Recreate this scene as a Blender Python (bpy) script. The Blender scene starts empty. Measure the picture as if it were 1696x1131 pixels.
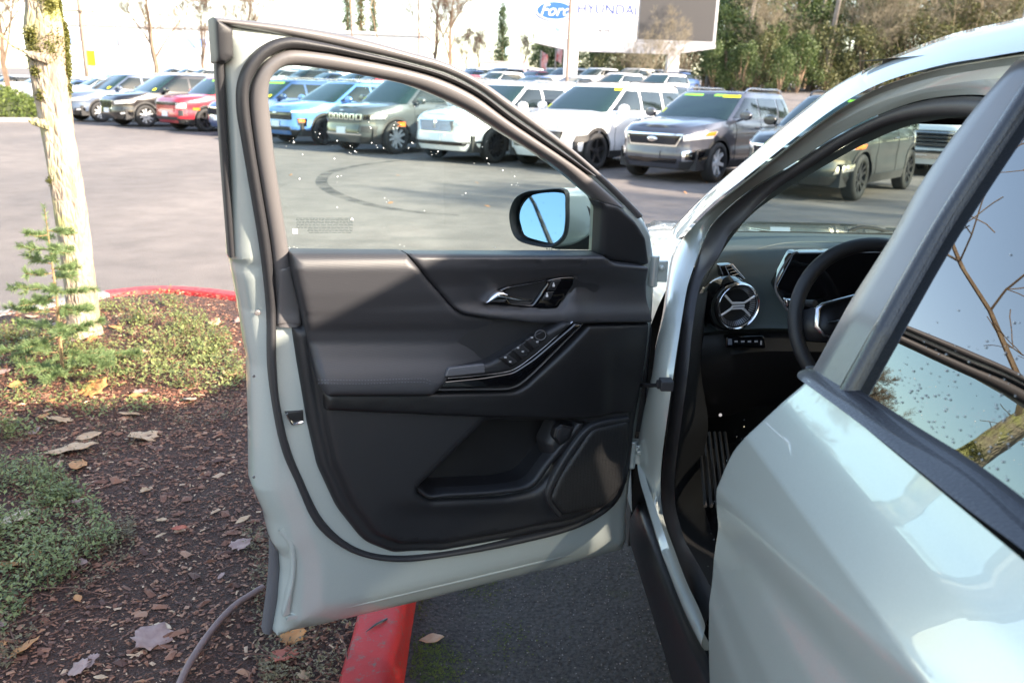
import bpy, bmesh, math, random
import numpy as np
from mathutils import Vector, Matrix
from mathutils.geometry import delaunay_2d_cdt

random.seed(7); rng = np.random.default_rng(11)
SC = bpy.context.scene
COL = SC.collection
# ------------------------------------------------------------------ camera
CAM_H, PITCH, ROLL, YAW, FPX = 1.5, math.radians(16.8), math.radians(1.8), math.radians(1.8), 1357.0
CW, CH = 1696.0, 1131.0
_F = Vector((math.sin(YAW)*math.cos(PITCH), math.cos(YAW)*math.cos(PITCH), -math.sin(PITCH)))
_R0 = Vector((math.cos(YAW), -math.sin(YAW), 0)); _U0 = _R0.cross(_F)
_R = _R0*math.cos(ROLL) + _U0*math.sin(ROLL)
_U = -_R0*math.sin(ROLL) + _U0*math.cos(ROLL)
CPOS = Vector((0, 0, CAM_H))
cam = bpy.data.cameras.new('camera'); camo = bpy.data.objects.new('camera', cam); COL.objects.link(camo)
m = Matrix.Identity(4)
for i in range(3):
    m[i][0] = _R[i]; m[i][1] = _U[i]; m[i][2] = -_F[i]; m[i][3] = CPOS[i]
camo.matrix_world = m
cam.sensor_width = 36; cam.lens = 36*FPX/CW; cam.clip_start = 0.02; cam.clip_end = 3000
cam.dof.use_dof = True; cam.dof.focus_distance = 1.95; cam.dof.aperture_fstop = 5.6
SC.camera = camo
# ------------------------------------------------------------------ world, sun, exposure
SUN_AZ = Vector((0.885, -0.465, 0)).normalized(); SUN_EL = math.radians(24.5)
w = bpy.data.worlds.new('World'); SC.world = w; w.use_nodes = True
nt = w.node_tree; nt.nodes.clear()
sky = nt.nodes.new('ShaderNodeTexSky'); sky.sky_type = 'NISHITA'; sky.sun_disc = False
sky.sun_elevation = SUN_EL; sky.sun_rotation = math.atan2(SUN_AZ.x, SUN_AZ.y)
sky.altitude = 50; sky.air_density = 1.0; sky.dust_density = 1.2; sky.ozone_density = 1.2
bg = nt.nodes.new('ShaderNodeBackground'); bg.inputs['Strength'].default_value = 0.15
wo = nt.nodes.new('ShaderNodeOutputWorld')
nt.links.new(sky.outputs['Color'], bg.inputs['Color']); nt.links.new(bg.outputs['Background'], wo.inputs['Surface'])
sun = bpy.data.lights.new('sun', 'SUN'); sun.energy = 3.8; sun.angle = math.radians(1.2); sun.color = (1.0, 0.93, 0.84)
suno = bpy.data.objects.new('sun', sun); COL.objects.link(suno)
_sd = Vector((SUN_AZ.x*math.cos(SUN_EL), SUN_AZ.y*math.cos(SUN_EL), math.sin(SUN_EL)))
suno.rotation_euler = _sd.to_track_quat('Z', 'Y').to_euler()
SC.view_settings.view_transform = 'Standard'; SC.view_settings.look = 'None'
SC.view_settings.exposure = 2.38; SC.view_settings.gamma = 1.0; SC.view_settings.use_curve_mapping = False
SC.view_settings.use_white_balance = True; SC.view_settings.white_balance_temperature = 7500; SC.view_settings.white_balance_tint = 12
SC.render.engine = 'CYCLES'
SC.cycles.use_denoising = True
SC.cycles.max_bounces = 8; SC.cycles.transparent_max_bounces = 24
SC.cycles.caustics_reflective = False; SC.cycles.caustics_refractive = False
SC.cycles.sample_clamp_indirect = 6.0

# ------------------------------------------------------------------ pixels to directions
def ray(u, v):
    return _F + _R*((u-848.0)/FPX) - _U*((v-565.5)/FPX)
def on_z(u, v, z=0.0):
    d = ray(u, v); return CPOS + d*((z-CAM_H)/d.z)
def on_y(u, v, y):
    d = ray(u, v); return CPOS + d*(y/d.y)
def on_plane(u, v, p, n):
    d = ray(u, v); return CPOS + d*((Vector(p)-CPOS).dot(Vector(n))/d.dot(Vector(n)))

# ------------------------------------------------------------------ materials
MATS = {}
def _pr(name):
    mt = bpy.data.materials.new(name); mt.use_nodes = True
    return mt, mt.node_tree, mt.node_tree.nodes['Principled BSDF']
def N(nt, kind, **kw):
    n = nt.nodes.new(kind)
    for k, v in kw.items():
        if k in n.inputs: n.inputs[k].default_value = v
        else: setattr(n, k, v)
    return n
def mat(name, col, rough=0.5, metal=0.0, coat=0.0, spec=0.5, var=0.0, vscale=8.0, bump=0.0, bscale=200.0, rvar=0.0, col2=None,
        emit=None, coords='Object', distort=0.0, sheen=0.0, coat_rough=0.03):
    """general procedural material: base colour with optional noise variation towards col2, fine bump, roughness variation"""
    if name in MATS: return MATS[name]
    mt, nt, b = _pr(name); L = nt.links
    b.inputs['Base Color'].default_value = (*col, 1); b.inputs['Roughness'].default_value = rough
    b.inputs['Metallic'].default_value = metal; b.inputs['Coat Weight'].default_value = coat
    b.inputs['Coat Roughness'].default_value = coat_rough; b.inputs['Specular IOR Level'].default_value = spec
    tc = N(nt, 'ShaderNodeTexCoord')
    if var > 0 or col2 is not None:
        nz = N(nt, 'ShaderNodeTexNoise', Scale=vscale, Detail=6.0, Roughness=0.6); L.new(tc.outputs[coords], nz.inputs['Vector'])
        cr = N(nt, 'ShaderNodeValToRGB'); cr.color_ramp.elements[0].position = 0.32; cr.color_ramp.elements[1].position = 0.68
        c2 = col2 if col2 is not None else tuple(min(1, c*(1+var)) for c in col)
        c1 = col if col2 is not None else tuple(c*(1-var) for c in col)
        cr.color_ramp.elements[0].color = (*c1, 1); cr.color_ramp.elements[1].color = (*c2, 1)
        L.new(nz.outputs['Fac'], cr.inputs['Fac']); L.new(cr.outputs['Color'], b.inputs['Base Color'])
        if rvar > 0:
            mr = N(nt, 'ShaderNodeMapRange'); mr.inputs['To Min'].default_value = max(0, rough-rvar); mr.inputs['To Max'].default_value = rough+rvar
            L.new(nz.outputs['Fac'], mr.inputs['Value']); L.new(mr.outputs['Result'], b.inputs['Roughness'])
    if bump > 0:
        n2 = N(nt, 'ShaderNodeTexNoise', Scale=bscale, Detail=4.0); L.new(tc.outputs[coords], n2.inputs['Vector'])
        bp = N(nt, 'ShaderNodeBump', Strength=bump, Distance=0.002); L.new(n2.outputs['Fac'], bp.inputs['Height'])
        L.new(bp.outputs['Normal'], b.inputs['Normal'])
    if emit:
        b.inputs['Emission Color'].default_value = (*emit[0], 1); b.inputs['Emission Strength'].default_value = emit[1]
    MATS[name] = mt; return mt

# ------------------------------------------------------------------ mesh helpers
def link(o, parent=None):
    COL.objects.link(o)
    if parent is not None: o.parent = parent
    return o
def mesh_obj(name, verts, faces, material=None, parent=None, smooth=True, angle=40, mats=None, fmat=None):
    me = bpy.data.meshes.new(name); me.from_pydata([tuple(v) for v in verts], [], [tuple(f) for f in faces])
    if mats:
        for k in mats: me.materials.append(k)
        if fmat is not None: me.polygons.foreach_set('material_index', fmat)
    elif material: me.materials.append(material)
    if smooth:
        me.shade_smooth(); me.set_sharp_from_angle(angle=math.radians(angle))
    me.update()
    return link(bpy.data.objects.new(name, me), parent)
def empty(name, loc=(0, 0, 0), label=None, cat=None, group=None, rz=0.0, parent=None):
    o = bpy.data.objects.new(name, None); link(o, parent); o.location = loc; o.rotation_euler = (0, 0, rz)
    o.empty_display_size = 0.1
    tag(o, label, cat, group); return o
def tag(o, label=None, cat=None, group=None, kind=None):
    if label: o['label'] = label
    if cat: o['category'] = cat
    if group: o['group'] = group
    if kind: o['kind'] = kind
    return o
def copy_tree(o, parent=None):
    c = o.copy(); COL.objects.link(c); c.parent = parent
    for ch in o.children: copy_tree(ch, c)
    return c

class MB:
    """collects primitive shapes into one mesh"""
    def __init__(s): s.v = []; s.f = []; s.fm = []; s.cm = 0
    def add(s, vs, fs):
        k = len(s.v); s.v += [tuple(x) for x in vs]; s.f += [tuple(i+k for i in f) for f in fs]; s.fm += [s.cm]*len(fs); return s
    def box(s, c, size, rz=0.0, M=None, taper=None):
        x, y, z = (k/2 for k in size); vs = []
        for dz in (-z, z):
            t = 1 if (taper is None or dz < 0) else taper
            for dx, dy in ((-x, -y), (x, -y), (x, y), (-x, y)):
                q = Vector((dx*t, dy*t, dz))
                if M is not None: q = M @ q
                elif rz: q = Matrix.Rotation(rz, 3, 'Z') @ q
                vs.append(q + Vector(c))
        return s.add(vs, [(0, 3, 2, 1), (4, 5, 6, 7), (0, 1, 5, 4), (1, 2, 6, 5), (2, 3, 7, 6), (3, 0, 4, 7)])
    def tube(s, path, r, n=8, cap=True, flat=1.0, up=None):
        path = [Vector(p) for p in path]; m = len(path); rings = []
        rr = r if hasattr(r, '__len__') else [r]*m
        prev = None
        for i in range(m):
            t = (path[min(i+1, m-1)] - path[max(i-1, 0)])
            if t.length < 1e-9: t = Vector((0, 0, 1))
            t.normalize()
            ref = Vector(up) if up is not None else (prev if prev is not None else (Vector((0, 0, 1)) if abs(t.z) < 0.9 else Vector((1, 0, 0))))
            a = ref - t*ref.dot(t)
            if a.length < 1e-6: a = t.orthogonal()
            a.normalize(); prev = a; b = t.cross(a)
            rings.append([path[i] + (a*math.cos(2*math.pi*k/n)*flat + b*math.sin(2*math.pi*k/n))*rr[i] for k in range(n)])
        vs = [p for r_ in rings for p in r_]; fs = []
        for i in range(m-1):
            for k in range(n):
                fs.append((i*n+k, i*n+(k+1) % n, (i+1)*n+(k+1) % n, (i+1)*n+k))
        if cap: fs.append(tuple(range(n))[::-1]); fs.append(tuple((m-1)*n+k for k in range(n)))
        return s.add(vs, fs)
    def lathe(s, prof, c=(0, 0, 0), n=24, M=None, cap0=False, cap1=False):
        """prof: (radius, height) pairs around local z"""
        vs = []; fs = []
        for r, h in prof:
            for k in range(n):
                q = Vector((r*math.cos(2*math.pi*k/n), r*math.sin(2*math.pi*k/n), h))
                if M is not None: q = M @ q
                vs.append(q + Vector(c))
        for i in range(len(prof)-1):
            for k in range(n): fs.append((i*n+k, i*n+(k+1) % n, (i+1)*n+(k+1) % n, (i+1)*n+k))
        if cap0: fs.append(tuple(range(n))[::-1])
        if cap1: fs.append(tuple((len(prof)-1)*n+k for k in range(n)))
        return s.add(vs, fs)
    def grid(s, rows, close=False, flip=False):
        m, n = len(rows), len(rows[0]); vs = [p for r in rows for p in r]; fs = []
        for i in range(m-1):
            for k in range(n if close else n-1):
                q = (i*n+k, i*n+(k+1) % n, (i+1)*n+(k+1) % n, (i+1)*n+k)
                fs.append(q[::-1] if flip else q)
        return s.add(vs, fs)
    def build(s, name, material, parent=None, smooth=True, angle=40, bevel=0.0, seg=2, mats=None):
        o = mesh_obj(name, s.v, s.f, material, parent, smooth, angle, mats, s.fm if mats else None)
        if bevel > 0:
            b = o.modifiers.new('bevel', 'BEVEL'); b.width = bevel; b.segments = seg; b.limit_method = 'ANGLE'; b.angle_limit = math.radians(35)
        return o

def smooth_curve(pts, n, closed=False):
    """Catmull-Rom through pts, resampled to n points at even arc length (numpy, any dimension)"""
    P = np.array([tuple(p) for p in pts], float); m = len(P)
    out = []
    segs = m if closed else m-1
    for i in range(segs):
        if closed: p0, p1, p2, p3 = P[(i-1) % m], P[i], P[(i+1) % m], P[(i+2) % m]
        else: p0, p1, p2, p3 = P[max(i-1, 0)], P[i], P[i+1], P[min(i+2, m-1)]
        # centripetal parametrisation keeps corners from overshooting
        def tj(a, b, t): return t + max(np.linalg.norm(b-a), 1e-9)**0.5
        t0 = 0.0; t1 = tj(p0, p1, t0) if i > 0 or closed else t0+1e-3+max(np.linalg.norm(p2-p1), 1e-9)**0.5
        if not (i > 0 or closed): p0 = 2*p1-p2
        t2 = tj(p1, p2, t1)
        if not (i < m-2 or closed): p3 = 2*p2-p1
        t3 = tj(p2, p3, t2)
        for t in np.linspace(t1, t2, 12, endpoint=False):
            A1 = (t1-t)/(t1-t0)*p0+(t-t0)/(t1-t0)*p1; A2 = (t2-t)/(t2-t1)*p1+(t-t1)/(t2-t1)*p2; A3 = (t3-t)/(t3-t2)*p2+(t-t2)/(t3-t2)*p3
            B1 = (t2-t)/(t2-t0)*A1+(t-t0)/(t2-t0)*A2; B2 = (t3-t)/(t3-t1)*A2+(t-t1)/(t3-t1)*A3
            out.append((t2-t)/(t2-t1)*B1+(t-t1)/(t2-t1)*B2)
    if not closed: out.append(P[-1])
    else: out.append(out[0])
    Q = np.array(out); d = np.concatenate([[0], np.cumsum(np.linalg.norm(np.diff(Q, axis=0), axis=1))])
    tt = np.linspace(0, d[-1], n, endpoint=not closed)
    return np.stack([np.interp(tt, d, Q[:, k]) for k in range(Q.shape[1])], 1)
def straight_curve(pts, n):
    Q = np.array([tuple(p) for p in pts], float); d = np.concatenate([[0], np.cumsum(np.linalg.norm(np.diff(Q, axis=0), axis=1))])
    tt = np.linspace(0, d[-1], n); return np.stack([np.interp(tt, d, Q[:, k]) for k in range(Q.shape[1])], 1)
def rounded(pts, r=8.0, k=4):
    """closed polygon with its corners rounded by radius r (same units as pts); a third value in a point overrides r"""
    P = [np.array(p[:2], float) for p in pts]; rs = [p[2] if len(p) > 2 else r for p in pts]; out = []; n = len(P)
    for i in range(n):
        a, b, c = P[i-1], P[i], P[(i+1) % n]; e1 = a-b; e2 = c-b; l1, l2 = np.linalg.norm(e1), np.linalg.norm(e2)
        q = min(rs[i], l1*0.45, l2*0.45)
        if q < 1e-9: out.append(b); continue
        p1 = b+e1/l1*q; p2 = b+e2/l2*q
        for j in range(k+1):
            t = j/k; out.append((1-t)**2*p1+2*t*(1-t)*b+t*t*p2)
    return np.array(out)
def densify(poly, step):
    out = []
    n = len(poly)
    for i in range(n):
        a, b = poly[i], poly[(i+1) % n]; L = np.linalg.norm(b-a); k = max(1, int(math.ceil(L/step)))
        for j in range(k): out.append(a+(b-a)*j/k)
    return np.array(out)
def in_poly(pts, poly):
    x, y = pts[:, 0], pts[:, 1]; inside = np.zeros(len(pts), bool); n = len(poly); j = n-1
    for i in range(n):
        xi, yi = poly[i]; xj, yj = poly[j]
        c = ((yi > y) != (yj > y)) & (x < (xj-xi)*(y-yi)/((yj-yi) if abs(yj-yi) > 1e-12 else 1e-12)+xi)
        inside ^= c; j = i
    return inside
def dist_poly(pts, poly):
    d = np.full(len(pts), 1e9)
    for i in range(len(poly)):
        a = poly[i]; b = poly[(i+1) % len(poly)]; ab = b-a; t = np.clip(((pts-a)@ab)/max(ab@ab, 1e-12), 0, 1)
        d = np.minimum(d, np.linalg.norm(pts-(a+t[:, None]*ab), axis=1))
    return d
def sstep(a, b, x):
    t = np.clip((x-a)/(b-a), 0, 1); return t*t*(3-2*t)
def fill(poly, holes=(), step=0.012, rings=(0.002, 0.005, 0.009)):
    """triangulated polygon with inner points; returns 2d points, triangles, number of boundary points of the outline, distance to the edges"""
    polys = [np.asarray(poly)] + [np.asarray(h) for h in holes]
    pts = [p for q in polys for p in q]; edges = []; k = 0
    for q in polys:
        edges += [(k+i, k+(i+1) % len(q)) for i in range(len(q))]; k += len(q)
    lo = polys[0].min(0); hi = polys[0].max(0)
    gx, gy = np.meshgrid(np.arange(lo[0]+step/2, hi[0], step), np.arange(lo[1]+step/2, hi[1], step))
    gx = gx + (np.arange(gx.shape[0]) % 2)[:, None]*step*0.5
    G = np.stack([gx.ravel(), gy.ravel()], 1)
    def ok(G, mind):
        if len(G) == 0: return G
        mk = in_poly(G, polys[0])
        for h in polys[1:]: mk &= ~in_poly(G, h)
        G = G[mk]
        if len(G) == 0: return G
        d = np.min([dist_poly(G, q) for q in polys], axis=0); return G[d > mind]
    G = ok(G, (rings[-1] if rings else 0)+step*0.4)
    extra = [G]
    for r in rings:
        for q in polys:
            e = np.roll(q, -1, 0)-np.roll(q, 1, 0); l = np.linalg.norm(e, axis=1, keepdims=True); l[l < 1e-9] = 1
            nrm = np.stack([-e[:, 1], e[:, 0]], 1)/l
            for sgn in (1, -1): extra.append(ok(q+nrm*r*sgn, r*0.93))
    for e in extra: pts += list(e)
    P = [Vector((float(p[0]), float(p[1]))) for p in pts]
    res = delaunay_2d_cdt(P, edges, [], 0, 1e-7)
    V = np.array([tuple(v) for v in res[0]]); T = [f for f in res[2] if len(f) >= 3]
    cen = np.array([V[list(f)].mean(0) for f in T]); mk = in_poly(cen, polys[0])
    for h in polys[1:]: mk &= ~in_poly(cen, h)
    T = [f for f, k_ in zip(T, mk) if k_]
    dd = np.min([dist_poly(V, q) for q in polys], axis=0)
    return V, T, dd, polys
def qround(x):
    x = np.clip(x, 0, 1); return np.sqrt(np.clip(1-(1-x)**2, 0, 1))
# ------------------------------------------------------------------ surfaces that traced outlines are laid on
def to_px(p):
    q = Vector(p)-CPOS; w_ = q.dot(_F); return 848+FPX*q.dot(_R)/w_, 565.5-FPX*q.dot(_U)/w_
class DoorSurf:
    """inner face of the open front door: s metres from the hinge, z height, d towards the cabin side"""
    H = Vector((0.42, 2.03, 0)); D = Vector((-0.9086, -0.418, 0)).normalized(); Nn = Vector((0.418, -0.9086, 0)).normalized()
    @classmethod
    def lean(c, z): return 0.24*max(0.0, z-1.06)
    @classmethod
    def to3(c, s, z, d): return c.H + c.D*s + c.Nn*(d+c.lean(z)) + Vector((0, 0, z))
    @classmethod
    def to2(c, u, v, d):
        z = 1.0
        for _ in range(12):
            p = on_plane(u, v, c.H+c.Nn*(d+c.lean(z)), c.Nn); z = p.z
        return np.array(((p-c.H).dot(c.D), z))
_XS = [(0.10, .50), (0.20, .462), (0.30, .452), (0.45, .432), (0.60, .412), (0.70, .403), (0.80, .401), (0.90, .408), (0.985, .418), (1.06, .455), (1.10, .478), (1.20, .522), (1.55, .70), (1.66, .80), (2.0, 1.1)]
def xs(z): return float(np.interp(z, [a for a, b in _XS], [b for a, b in _XS]))
class SideSurf:
    """left flank of the car: coordinates y, z; d is measured outwards (towards -x)"""
    @staticmethod
    def to3(y, z, d): return Vector((xs(z)-d, y, z))
    @staticmethod
    def to2(u, v, d):
        r = ray(u, v); x = 0.45-d
        for _ in range(60):
            t = x/r.x; x = 0.5*x+0.5*(xs(CAM_H+t*r.z)-d)
        t = x/r.x; return np.array((t*r.y, CAM_H+t*r.z))
class YSurf:
    """upright plane facing the rear of the car, leaning by k; coordinates x, z; d towards the rear"""
    def __init__(s, y, k=0.0, z0=1.0): s.y = y; s.k = k; s.z0 = z0
    def to3(s, x, z, d): return Vector((x, s.y-d+s.k*(z-s.z0), z))
    def to2(s, u, v, d):
        n = Vector((0, 1, -s.k)); p = on_plane(u, v, Vector((0, s.y-d, s.z0)), n); return np.array((p.x, p.z))
class ZSurf:
    """level plane; coordinates x, y; d upwards"""
    def __init__(s, z): s.z = z
    def to3(s, x, y, d): return Vector((x, y, s.z+d))
    def to2(s, u, v, d): p = on_z(u, v, s.z+d); return np.array((p.x, p.y))

def trace(S, px, d=0.0): return np.array([S.to2(p[0], p[1], d) for p in px])
def panel2(name, S, poly, material, parent=None, d0=0.0, rise=0.01, r=0.012, step=0.014, holes=(), relief=None, back=0.02, rings=None, angle=50, closed=False):
    """pillow-edged panel over a 2d outline: edges start at depth d0, round up by rise within r; relief(P2, px) adds shape"""
    rings = rings if rings is not None else tuple(x*r for x in (0.12, 0.35, 0.65, 1.0))
    V, T, dd, _ = fill(poly, holes, step, rings)
    d = d0 + rise*qround(dd/max(r, 1e-6))
    if relief is not None:
        px = np.array([to_px(S.to3(a, b, d0)) for a, b in V]); d = d + relief(V, px, dist_poly(V, np.asarray(poly)))
    vs = [S.to3(a, b, e) for (a, b), e in zip(V, d)]
    # orient towards +d
    fs = []
    for f in T:
        a, b, c = (vs[k] for k in f[:3]); n = (b-a).cross(c-a)
        e = S.to3(*V[f[0]], d[f[0]]+0.01)-vs[f[0]]
        fs.append(tuple(f) if n.dot(e) > 0 else tuple(f[::-1]))
    cnt = {}
    for f in fs:
        for i in range(len(f)): k = (f[i], f[(i+1) % len(f)]); cnt[k] = 1
    bd = [k for k in cnt if (k[1], k[0]) not in cnt]
    if back:
        bi = {}
        for a, b in bd:
            for k in (a, b):
                if k not in bi: bi[k] = len(vs); vs.append(S.to3(*V[k], d[k]-back))
        fs += [(b, a, bi[a], bi[b]) for a, b in bd]
        if closed:
            n0 = len(vs); m_ = {}
            for k in range(len(V)):
                if k in bi: m_[k] = bi[k]
                else: m_[k] = len(vs); vs.append(S.to3(*V[k], d[k]-back))
            fs += [tuple(m_[k] for k in f[::-1]) for f in fs[:len(T)]]
    return mesh_obj(name, vs, fs, material, parent, True, angle)
def panel(name, S, px, material, parent=None, d0=0.0, holes=(), rpx=4.0, dens=7.0, smooth=False, **kw):
    def prep(p): return densify(smooth_curve(p, max(24, len(p)*6), True) if smooth else rounded(p, rpx), dens)
    return panel2(name, S, trace(S, prep(px), d0), material, parent, d0=d0, holes=[trace(S, prep(h), d0) for h in holes], **kw)
def band(name, S, A, B, material, parent=None, d=0.0, h=0.01, n=60, k=8, dA=None, dB=None, sm=True, closed=False, power=0.5, base=0.0, taper=0):
    """strip between two traced curves with a rounded back of height h"""
    f = smooth_curve if sm else straight_curve
    a = f(A, n, True) if closed else f(A, n); b = f(B, n, True) if closed else f(B, n)
    rows = []
    for i in range(n):
        da = d if dA is None else dA; db = d if dB is None else dB
        p = S.to2(*a[i], da); q = S.to2(*b[i], db); row = []
        if base: row.append(S.to3(*p, da-base))
        for j in range(k+1):
            w_ = j/k; hh = h*max(0.0, 1-(2*w_-1)**2)**power*(min(1.0, i/taper, (n-1-i)/taper) if taper else 1.0)
            c = p*(1-w_)+q*w_; row.append(S.to3(*c, da*(1-w_)+db*w_+hh))
        if base: row.append(S.to3(*q, db-base))
        rows.append(row)
    if closed: rows.append(rows[0])
    mb = MB(); mb.grid(rows)
    o = mb.build(name, material, parent, angle=60)
    return fix_normals(o, S)
def fix_normals(o, S):
    me = o.data; bm = bmesh.new(); bm.from_mesh(me); bmesh.ops.recalc_face_normals(bm, faces=bm.faces)
    # make most faces look at the camera
    sc = sum((CPOS-f.calc_center_median()).normalized().dot(f.normal)*f.calc_area() for f in bm.faces)
    if sc < 0: bmesh.ops.reverse_faces(bm, faces=bm.faces)
    bm.to_mesh(me); bm.free(); me.update(); return o
def loft(name, curves, material, parent=None, n=70, sm=True, angle=50, closed=False):
    """surface through 3d polylines"""
    rows = [[Vector(p) for p in (smooth_curve(c, n) if sm else straight_curve(c, n))] for c in curves]
    mb = MB(); mb.grid(rows, close=closed); o = mb.build(name, material, parent, angle=angle); return fix_normals(o, None)
# ================================================================== our car: pale grey-green SUV with its front door open
def flake_paint(name, col, rough=0.28, metal=0.25, coat=1.0):
    mt, nt, b = _pr(name); L = nt.links; MATS[name] = mt
    b.inputs['Roughness'].default_value = rough; b.inputs['Metallic'].default_value = metal
    b.inputs['Coat Weight'].default_value = coat; b.inputs['Coat Roughness'].default_value = 0.02
    tc = N(nt, 'ShaderNodeTexCoord'); v = N(nt, 'ShaderNodeTexVoronoi', Scale=900.0); L.new(tc.outputs['Object'], v.inputs['Vector'])
    n2 = N(nt, 'ShaderNodeTexNoise', Scale=5.0, Detail=4.0); L.new(tc.outputs['Object'], n2.inputs['Vector'])
    mx = N(nt, 'ShaderNodeMix', data_type='RGBA'); mx.inputs['A'].default_value = (*[c*0.93 for c in col], 1); mx.inputs['B'].default_value = (*[min(1, c*1.07) for c in col], 1)
    ad = N(nt, 'ShaderNodeMath', operation='MULTIPLY_ADD'); L.new(v.outputs['Color'], ad.inputs[0]); ad.inputs[1].default_value = 0.6; ad.inputs[2].default_value = 0.2
    L.new(ad.outputs[0], mx.inputs['Factor']); L.new(mx.outputs['Result'], b.inputs['Base Color'])
    # water film and road grime: faint roughness change
    mr = N(nt, 'ShaderNodeMapRange'); mr.inputs['From Min'].default_value = 0.45; mr.inputs['From Max'].default_value = 0.75; mr.inputs['To Min'].default_value = 0.0; mr.inputs['To Max'].default_value = 0.03
    L.new(n2.outputs['Fac'], mr.inputs['Value']); L.new(mr.outputs['Result'], b.inputs['Coat Roughness'])
    return mt
def glass_mat(name, tint=(0.82, 0.93, 0.90), gloss=1.0, dark=0.0):
    if name in MATS: return MATS[name]
    mt = bpy.data.materials.new(name); mt.use_nodes = True; nt = mt.node_tree; nt.nodes.clear(); L = nt.links
    tr = N(nt, 'ShaderNodeBsdfTransparent'); tr.inputs['Color'].default_value = (*tint, 1)
    gl = N(nt, 'ShaderNodeBsdfGlossy'); gl.inputs['Roughness'].default_value = 0.0; gl.inputs['Color'].default_value = (gloss, gloss, gloss, 1)
    fr = N(nt, 'ShaderNodeFresnel'); fr.inputs['IOR'].default_value = 1.5
    mx = N(nt, 'ShaderNodeMixShader'); out = N(nt, 'ShaderNodeOutputMaterial')
    L.new(fr.outputs['Fac'], mx.inputs['Fac']); L.new(tr.outputs[0], mx.inputs[1]); L.new(gl.outputs[0], mx.inputs[2]); L.new(mx.outputs[0], out.inputs['Surface'])
    MATS[name] = mt; return mt
def wave_mat(name, col, rough, scale, strength, axis='Z', col2=None, dist=0.0):
    mt, nt, b = _pr(name); L = nt.links; MATS[name] = mt
    b.inputs['Base Color'].default_value = (*col, 1); b.inputs['Roughness'].default_value = rough
    tc = N(nt, 'ShaderNodeTexCoord'); wv = N(nt, 'ShaderNodeTexWave', bands_direction=axis, Scale=scale, Distortion=dist); wv.inputs['Detail'].default_value = 1.0
    L.new(tc.outputs['Object'], wv.inputs['Vector'])
    bp = N(nt, 'ShaderNodeBump', Strength=strength, Distance=0.003); L.new(wv.outputs['Fac'], bp.inputs['Height']); L.new(bp.outputs['Normal'], b.inputs['Normal'])
    return mt
M_PAINT = flake_paint('sage_paint', (0.43, 0.475, 0.455))
M_RUB = mat('rubber', (0.022, 0.022, 0.025), 0.55, bump=0.15, bscale=400)
M_RUBG = mat('frame_plastic', (0.105, 0.099, 0.101), 0.36, bump=0.12, bscale=500)
M_TRIM = mat('door_trim', (0.015, 0.0155, 0.018), 0.46, bump=0.35, bscale=700)
M_TRIMD = mat('door_trim_dark', (0.0085, 0.0085, 0.010), 0.40, bump=0.25, bscale=600)
M_PAD = wave_mat('soft_pad', (0.028, 0.0285, 0.033), 0.50, 95.0, 0.045, 'Z', dist=0.4)
M_PAD2 = mat('soft_panel', (0.028, 0.0285, 0.033), 0.40, bump=0.25, bscale=900)
M_GLOSSB = mat('gloss_black', (0.004, 0.004, 0.005), 0.06, coat=1.0)
M_CHROME = mat('chrome', (0.80, 0.80, 0.82), 0.12, metal=1.0)
M_SATIN = mat('satin_metal', (0.62, 0.62, 0.65), 0.25, metal=1.0)
M_GLASS = glass_mat('side_glass', (0.74, 0.88, 0.84))
M_WGLASS = glass_mat('windscreen_glass', (0.66, 0.80, 0.76), 0.3)
M_SPK = wave_mat('speaker_cloth', (0.006, 0.006, 0.007), 0.7, 150.0, 0.5, 'Z', dist=4.0)
def dot_mat():
    mt, nt, b = _pr('speaker_dots'); L = nt.links; tc = N(nt, 'ShaderNodeTexCoord'); v = N(nt, 'ShaderNodeTexVoronoi', Scale=230.0, Randomness=0.25); L.new(tc.outputs['Object'], v.inputs['Vector'])
    cr = N(nt, 'ShaderNodeValToRGB'); e = cr.color_ramp.elements; e[0].position = 0.25; e[0].color = (0.002, 0.002, 0.002, 1); e[1].position = 0.5; e[1].color = (0.013, 0.013, 0.0145, 1); L.new(v.outputs['Distance'], cr.inputs['Fac']); L.new(cr.outputs['Color'], b.inputs['Base Color']); b.inputs['Roughness'].default_value = 0.5
    bp = N(nt, 'ShaderNodeBump', Strength=0.5, Distance=0.002); L.new(v.outputs['Distance'], bp.inputs['Height']); L.new(bp.outputs['Normal'], b.inputs['Normal']); return mt
M_SPK = dot_mat()
M_ICON = mat('icon_white', (0.6, 0.6, 0.62), 0.5)
M_DROP = glass_mat('water', (0.96, 0.98, 0.98))
M_BLACK = mat('cabin_black', (0.008, 0.008, 0.009), 0.6, bump=0.2, bscale=300)
M_DASH = mat('dash_soft', (0.045, 0.058, 0.058), 0.55, bump=0.3, bscale=600)
M_APPL = mat('pillar_applique', (0.11, 0.108, 0.112), 0.30, coat=0.25, bump=0.05, bscale=900, coat_rough=0.15)
M_MOULD = mat('wet_moulding', (0.018, 0.018, 0.022), 0.28, bump=0.5, bscale=260, coat=0.4)
M_TINT = mat('tinted_glass', (0.003, 0.0035, 0.0035), 0.0, spec=0.9, coat=1.0, coat_rough=0.0)

CAR = empty('sage_suv', (1.35, 0.45, 0), 'pale grey green suv with its front door wide open beside red kerb', 'car')
_ci = Matrix.Translation((-1.35, -0.45, 0))
def cp(o): o.parent = CAR; o.matrix_parent_inverse = _ci; return o
D = DoorSurf; S = SideSurf

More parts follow.
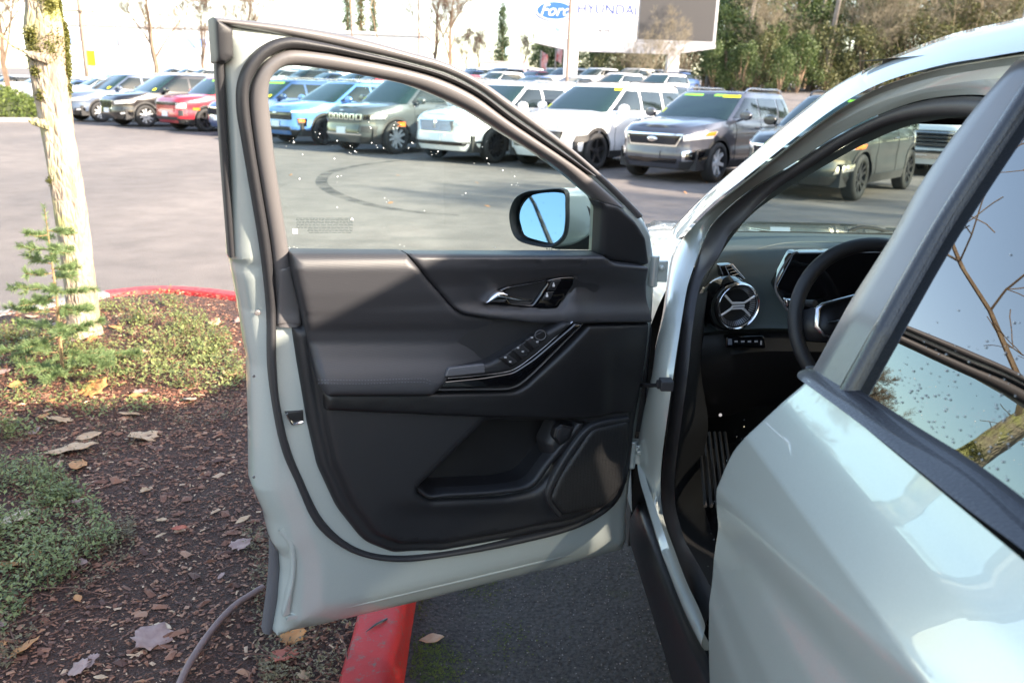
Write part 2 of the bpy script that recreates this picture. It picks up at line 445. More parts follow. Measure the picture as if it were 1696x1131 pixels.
# ---------------------------------------------------------------- front door (open)
TOPLINE = [(352, 29), (470, 41), (579, 60), (680, 87), (733, 102), (786, 128), (839, 164), (892, 204), (945, 246), (998, 292), (1027, 319), (1060, 353), (1071, 378), (1077, 415)]
GLASSHOLE = [(454, 121, 6), (472, 108, 8), (499, 107, 3), (531, 111, 3), (605, 123, 3), (680, 139, 3), (733, 159, 3), (786, 185, 3), (839, 220, 3), (892, 252, 3), (945, 290, 3), (991, 329, 4), (996, 341, 3), (992, 425, 2), (481, 423, 2), (462, 320, 2), (445, 179, 3), (443, 140, 6)]
SHELL = [(356, 34), (384, 38), (470, 46), (579, 65), (680, 92), (733, 107), (786, 133), (839, 169), (892, 209), (945, 251), (998, 297), (1027, 324), (1058, 357), (1069, 380), (1075, 415),
         (1076, 460), (1072, 530), (1063, 600), (1055, 650), (1045, 720), (1036, 790), (1031, 840), (1031, 894), (1026, 908), (912, 938), (800, 965), (709, 988), (631, 1007), (528, 1031), (451, 1046),
         (460, 994), (464, 943), (462, 914), (449, 896), (446, 884), (440, 855), (424, 820), (417, 803), (416, 695), (413, 600), (406, 560), (398, 510), (390, 465), (383, 432), (380, 427), (377, 300), (365, 120), (359, 60)]
def shell_relief(V, px, dd):
    u, v = px[:, 0], px[:, 1]; r = np.zeros(len(u))
    # pressed step along the lower edge
    yb = 1046-(u-451)*0.2335
    r += -0.010*sstep(30, 22, yb-v)*sstep(455, 480, u)*(v > 880)
    # raised pad along the latch edge
    r += 0.008*sstep(0.05, 0.09, dd)*(v > 430)
    # shallow swage from the belt step down
    r += -0.006*np.exp(-((v-(u*0+436))/9.0)**2)*(u < 420)
    return r
fd = panel('front_door', D, SHELL, M_PAINT, d0=-0.062, holes=[GLASSHOLE, [(560, 660), (1000, 680), (990, 800), (880, 850), (640, 860)]], rpx=5, rise=0.055, r=0.05, step=0.016, relief=shell_relief, back=0.05, closed=True, angle=60)
cp(fd); fd['label'] = 'front door standing open, black trim panel inside'
# pressed beads of the door shell
for A_, B_ in (([(474, 1028), (580, 1006), (700, 978), (800, 955), (912, 928), (1018, 902)], [(478, 1020), (580, 999), (700, 971), (800, 948), (912, 921), (1018, 895)]), ([(468, 1022), (474, 990), (481, 950), (478, 905), (462, 880)], [(480, 1016), (484, 985), (490, 948), (488, 900), (470, 872)])):
    band('pressed_bead', D, A_, B_, M_PAINT, fd, d=-0.0125 if A_[0][0] == 468 else -0.010, h=0.006, n=60, k=8, base=0.02, taper=14)
# outer silhouette strips
band('edge_trim', D, [(352, 29), (357, 110), (370, 300), (380, 427)], [(366, 45), (371, 112), (381, 300), (389, 425)], M_RUB, fd, d=-0.035, h=0.006, base=0.03)
panel('corner_block', D, [(351, 28), (384, 49), (385, 97), (370, 107), (356, 104)], M_RUB, fd, d0=-0.03, rise=0.03, r=0.006, back=0.06, rpx=2, step=0.02)
band('top_seal', D, TOPLINE[:-2], [(366, 42), (475, 62), (579, 84), (680, 106), (733, 122), (786, 148), (839, 187), (892, 224), (945, 262), (985, 297), (1015, 326), (1050, 362)], M_RUBG, fd, d=-0.03, h=0.02, n=80, base=0.04)
W_OUT = [(985, 291), (945, 262), (892, 224), (839, 187), (786, 148), (733, 122), (680, 106), (600, 86), (530, 70), (472, 62), (433, 76), (406, 105), (394, 139), (393, 179), (401, 232), (412, 300), (431, 419), (441, 512), (443, 600), (450, 664), (466, 743), (488, 797), (523, 870), (571, 908), (619, 924), (666, 928), (730, 921), (850, 900), (952, 873), (1002, 846), (1024, 822), (1036, 790)]
W_IN = [(972, 289), (935, 262), (892, 233), (839, 197), (786, 157), (733, 131), (680, 115), (600, 98), (530, 86), (472, 83), (437, 102), (416, 135), (412, 155), (414, 185), (422, 245), (431, 300), (450, 419), (457, 512), (458, 600), (463, 664), (479, 737), (501, 791), (533, 855), (571, 893), (609, 911), (655, 917), (730, 911), (846, 889), (945, 863), (992, 838), (1014, 816), (1027, 786)]
band('weatherstrip', D, W_OUT, W_IN, M_RUB, fd, d=-0.004, h=0.017, n=200, k=8, base=0.015)
# inner frame trim round the glass
FR_OUT = [(1078, 470), (1076, 425), (1062, 375), (1035, 345), (972, 289), (935, 262), (892, 233), (839, 197), (786, 158), (733, 132), (680, 116), (600, 99), (530, 87), (475, 84), (440, 102), (419, 135), (414, 165), (422, 245), (431, 300), (450, 419), (457, 512), (457, 540)]
FR_IN = [(990, 470), (992, 420), (995, 343), (988, 331), (945, 292), (920, 272), (892, 254), (839, 221), (786, 187), (733, 161), (680, 141), (600, 124), (531, 113), (495, 109), (470, 111), (452, 125), (445, 145), (448, 200), (460, 300), (479, 419), (493, 505), (499, 540)]
def frame_part(name, i, j, material, h=0.013):
    return band(name, D, FR_OUT[i:j], FR_IN[i:j], material, fd, d=-0.002, h=h, n=90, k=10, power=0.6, base=0.02)
frame_part('window_frame', 3, 22, M_RUBG)
panel('mirror_sail', D, [(994, 345), (985, 330), (1020, 338), (1050, 366), (1066, 392), (1072, 436), (1060, 440), (1005, 432), (990, 424)], M_TRIM, fd, d0=0.0, rise=0.016, r=0.014, back=0.03, rpx=5)
# glass with droplets and printed label
gp = panel('window_glass', D, [(448, 100), (480, 96), (610, 112), (740, 148), (850, 210), (955, 285), (1003, 330), (1003, 440), (470, 440), (450, 240), (440, 140)], M_GLASS, fd, d0=-0.045, rise=0, r=0.004, rings=(), back=0, step=0.05, rpx=2)
dm = MB(); rr = random.Random(3)
def droplets(mb, S, spots, d, rad, k):
    for (u, v) in spots:
        for _ in range(k):
            uu, vv = u+rr.gauss(0, 4), v+rr.gauss(0, 4); p2 = S.to2(uu, vv, d); c = S.to3(*p2, d)
            r_ = rad*rr.uniform(0.5, 1.15); n_ = (S.to3(*p2, d+0.01)-c).normalized()
            M = n_.to_track_quat('Z', 'Y').to_matrix()
            mb.lathe([(r_, 0), (r_*0.85, r_*0.35), (r_*0.5, r_*0.58), (0.0001, r_*0.66)], c, 7, M)
spots = [(486, 231), (492, 240), (478, 236), (500, 243), (527, 226), (555, 229), (622, 238), (629, 243), (588, 250), (560, 262), (582, 251), (681, 241), (676, 246), (649, 202), (655, 210), (520, 180), (605, 145), (489, 300), (560, 295), (478, 388), (480, 414), (495, 412), (655, 415), (668, 412), (700, 417), (780, 269), (807, 266), (828, 283), (853, 291), (845, 306), (859, 305), (942, 298), (943, 300), (826, 411), (851, 418), (867, 418), (725, 248), (734, 241), (720, 254), (600, 132), (690, 180), (740, 219), (770, 320), (700, 350), (640, 330), (560, 340), (800, 240), (760, 214), (615, 210)]
db_ = MB(); droplets(db_, D, spots, -0.0445, 0.0014, 1); droplets(db_, D, spots[::2], -0.0445, 0.0008, 2); o = db_.build('water_droplets', mat('drop_sky_glint', (0.80, 0.84, 0.84), 0.08, coat=1.0), fd); o['kind'] = 'stuff'  # near-white colour stands in for the sky glint in the drops
for _ in range(150):
    u = rr.uniform(455, 960); v = rr.uniform(130, 415)
    if in_poly(np.array([[u, v]]), np.array([p[:2] for p in GLASSHOLE]))[0]: droplets(dm, D, [(u, v)], -0.0445, 0.0011, 1)
dp = dm.build('water_droplets', M_DROP, fd); dp['kind'] = 'stuff'
lb = MB()
def strip(mb, u0, v0, u1, v1, d, S=D):
    q = [S.to3(*S.to2(a, b, d), d) for a, b in ((u0, v0), (u1, v0), (u1, v1), (u0, v1))]; mb.add(q, [(0, 1, 2, 3)])
for i in range(10):
    v = 361.5+i*2.6; x0 = 489 if i < 7 else 508; x = x0+rr.uniform(0, 4)
    while x < 582:
        l = rr.uniform(3, 9); strip(lb, x, v, min(x+l, 584), v+1.0, -0.0435); x += l+1.2
lo = lb.build('printed_label', mat('label_ink', (0.045, 0.06, 0.065), 0.6), fd, smooth=False); lo['kind'] = 'stuff'
lb = MB(); strip(lb, 485, 379, 493, 387, -0.0435); lb.build('label_square', mat('label_white', (0.8, 0.8, 0.8), 0.6), fd, smooth=False)
lb = MB(); lb.add([D.to3(*D.to2(a, b, -0.0435), -0.0435) for a, b in ((580, 365), (583, 360), (586, 365))], [(0, 1, 2)])
lb.build('label_mark', mat('label_white', (0.8, 0.8, 0.8), 0.6), fd, smooth=False)
# belt seal
band('belt_seal', D, [(476, 414), (700, 417), (1000, 417)], [(476, 424), (700, 426), (1000, 428)], M_RUB, fd, d=-0.015, h=0.012, n=20, base=0.02)

# trim base panel with map pocket opening
TRIM = [(481, 421), (671, 421), (992, 423), (1008, 434), (1066, 440), (1069, 530), (1060, 625), (1047, 700), (1039, 770), (1026, 815, 14), (1002, 840, 14), (952, 864, 8), (846, 892), (730, 913), (650, 914, 10), (600, 893, 14), (556, 838, 14), (524, 769, 10), (507, 695), (491, 600), (482, 540), (499, 538), (497, 510), (483, 446)]
POCKET = [(795, 691, 4), (684, 801, 7), (705, 819, 8), (830, 813, 8), (878, 802, 14), (907, 767, 8), (966, 697, 4), (925, 690, 3)]
def trim_relief(V, px, dd):
    u, v = px[:, 0], px[:, 1]; r = np.zeros(len(u))
    # outer lip, then a groove, then the main face
    r += 0.016*sstep(0.030, 0.042, dd)*(v > 430) - 0.003*np.exp(-((dd-0.026)/0.006)**2)*(v > 560)
    # lower third swells towards the speaker
    r += 0.014*sstep(860, 930, u)*sstep(690, 740, v)*sstep(1.0, 0.0, np.abs(u-940)/130)
    r += -0.012*sstep(812, 850, v)*sstep(600, 700, u)*(u < 1000)
    return r
tp = panel('trim_panel', D, TRIM, M_TRIM, fd, d0=0.0, holes=[POCKET], rise=0.022, r=0.018, step=0.011, rings=(0.002, 0.006, 0.012, 0.018, 0.023, 0.028, 0.033, 0.038, 0.043), relief=trim_relief, back=0.03, angle=60)
# map pocket: walls and floor
def pocket_part():
    P = densify(rounded(POCKET, 6), 6); d1 = 0.036; d2 = -0.045
    q = trace(D, P, d1); c = q.mean(0); rows = []
    for f, dd_ in ((1.005, d1+0.004), (0.995, d1+0.004), (0.985, d1-0.004), (0.96, d2+0.006), (0.94, d2), (0.5, d2-0.004), (0.0004, d2-0.004)):
        rows.append([D.to3(*(c+(p-c)*f), dd_) for p in q])
    mb = MB(); mb.grid(rows, close=True); return fix_normals(mb.build('map_pocket', M_TRIMD, fd, angle=50), None)
pocket_part()
band('pocket_lip', D, [(690, 812), (706, 823), (740, 822), (830, 817), (882, 806), (911, 770), (968, 700)], [(694, 806), (708, 817), (740, 815), (829, 809), (874, 799), (902, 765), (955, 700)], M_TRIM, fd, d=0.036, h=0.008, n=70, base=0.03)
panel('button_pad', D, [(912, 690), (966, 692), (958, 706), (918, 752), (903, 765), (893, 728)], M_TRIM, fd, d0=0.0, rise=0.04, r=0.02, back=0.02, rpx=6)
bt = panel('liftgate_button', D, [(928, 700), (950, 705), (942, 726), (925, 738), (914, 724), (918, 707)], M_TRIMD, fd, d0=0.036, rise=0.008, r=0.003, back=0.01, rpx=3, dens=3.0)
panel('button_face', D, [(929, 704), (946, 708), (939, 724), (925, 733), (918, 723), (921, 709)], M_TRIM, fd, d0=0.040, rise=0.007, r=0.002, back=0.01, rpx=2.5, dens=3.0)
SPK = [(978, 709, 8), (1040, 695, 5), (1038, 746, 4), (1031, 800, 10), (1000, 838, 14), (930, 852, 8), (909, 826, 8), (925, 788, 10)]
panel('speaker_grille', D, SPK, M_SPK, fd, d0=0.046, rise=0.010, r=0.012, back=0.02, step=0.01)
band('speaker_lip', D, [(1040, 690), (985, 701), (965, 715), (918, 785), (904, 825), (924, 856)], [(1042, 698), (989, 710), (974, 720), (928, 789), (913, 825), (930, 850)], M_TRIM, fd, d=0.049, h=0.004, n=60, base=0.03)
# lower band across the panel
def band_relief(V, px, dd):
    u, v = px[:, 0], px[:, 1]; return 0.012*np.exp(-((v-600)/70.0)**2)*sstep(860, 960, u) - 0.010*sstep(985, 1015, u)*sstep(540, 620, v)
panel('trim_band', D, [(533, 645, 3), (704, 645, 3), (782, 644, 3), (846, 643, 8), (864, 634, 8), (966, 533, 3), (1068, 530, 3), (1059, 625, 4), (1047, 682, 4), (968, 690, 4), (915, 692, 4), (780, 688, 4), (536, 677, 4)], M_TRIMD, fd, d0=0.030, rise=0.022, r=0.012, step=0.014, relief=band_relief, back=0.03)
# soft pad with armrest
def pad_relief(V, px, dd):
    u, v = px[:, 0], px[:, 1]
    prof = np.interp(v, [415, 424, 440, 480, 510, 530, 545, 565, 590, 608, 624, 640, 660], [0, 0.010, 0.020, 0.022, 0.020, 0.012, 0.003, 0.0, 0.012, 0.027, 0.036, 0.038, 0.036])
    fade = sstep(890, 720, u)
    low = np.interp(v, [415, 424, 440, 480, 515, 530, 560, 620], [0, 0.010, 0.020, 0.022, 0.012, -0.010, -0.022, -0.028])
    return prof*fade + low*(1-fade)
PAD = [(481, 419, 3), (671, 419, 2), (703, 461, 4), (740, 503, 10), (757, 515, 10), (798, 523, 6), (875, 531, 4), (940, 532, 2), (905, 552, 6), (812, 603, 8), (740, 611, 6), (722, 630, 4), (704, 645, 3), (533, 645, 4), (523, 628, 6), (517, 600, 4), (498, 512, 4), (483, 446, 3)]
pad = panel('armrest_pad', D, PAD, M_PAD, fd, dens=4.0, d0=0.026, rise=0.014, r=0.016, step=0.007, relief=pad_relief, back=0.05, angle=80)
st = MB()
for k in range(2):
    pts = smooth_curve([(526, 628+k*6), (600, 629+k*5.5), (680, 626.5+k*5.5), (704, 627+k*5.5), (714, 632+k*4)], 75)
    for i in range(0, 74, 2):
        dd_ = 0.076; a = D.to3(*D.to2(*pts[i], dd_), dd_+0.003); b = D.to3(*D.to2(*pts[i+1], dd_), dd_+0.003); st.tube([a, (a+b)/2+D.Nn*0.001, b], 0.0007, 5)
sto = st.build('stitching', mat('thread', (0.10, 0.10, 0.12), 0.7), fd); sto['kind'] = 'stuff'
# upper panel with the handle
UP = [(672, 419, 2), (992, 421, 4), (1010, 433, 6), (1066, 440, 3), (1069, 529, 4), (942, 531, 4), (875, 531, 4), (798, 522, 6), (757, 514, 10), (741, 503, 10), (704, 461, 4)]
BEZ = [(797, 501, 5), (820, 480, 6), (836, 473, 6), (928, 457, 4), (951, 456, 6), (949, 470, 4), (921, 511, 5), (904, 512, 5), (809, 505, 4)]
_bez = np.array([p[:2] for p in BEZ], float)
def up_relief(V, px, dd):
    u, v = px[:, 0], px[:, 1]
    prof = np.interp(v, [415, 424, 440, 470, 500, 515, 535], [0, 0.012, 0.018, 0.012, 0.020, 0.030, 0.030])
    ins = in_poly(px, _bez); db = dist_poly(px, _bez)
    dish = np.where(ins, -0.022, -0.016*np.exp(-db/26.0)*(v > 430))
    right = -0.014*sstep(940, 985, u)*np.exp(-((v-490)/38.0)**2)
    return prof + dish + right
panel('upper_trim', D, UP, M_PAD2, fd, d0=0.028, rise=0.012, r=0.010, step=0.0075, relief=up_relief, back=0.04, angle=80)
bz = panel('handle_bezel', D, BEZ, M_GLOSSB, fd, d0=0.036, rise=0.010, r=0.006, step=0.008, back=0.02,
           holes=[[(838, 478, 3), (905, 466, 3), (896, 478, 3), (878, 503, 4), (845, 500, 3), (834, 488, 4)]])
panel('handle_cup', D, [(830, 474), (912, 462), (884, 508), (840, 504)], M_TRIM, fd, d0=0.0, rise=0.0, r=0.01, step=0.02, back=0, relief=lambda V, px, dd: 0.030-0.05*sstep(0, 0.02, dd))
band('door_handle', D, [(800, 499), (812, 487), (822, 481), (830, 481), (836, 484)], [(800, 500), (816, 500), (830, 501), (836, 499), (838, 492)], M_CHROME, fd, d=0.044, h=0.014, n=24, base=0.01)
hm = MB(); hp = smooth_curve([(826, 489), (836, 491), (855, 494.5), (870, 496.5), (882, 497)], 18); hm.tube([D.to3(*D.to2(*p, 0.055), 0.055) for p in hp], [0.0035]*17+[0.002], 8)
hm.build('handle_lever', M_CHROME, fd)
for k, pl in enumerate(([(913, 465), (930, 462), (919, 481), (905, 482)], [(904, 483), (918, 482), (910, 497), (896, 498)])):
    panel('lock_button', D, pl, M_TRIM, fd, d0=0.045, rise=0.003, r=0.003, step=0.02, back=0.006, rpx=2)
for (u, v) in ((917, 472), (906, 489)):
    ic = MB(); ic.add([D.to3(*D.to2(u+a, v+b, 0.0495), 0.0495) for a, b in ((-2, 3), (2, 3), (2, -1), (1, -1), (1, -4), (-1, -4), (-1, -1), (-2, -1))], [tuple(range(8))])
    ic.build('lock_icon', M_ICON, fd, smooth=False)
# switch pod
panel('switch_pod', D, [(722, 627, 3), (742, 608, 5), (806, 600, 8), (930, 533, 3), (948, 533, 2), (878, 592, 8), (846, 613, 8), (798, 621, 6)], M_TRIM, fd, d0=0.060, rise=0.012, r=0.010, step=0.01, back=0.05)
panel('grip_insert', D, [(742, 609, 4), (802, 602, 3), (803, 617, 3), (737, 624, 3)], M_SATIN if False else mat('grey_insert', (0.10, 0.10, 0.11), 0.35), fd, d0=0.072, rise=0.003, r=0.003, back=0.006, rpx=2, step=0.02)
panel('switch_plate', D, [(826, 593, 2), (885, 554, 2), (900, 546, 8), (908, 553, 8), (903, 562, 4), (846, 609, 3)], M_GLOSSB if False else M_TRIMD, fd, d0=0.072, rise=0.004, r=0.003, back=0.006, step=0.02)
for (a, b) in (((830, 592), (849, 605)), ((846, 580), (866, 594)), ((853, 575), (870, 588)), ((869, 564), (886, 578))):
    x0, y0 = a; x1, y1 = b; ex, ey = 9.5, -6.8
    panel('window_switch', D, [(x0, y0), (x0+ex, y0+ey), (x1+ex-2, y1+ey), (x1-2, y1)], M_TRIM, fd, d0=0.076, rise=0.004, r=0.004, back=0.006, rpx=1.5, step=0.02)
for (u, v) in ((837, 592), (845, 599), (858, 576), (866, 582), (881, 559), (890, 566)):
    ic = MB(); strip(ic, u-2, v-1.4, u+2, v+1.4, 0.0825); ic.build('switch_icon', mat('icon_soft', (0.35, 0.35, 0.37), 0.5), fd, smooth=False)
kb = MB(); kp = smooth_curve([(895+9*math.cos(t), 555+8*math.sin(t)) for t in np.linspace(0, 2*math.pi, 9)[:-1]], 24, True)
kb.tube([D.to3(*D.to2(*p, 0.078), 0.078) for p in list(kp)+[kp[0]]], 0.0011, 6); kb.build('mirror_dial', mat('dial_ring', (0.10, 0.10, 0.11), 0.3), fd)
panel('gloss_trim', D, [(704, 643, 2), (722, 629, 2), (798, 622, 4), (846, 614, 8), (880, 592, 8), (948, 534, 2), (966, 534, 2), (864, 632, 10), (846, 641, 8), (782, 643, 3)], M_GLOSSB, fd, d0=0.056, rise=0.010, r=0.008, step=0.01, back=0.04)
band('chrome_line', D, [(722, 626.5), (798, 620), (846, 612), (880, 590), (947, 532)], [(722, 628.5), (798, 622), (847, 614), (881, 592), (949, 533)], M_SATIN, fd, d=0.064, h=0.003, n=50, k=4, base=0.01)
band('trim_edge_line', D, [(533, 643.5), (704, 644), (782, 643), (846, 641), (864, 632), (966, 533)], [(533, 646), (704, 646.5), (782, 645.5), (847, 643.5), (866, 634), (968, 534)], mat('edge_line', (0.12, 0.12, 0.13), 0.35), fd, d=0.052, h=0.0025, n=70, k=4)
# frame foot cover, latch, checks
panel('frame_foot', D, [(459, 440), (481, 440), (497, 505), (499, 538), (457, 537)], M_RUBG, fd, d0=0.0, rise=0.012, r=0.008, back=0.02, rpx=2)
lt = panel('door_latch', D, [(472, 683), (502, 679), (503, 698), (483, 704)], M_TRIMD, fd, d0=0.004, rise=0.002, r=0.002, back=0.01, rpx=1.5, step=0.02)
lm = MB(); lm.tube([D.to3(*D.to2(u, v, 0.004), 0.008) for u, v in ((474, 684), (478, 692), (485, 701), (501, 697))], 0.0028, 6); lm.build('latch_plate', M_CHROME, fd)
for (u, v, r_) in ((427, 519, 0.006), (421, 624, 0.003), (421, 791, 0.003)):
    lm = MB(); p2 = D.to2(u, v, 0.0); c = D.to3(*p2, -0.006); lm.lathe([(r_, 0), (r_, 0.003), (r_*0.7, 0.004), (0.0005, 0.004)], c, 12, D.Nn.to_track_quat('Z', 'Y').to_matrix()); lm.build('plug', M_RUBG, fd)
band('lower_edge_guard', D, [(448, 895), (447, 943), (442, 994), (435, 1046)], [(463, 914), (465, 943), (461, 994), (452, 1047)], mat('guard', (0.09, 0.09, 0.10), 0.4, bump=0.4, bscale=300), fd, d=-0.075, h=0.01, n=20, base=0.02)

# ---------------------------------------------------------------- door mirror
RIM = [(936, 315), (894, 314.5), (869, 318), (853, 328), (844, 349), (843.5, 364), (850, 389), (860, 399.5), (889, 408), (911, 410), (923, 405), (934, 393), (938, 376), (939, 340)]
MGL = [(934, 322.5), (882, 322), (872, 328), (861, 343), (857.5, 359), (861, 376), (866, 389), (889, 398), (919, 402.5), (929, 396), (935, 381), (937, 352)]
mn = Vector((-0.52, -0.80, 0.16)).normalized()    # mirror opening faces the rear quarter
mc = on_y(890, 362, 2.14)
def mp(u, v, o=0.0): return on_plane(u, v, mc, mn) + mn*o
rim = [mp(*p) for p in smooth_curve(RIM, 48, True)]; cen = sum(rim, Vector())/len(rim)
ax = Vector((0.55, 0.75, -0.05)).normalized()
mb = MB()
def ring(sc, off, sh=Vector((0, 0, 0))): return [cen+(p-cen)*sc+ax*off+sh for p in rim]
mb.grid([ring(0.86, 0.025), ring(0.90, 0.004), ring(0.975, -0.003), ring(1.0, 0.0), ring(1.01, 0.012)], close=True)
mh = fix_normals(mb.build('mirror_housing', M_TRIM, fd, angle=60), None)
mb = MB(); mb.grid([ring(1.01, 0.012), ring(1.0, 0.05, Vector((0.02, 0, 0))), ring(0.86, 0.10, Vector((0.045, 0, 0.0))), ring(0.5, 0.135, Vector((0.06, 0, -0.0))), ring(0.02, 0.145, Vector((0.065, 0, 0)))], close=True)
fix_normals(mb.build('mirror_cap', M_PAINT, fd, angle=60), None)
g = [mp(*p, -0.010) for p in smooth_curve(MGL, 40, True)]; gc = sum(g, Vector())/len(g)
mb = MB(); mb.v = [tuple(p) for p in g]+[tuple(gc)]; mb.f = [(k, (k+1) % 40, 40) for k in range(40)]; mb.fm = [0]*40
fix_normals(mb.build('mirror_glass', mat('mirror_blue', (0.16, 0.27, 0.42), 0.0, metal=1.0), fd), None)
# side cover between housing and door, and the arm
def poly3(name, pts, back, material, parent):
    mb = MB(); n_ = len(pts); c = sum(pts, Vector())/n_; rows = [[c+(p-c)*0.0005+(CPOS-c).normalized()*0.006 for p in pts], [c+(p-c)*0.93+(CPOS-c).normalized()*0.006 for p in pts], [c+(p-c)*0.985+(CPOS-c).normalized()*0.003 for p in pts], pts, [p+back for p in pts]]
    mb.grid(rows, close=True); return fix_normals(mb.build(name, material, parent, angle=60), None)
def side_pts(px, y0=2.135, sl=0.25): return [on_plane(u, v, (0.2, y0, 1.1), Vector((-0.35, 1, 0)).normalized()) for u, v in px]
poly3('mirror_side_cover', side_pts(smooth_curve([(934, 316), (944, 316.5), (954, 322), (967, 334), (980, 349), (988, 364), (986, 382), (960, 384), (937, 382), (939, 340)], 40, True)), Vector((0.03, 0.08, 0)), M_TRIM, fd)
poly3('mirror_cap_edge', side_pts(smooth_curve([(941, 314.5), (960, 318), (982, 326), (995, 338), (997, 360), (997, 383), (985, 383), (987, 364), (979, 348), (966, 333), (953, 321)], 44, True), 2.15), Vector((0.03, 0.08, 0)), M_PAINT, fd)
poly3('mirror_arm', side_pts(rounded([(920, 408), (937, 380), (1000, 381), (1002, 414), (925, 413), (911, 411)], 4), 2.138), Vector((0.03, 0.07, 0)), M_TRIMD, fd)
dm = MB()
for _ in range(26):
    u, v = rr.uniform(858, 985), rr.uniform(318, 408); c = mp(u, v, -0.003) if u < 936 else side_pts([(u, v)])[0]-Vector((0, 0.004, 0))
    r_ = rr.uniform(0.0008, 0.0019); dm.lathe([(r_, 0), (r_*0.7, r_*0.5), (0.0001, r_*0.7)], c, 6, (CPOS-c).to_track_quat('Z', 'Y').to_matrix())
for k in range(7):
    p = side_pts([(rr.uniform(890, 980), 411+rr.uniform(0, 3))])[0]; dm.lathe([(0.0001, -0.003), (0.002, -0.0015), (0.0021, 0), (0.001, 0.002), (0.0001, 0.003)], p, 7)
o = dm.build('mirror_droplets', M_DROP, fd); o['kind'] = 'stuff'
# ---------------------------------------------------------------- body shell round the door opening
def c3(px, off):
    """traced curve laid on the flank, off metres inside the skin"""
    out = []
    for k, (u, v) in enumerate(px):
        o_ = off[k] if hasattr(off, '__len__') else off
        y, z = S.to2(u, v, -o_); out.append(S.to3(y, z, -o_))
    return out
DRIP = [(1099, 430), (1112, 405), (1121, 397), (1171, 345), (1241, 289), (1312, 232), (1383, 179), (1454, 140), (1560, 108), (1630, 96), (1696, 85), (1760, 78)]
RSIL = [(1114, 377), (1171, 320), (1241, 260), (1312, 197), (1383, 143), (1454, 105), (1560, 62), (1630, 44), (1696, 30), (1760, 18)]
RIB = [(1112, 440), (1135, 410), (1150, 388), (1188, 345), (1241, 303), (1312, 253), (1383, 207), (1454, 172), (1524, 151), (1616, 136), (1690, 128)]
RUBO = [(1141, 475), (1150, 452), (1166, 398), (1178, 374), (1206, 345), (1241, 317), (1312, 275), (1383, 229), (1454, 193), (1524, 168.5), (1595, 160), (1627, 161), (1660, 168)]
RUBI = [(1156, 487), (1164, 462), (1190, 425), (1210, 386), (1224, 373), (1277, 321), (1348, 274), (1418, 232), (1482, 205), (1542, 194), (1606, 194), (1640, 200)]
PILL = [(1158, 1086), (1129, 1028), (1088, 920), (1081, 900), (1059, 830), (1046, 790), (1043, 755), (1051, 695), (1065, 635), (1071, 610), (1075, 567), (1086, 525), (1094, 470), (1099, 430)]
PILLO = [0.02, 0.02, 0.01, 0.0, -0.02, -0.025, -0.03, -0.02, 0.0, 0.005, 0.01, 0.02, 0.03, 0.03]
RUBLO = [(1172, 1036), (1158, 1000), (1141, 966), (1116, 900), (1104, 868), (1098, 840), (1097, 800), (1101, 755), (1107, 710), (1119, 620), (1130, 544), (1141, 475)]
RUBLI = [(1192, 1000), (1160, 940), (1135, 896), (1126, 868), (1119, 840), (1117, 800), (1121, 755), (1127, 710), (1139, 620), (1147, 544), (1156, 487)]
# roof panel: from the drip edge up over to the far side
dr = c3(DRIP[2:], 0.0); rs_ = []
n_ = 60
dr_s = smooth_curve(dr, n_); dr_s = [Vector(p) for p in dr_s]
rs_s = [Vector(p) for p in smooth_curve([S.to3(*S.to2(u, v, -0.055), -0.055) for u, v in RSIL], n_)]
def ext(pts, ys):   # extend a roof line rearwards
    p = pts[-1]; return pts + [Vector((p.x+0.02*(1-math.cos(i*0.3)), y, p.z - 0.10*max(0, (-0.3-y)/1.6)**1.5)) for i, y in enumerate(ys)]
ys_ = [0.8, 0.4, 0.0, -0.4, -0.8, -1.2, -1.6]
dr_s = ext(dr_s, ys_); rs_s = ext(rs_s, ys_)
rows = []
mid = [a*0.5+b*0.5+Vector((-0.010, 0, 0.006)) for a, b in zip(dr_s, rs_s)]
def crown(p, w_):  # point across the roof from rs (w=0) to the far side (w=1)
    return Vector((p.x+(2.70-2*p.x)*w_, p.y, p.z+0.045*math.sin(math.pi*w_)*max(0.0, min(1.0, (1.80-p.y)/0.45))))
for row in (dr_s, mid, rs_s): rows.append(row)
for w_ in (0.06, 0.15, 0.3, 0.5, 0.7, 0.85, 0.94, 1.0): rows.append([crown(p, w_) for p in rs_s])
rows.append([Vector((2.70-p.x, p.y, p.z)) for p in mid]); rows.append([Vector((2.70-p.x, p.y, p.z)) for p in dr_s])
# only the part behind the windscreen header is roof; in front of it the two edge rows are A pillars
cut = next(i for i, p in enumerate(rs_s) if p.y < 1.80)
mb = MB(); mb.grid([r[cut:] for r in rows]); mb.grid([r[:cut+1] for r in rows[:3]]); mb.grid([r[:cut+1] for r in rows[-3:]])
roof = cp(fix_normals(mb.build('roof', M_PAINT, angle=60), None))
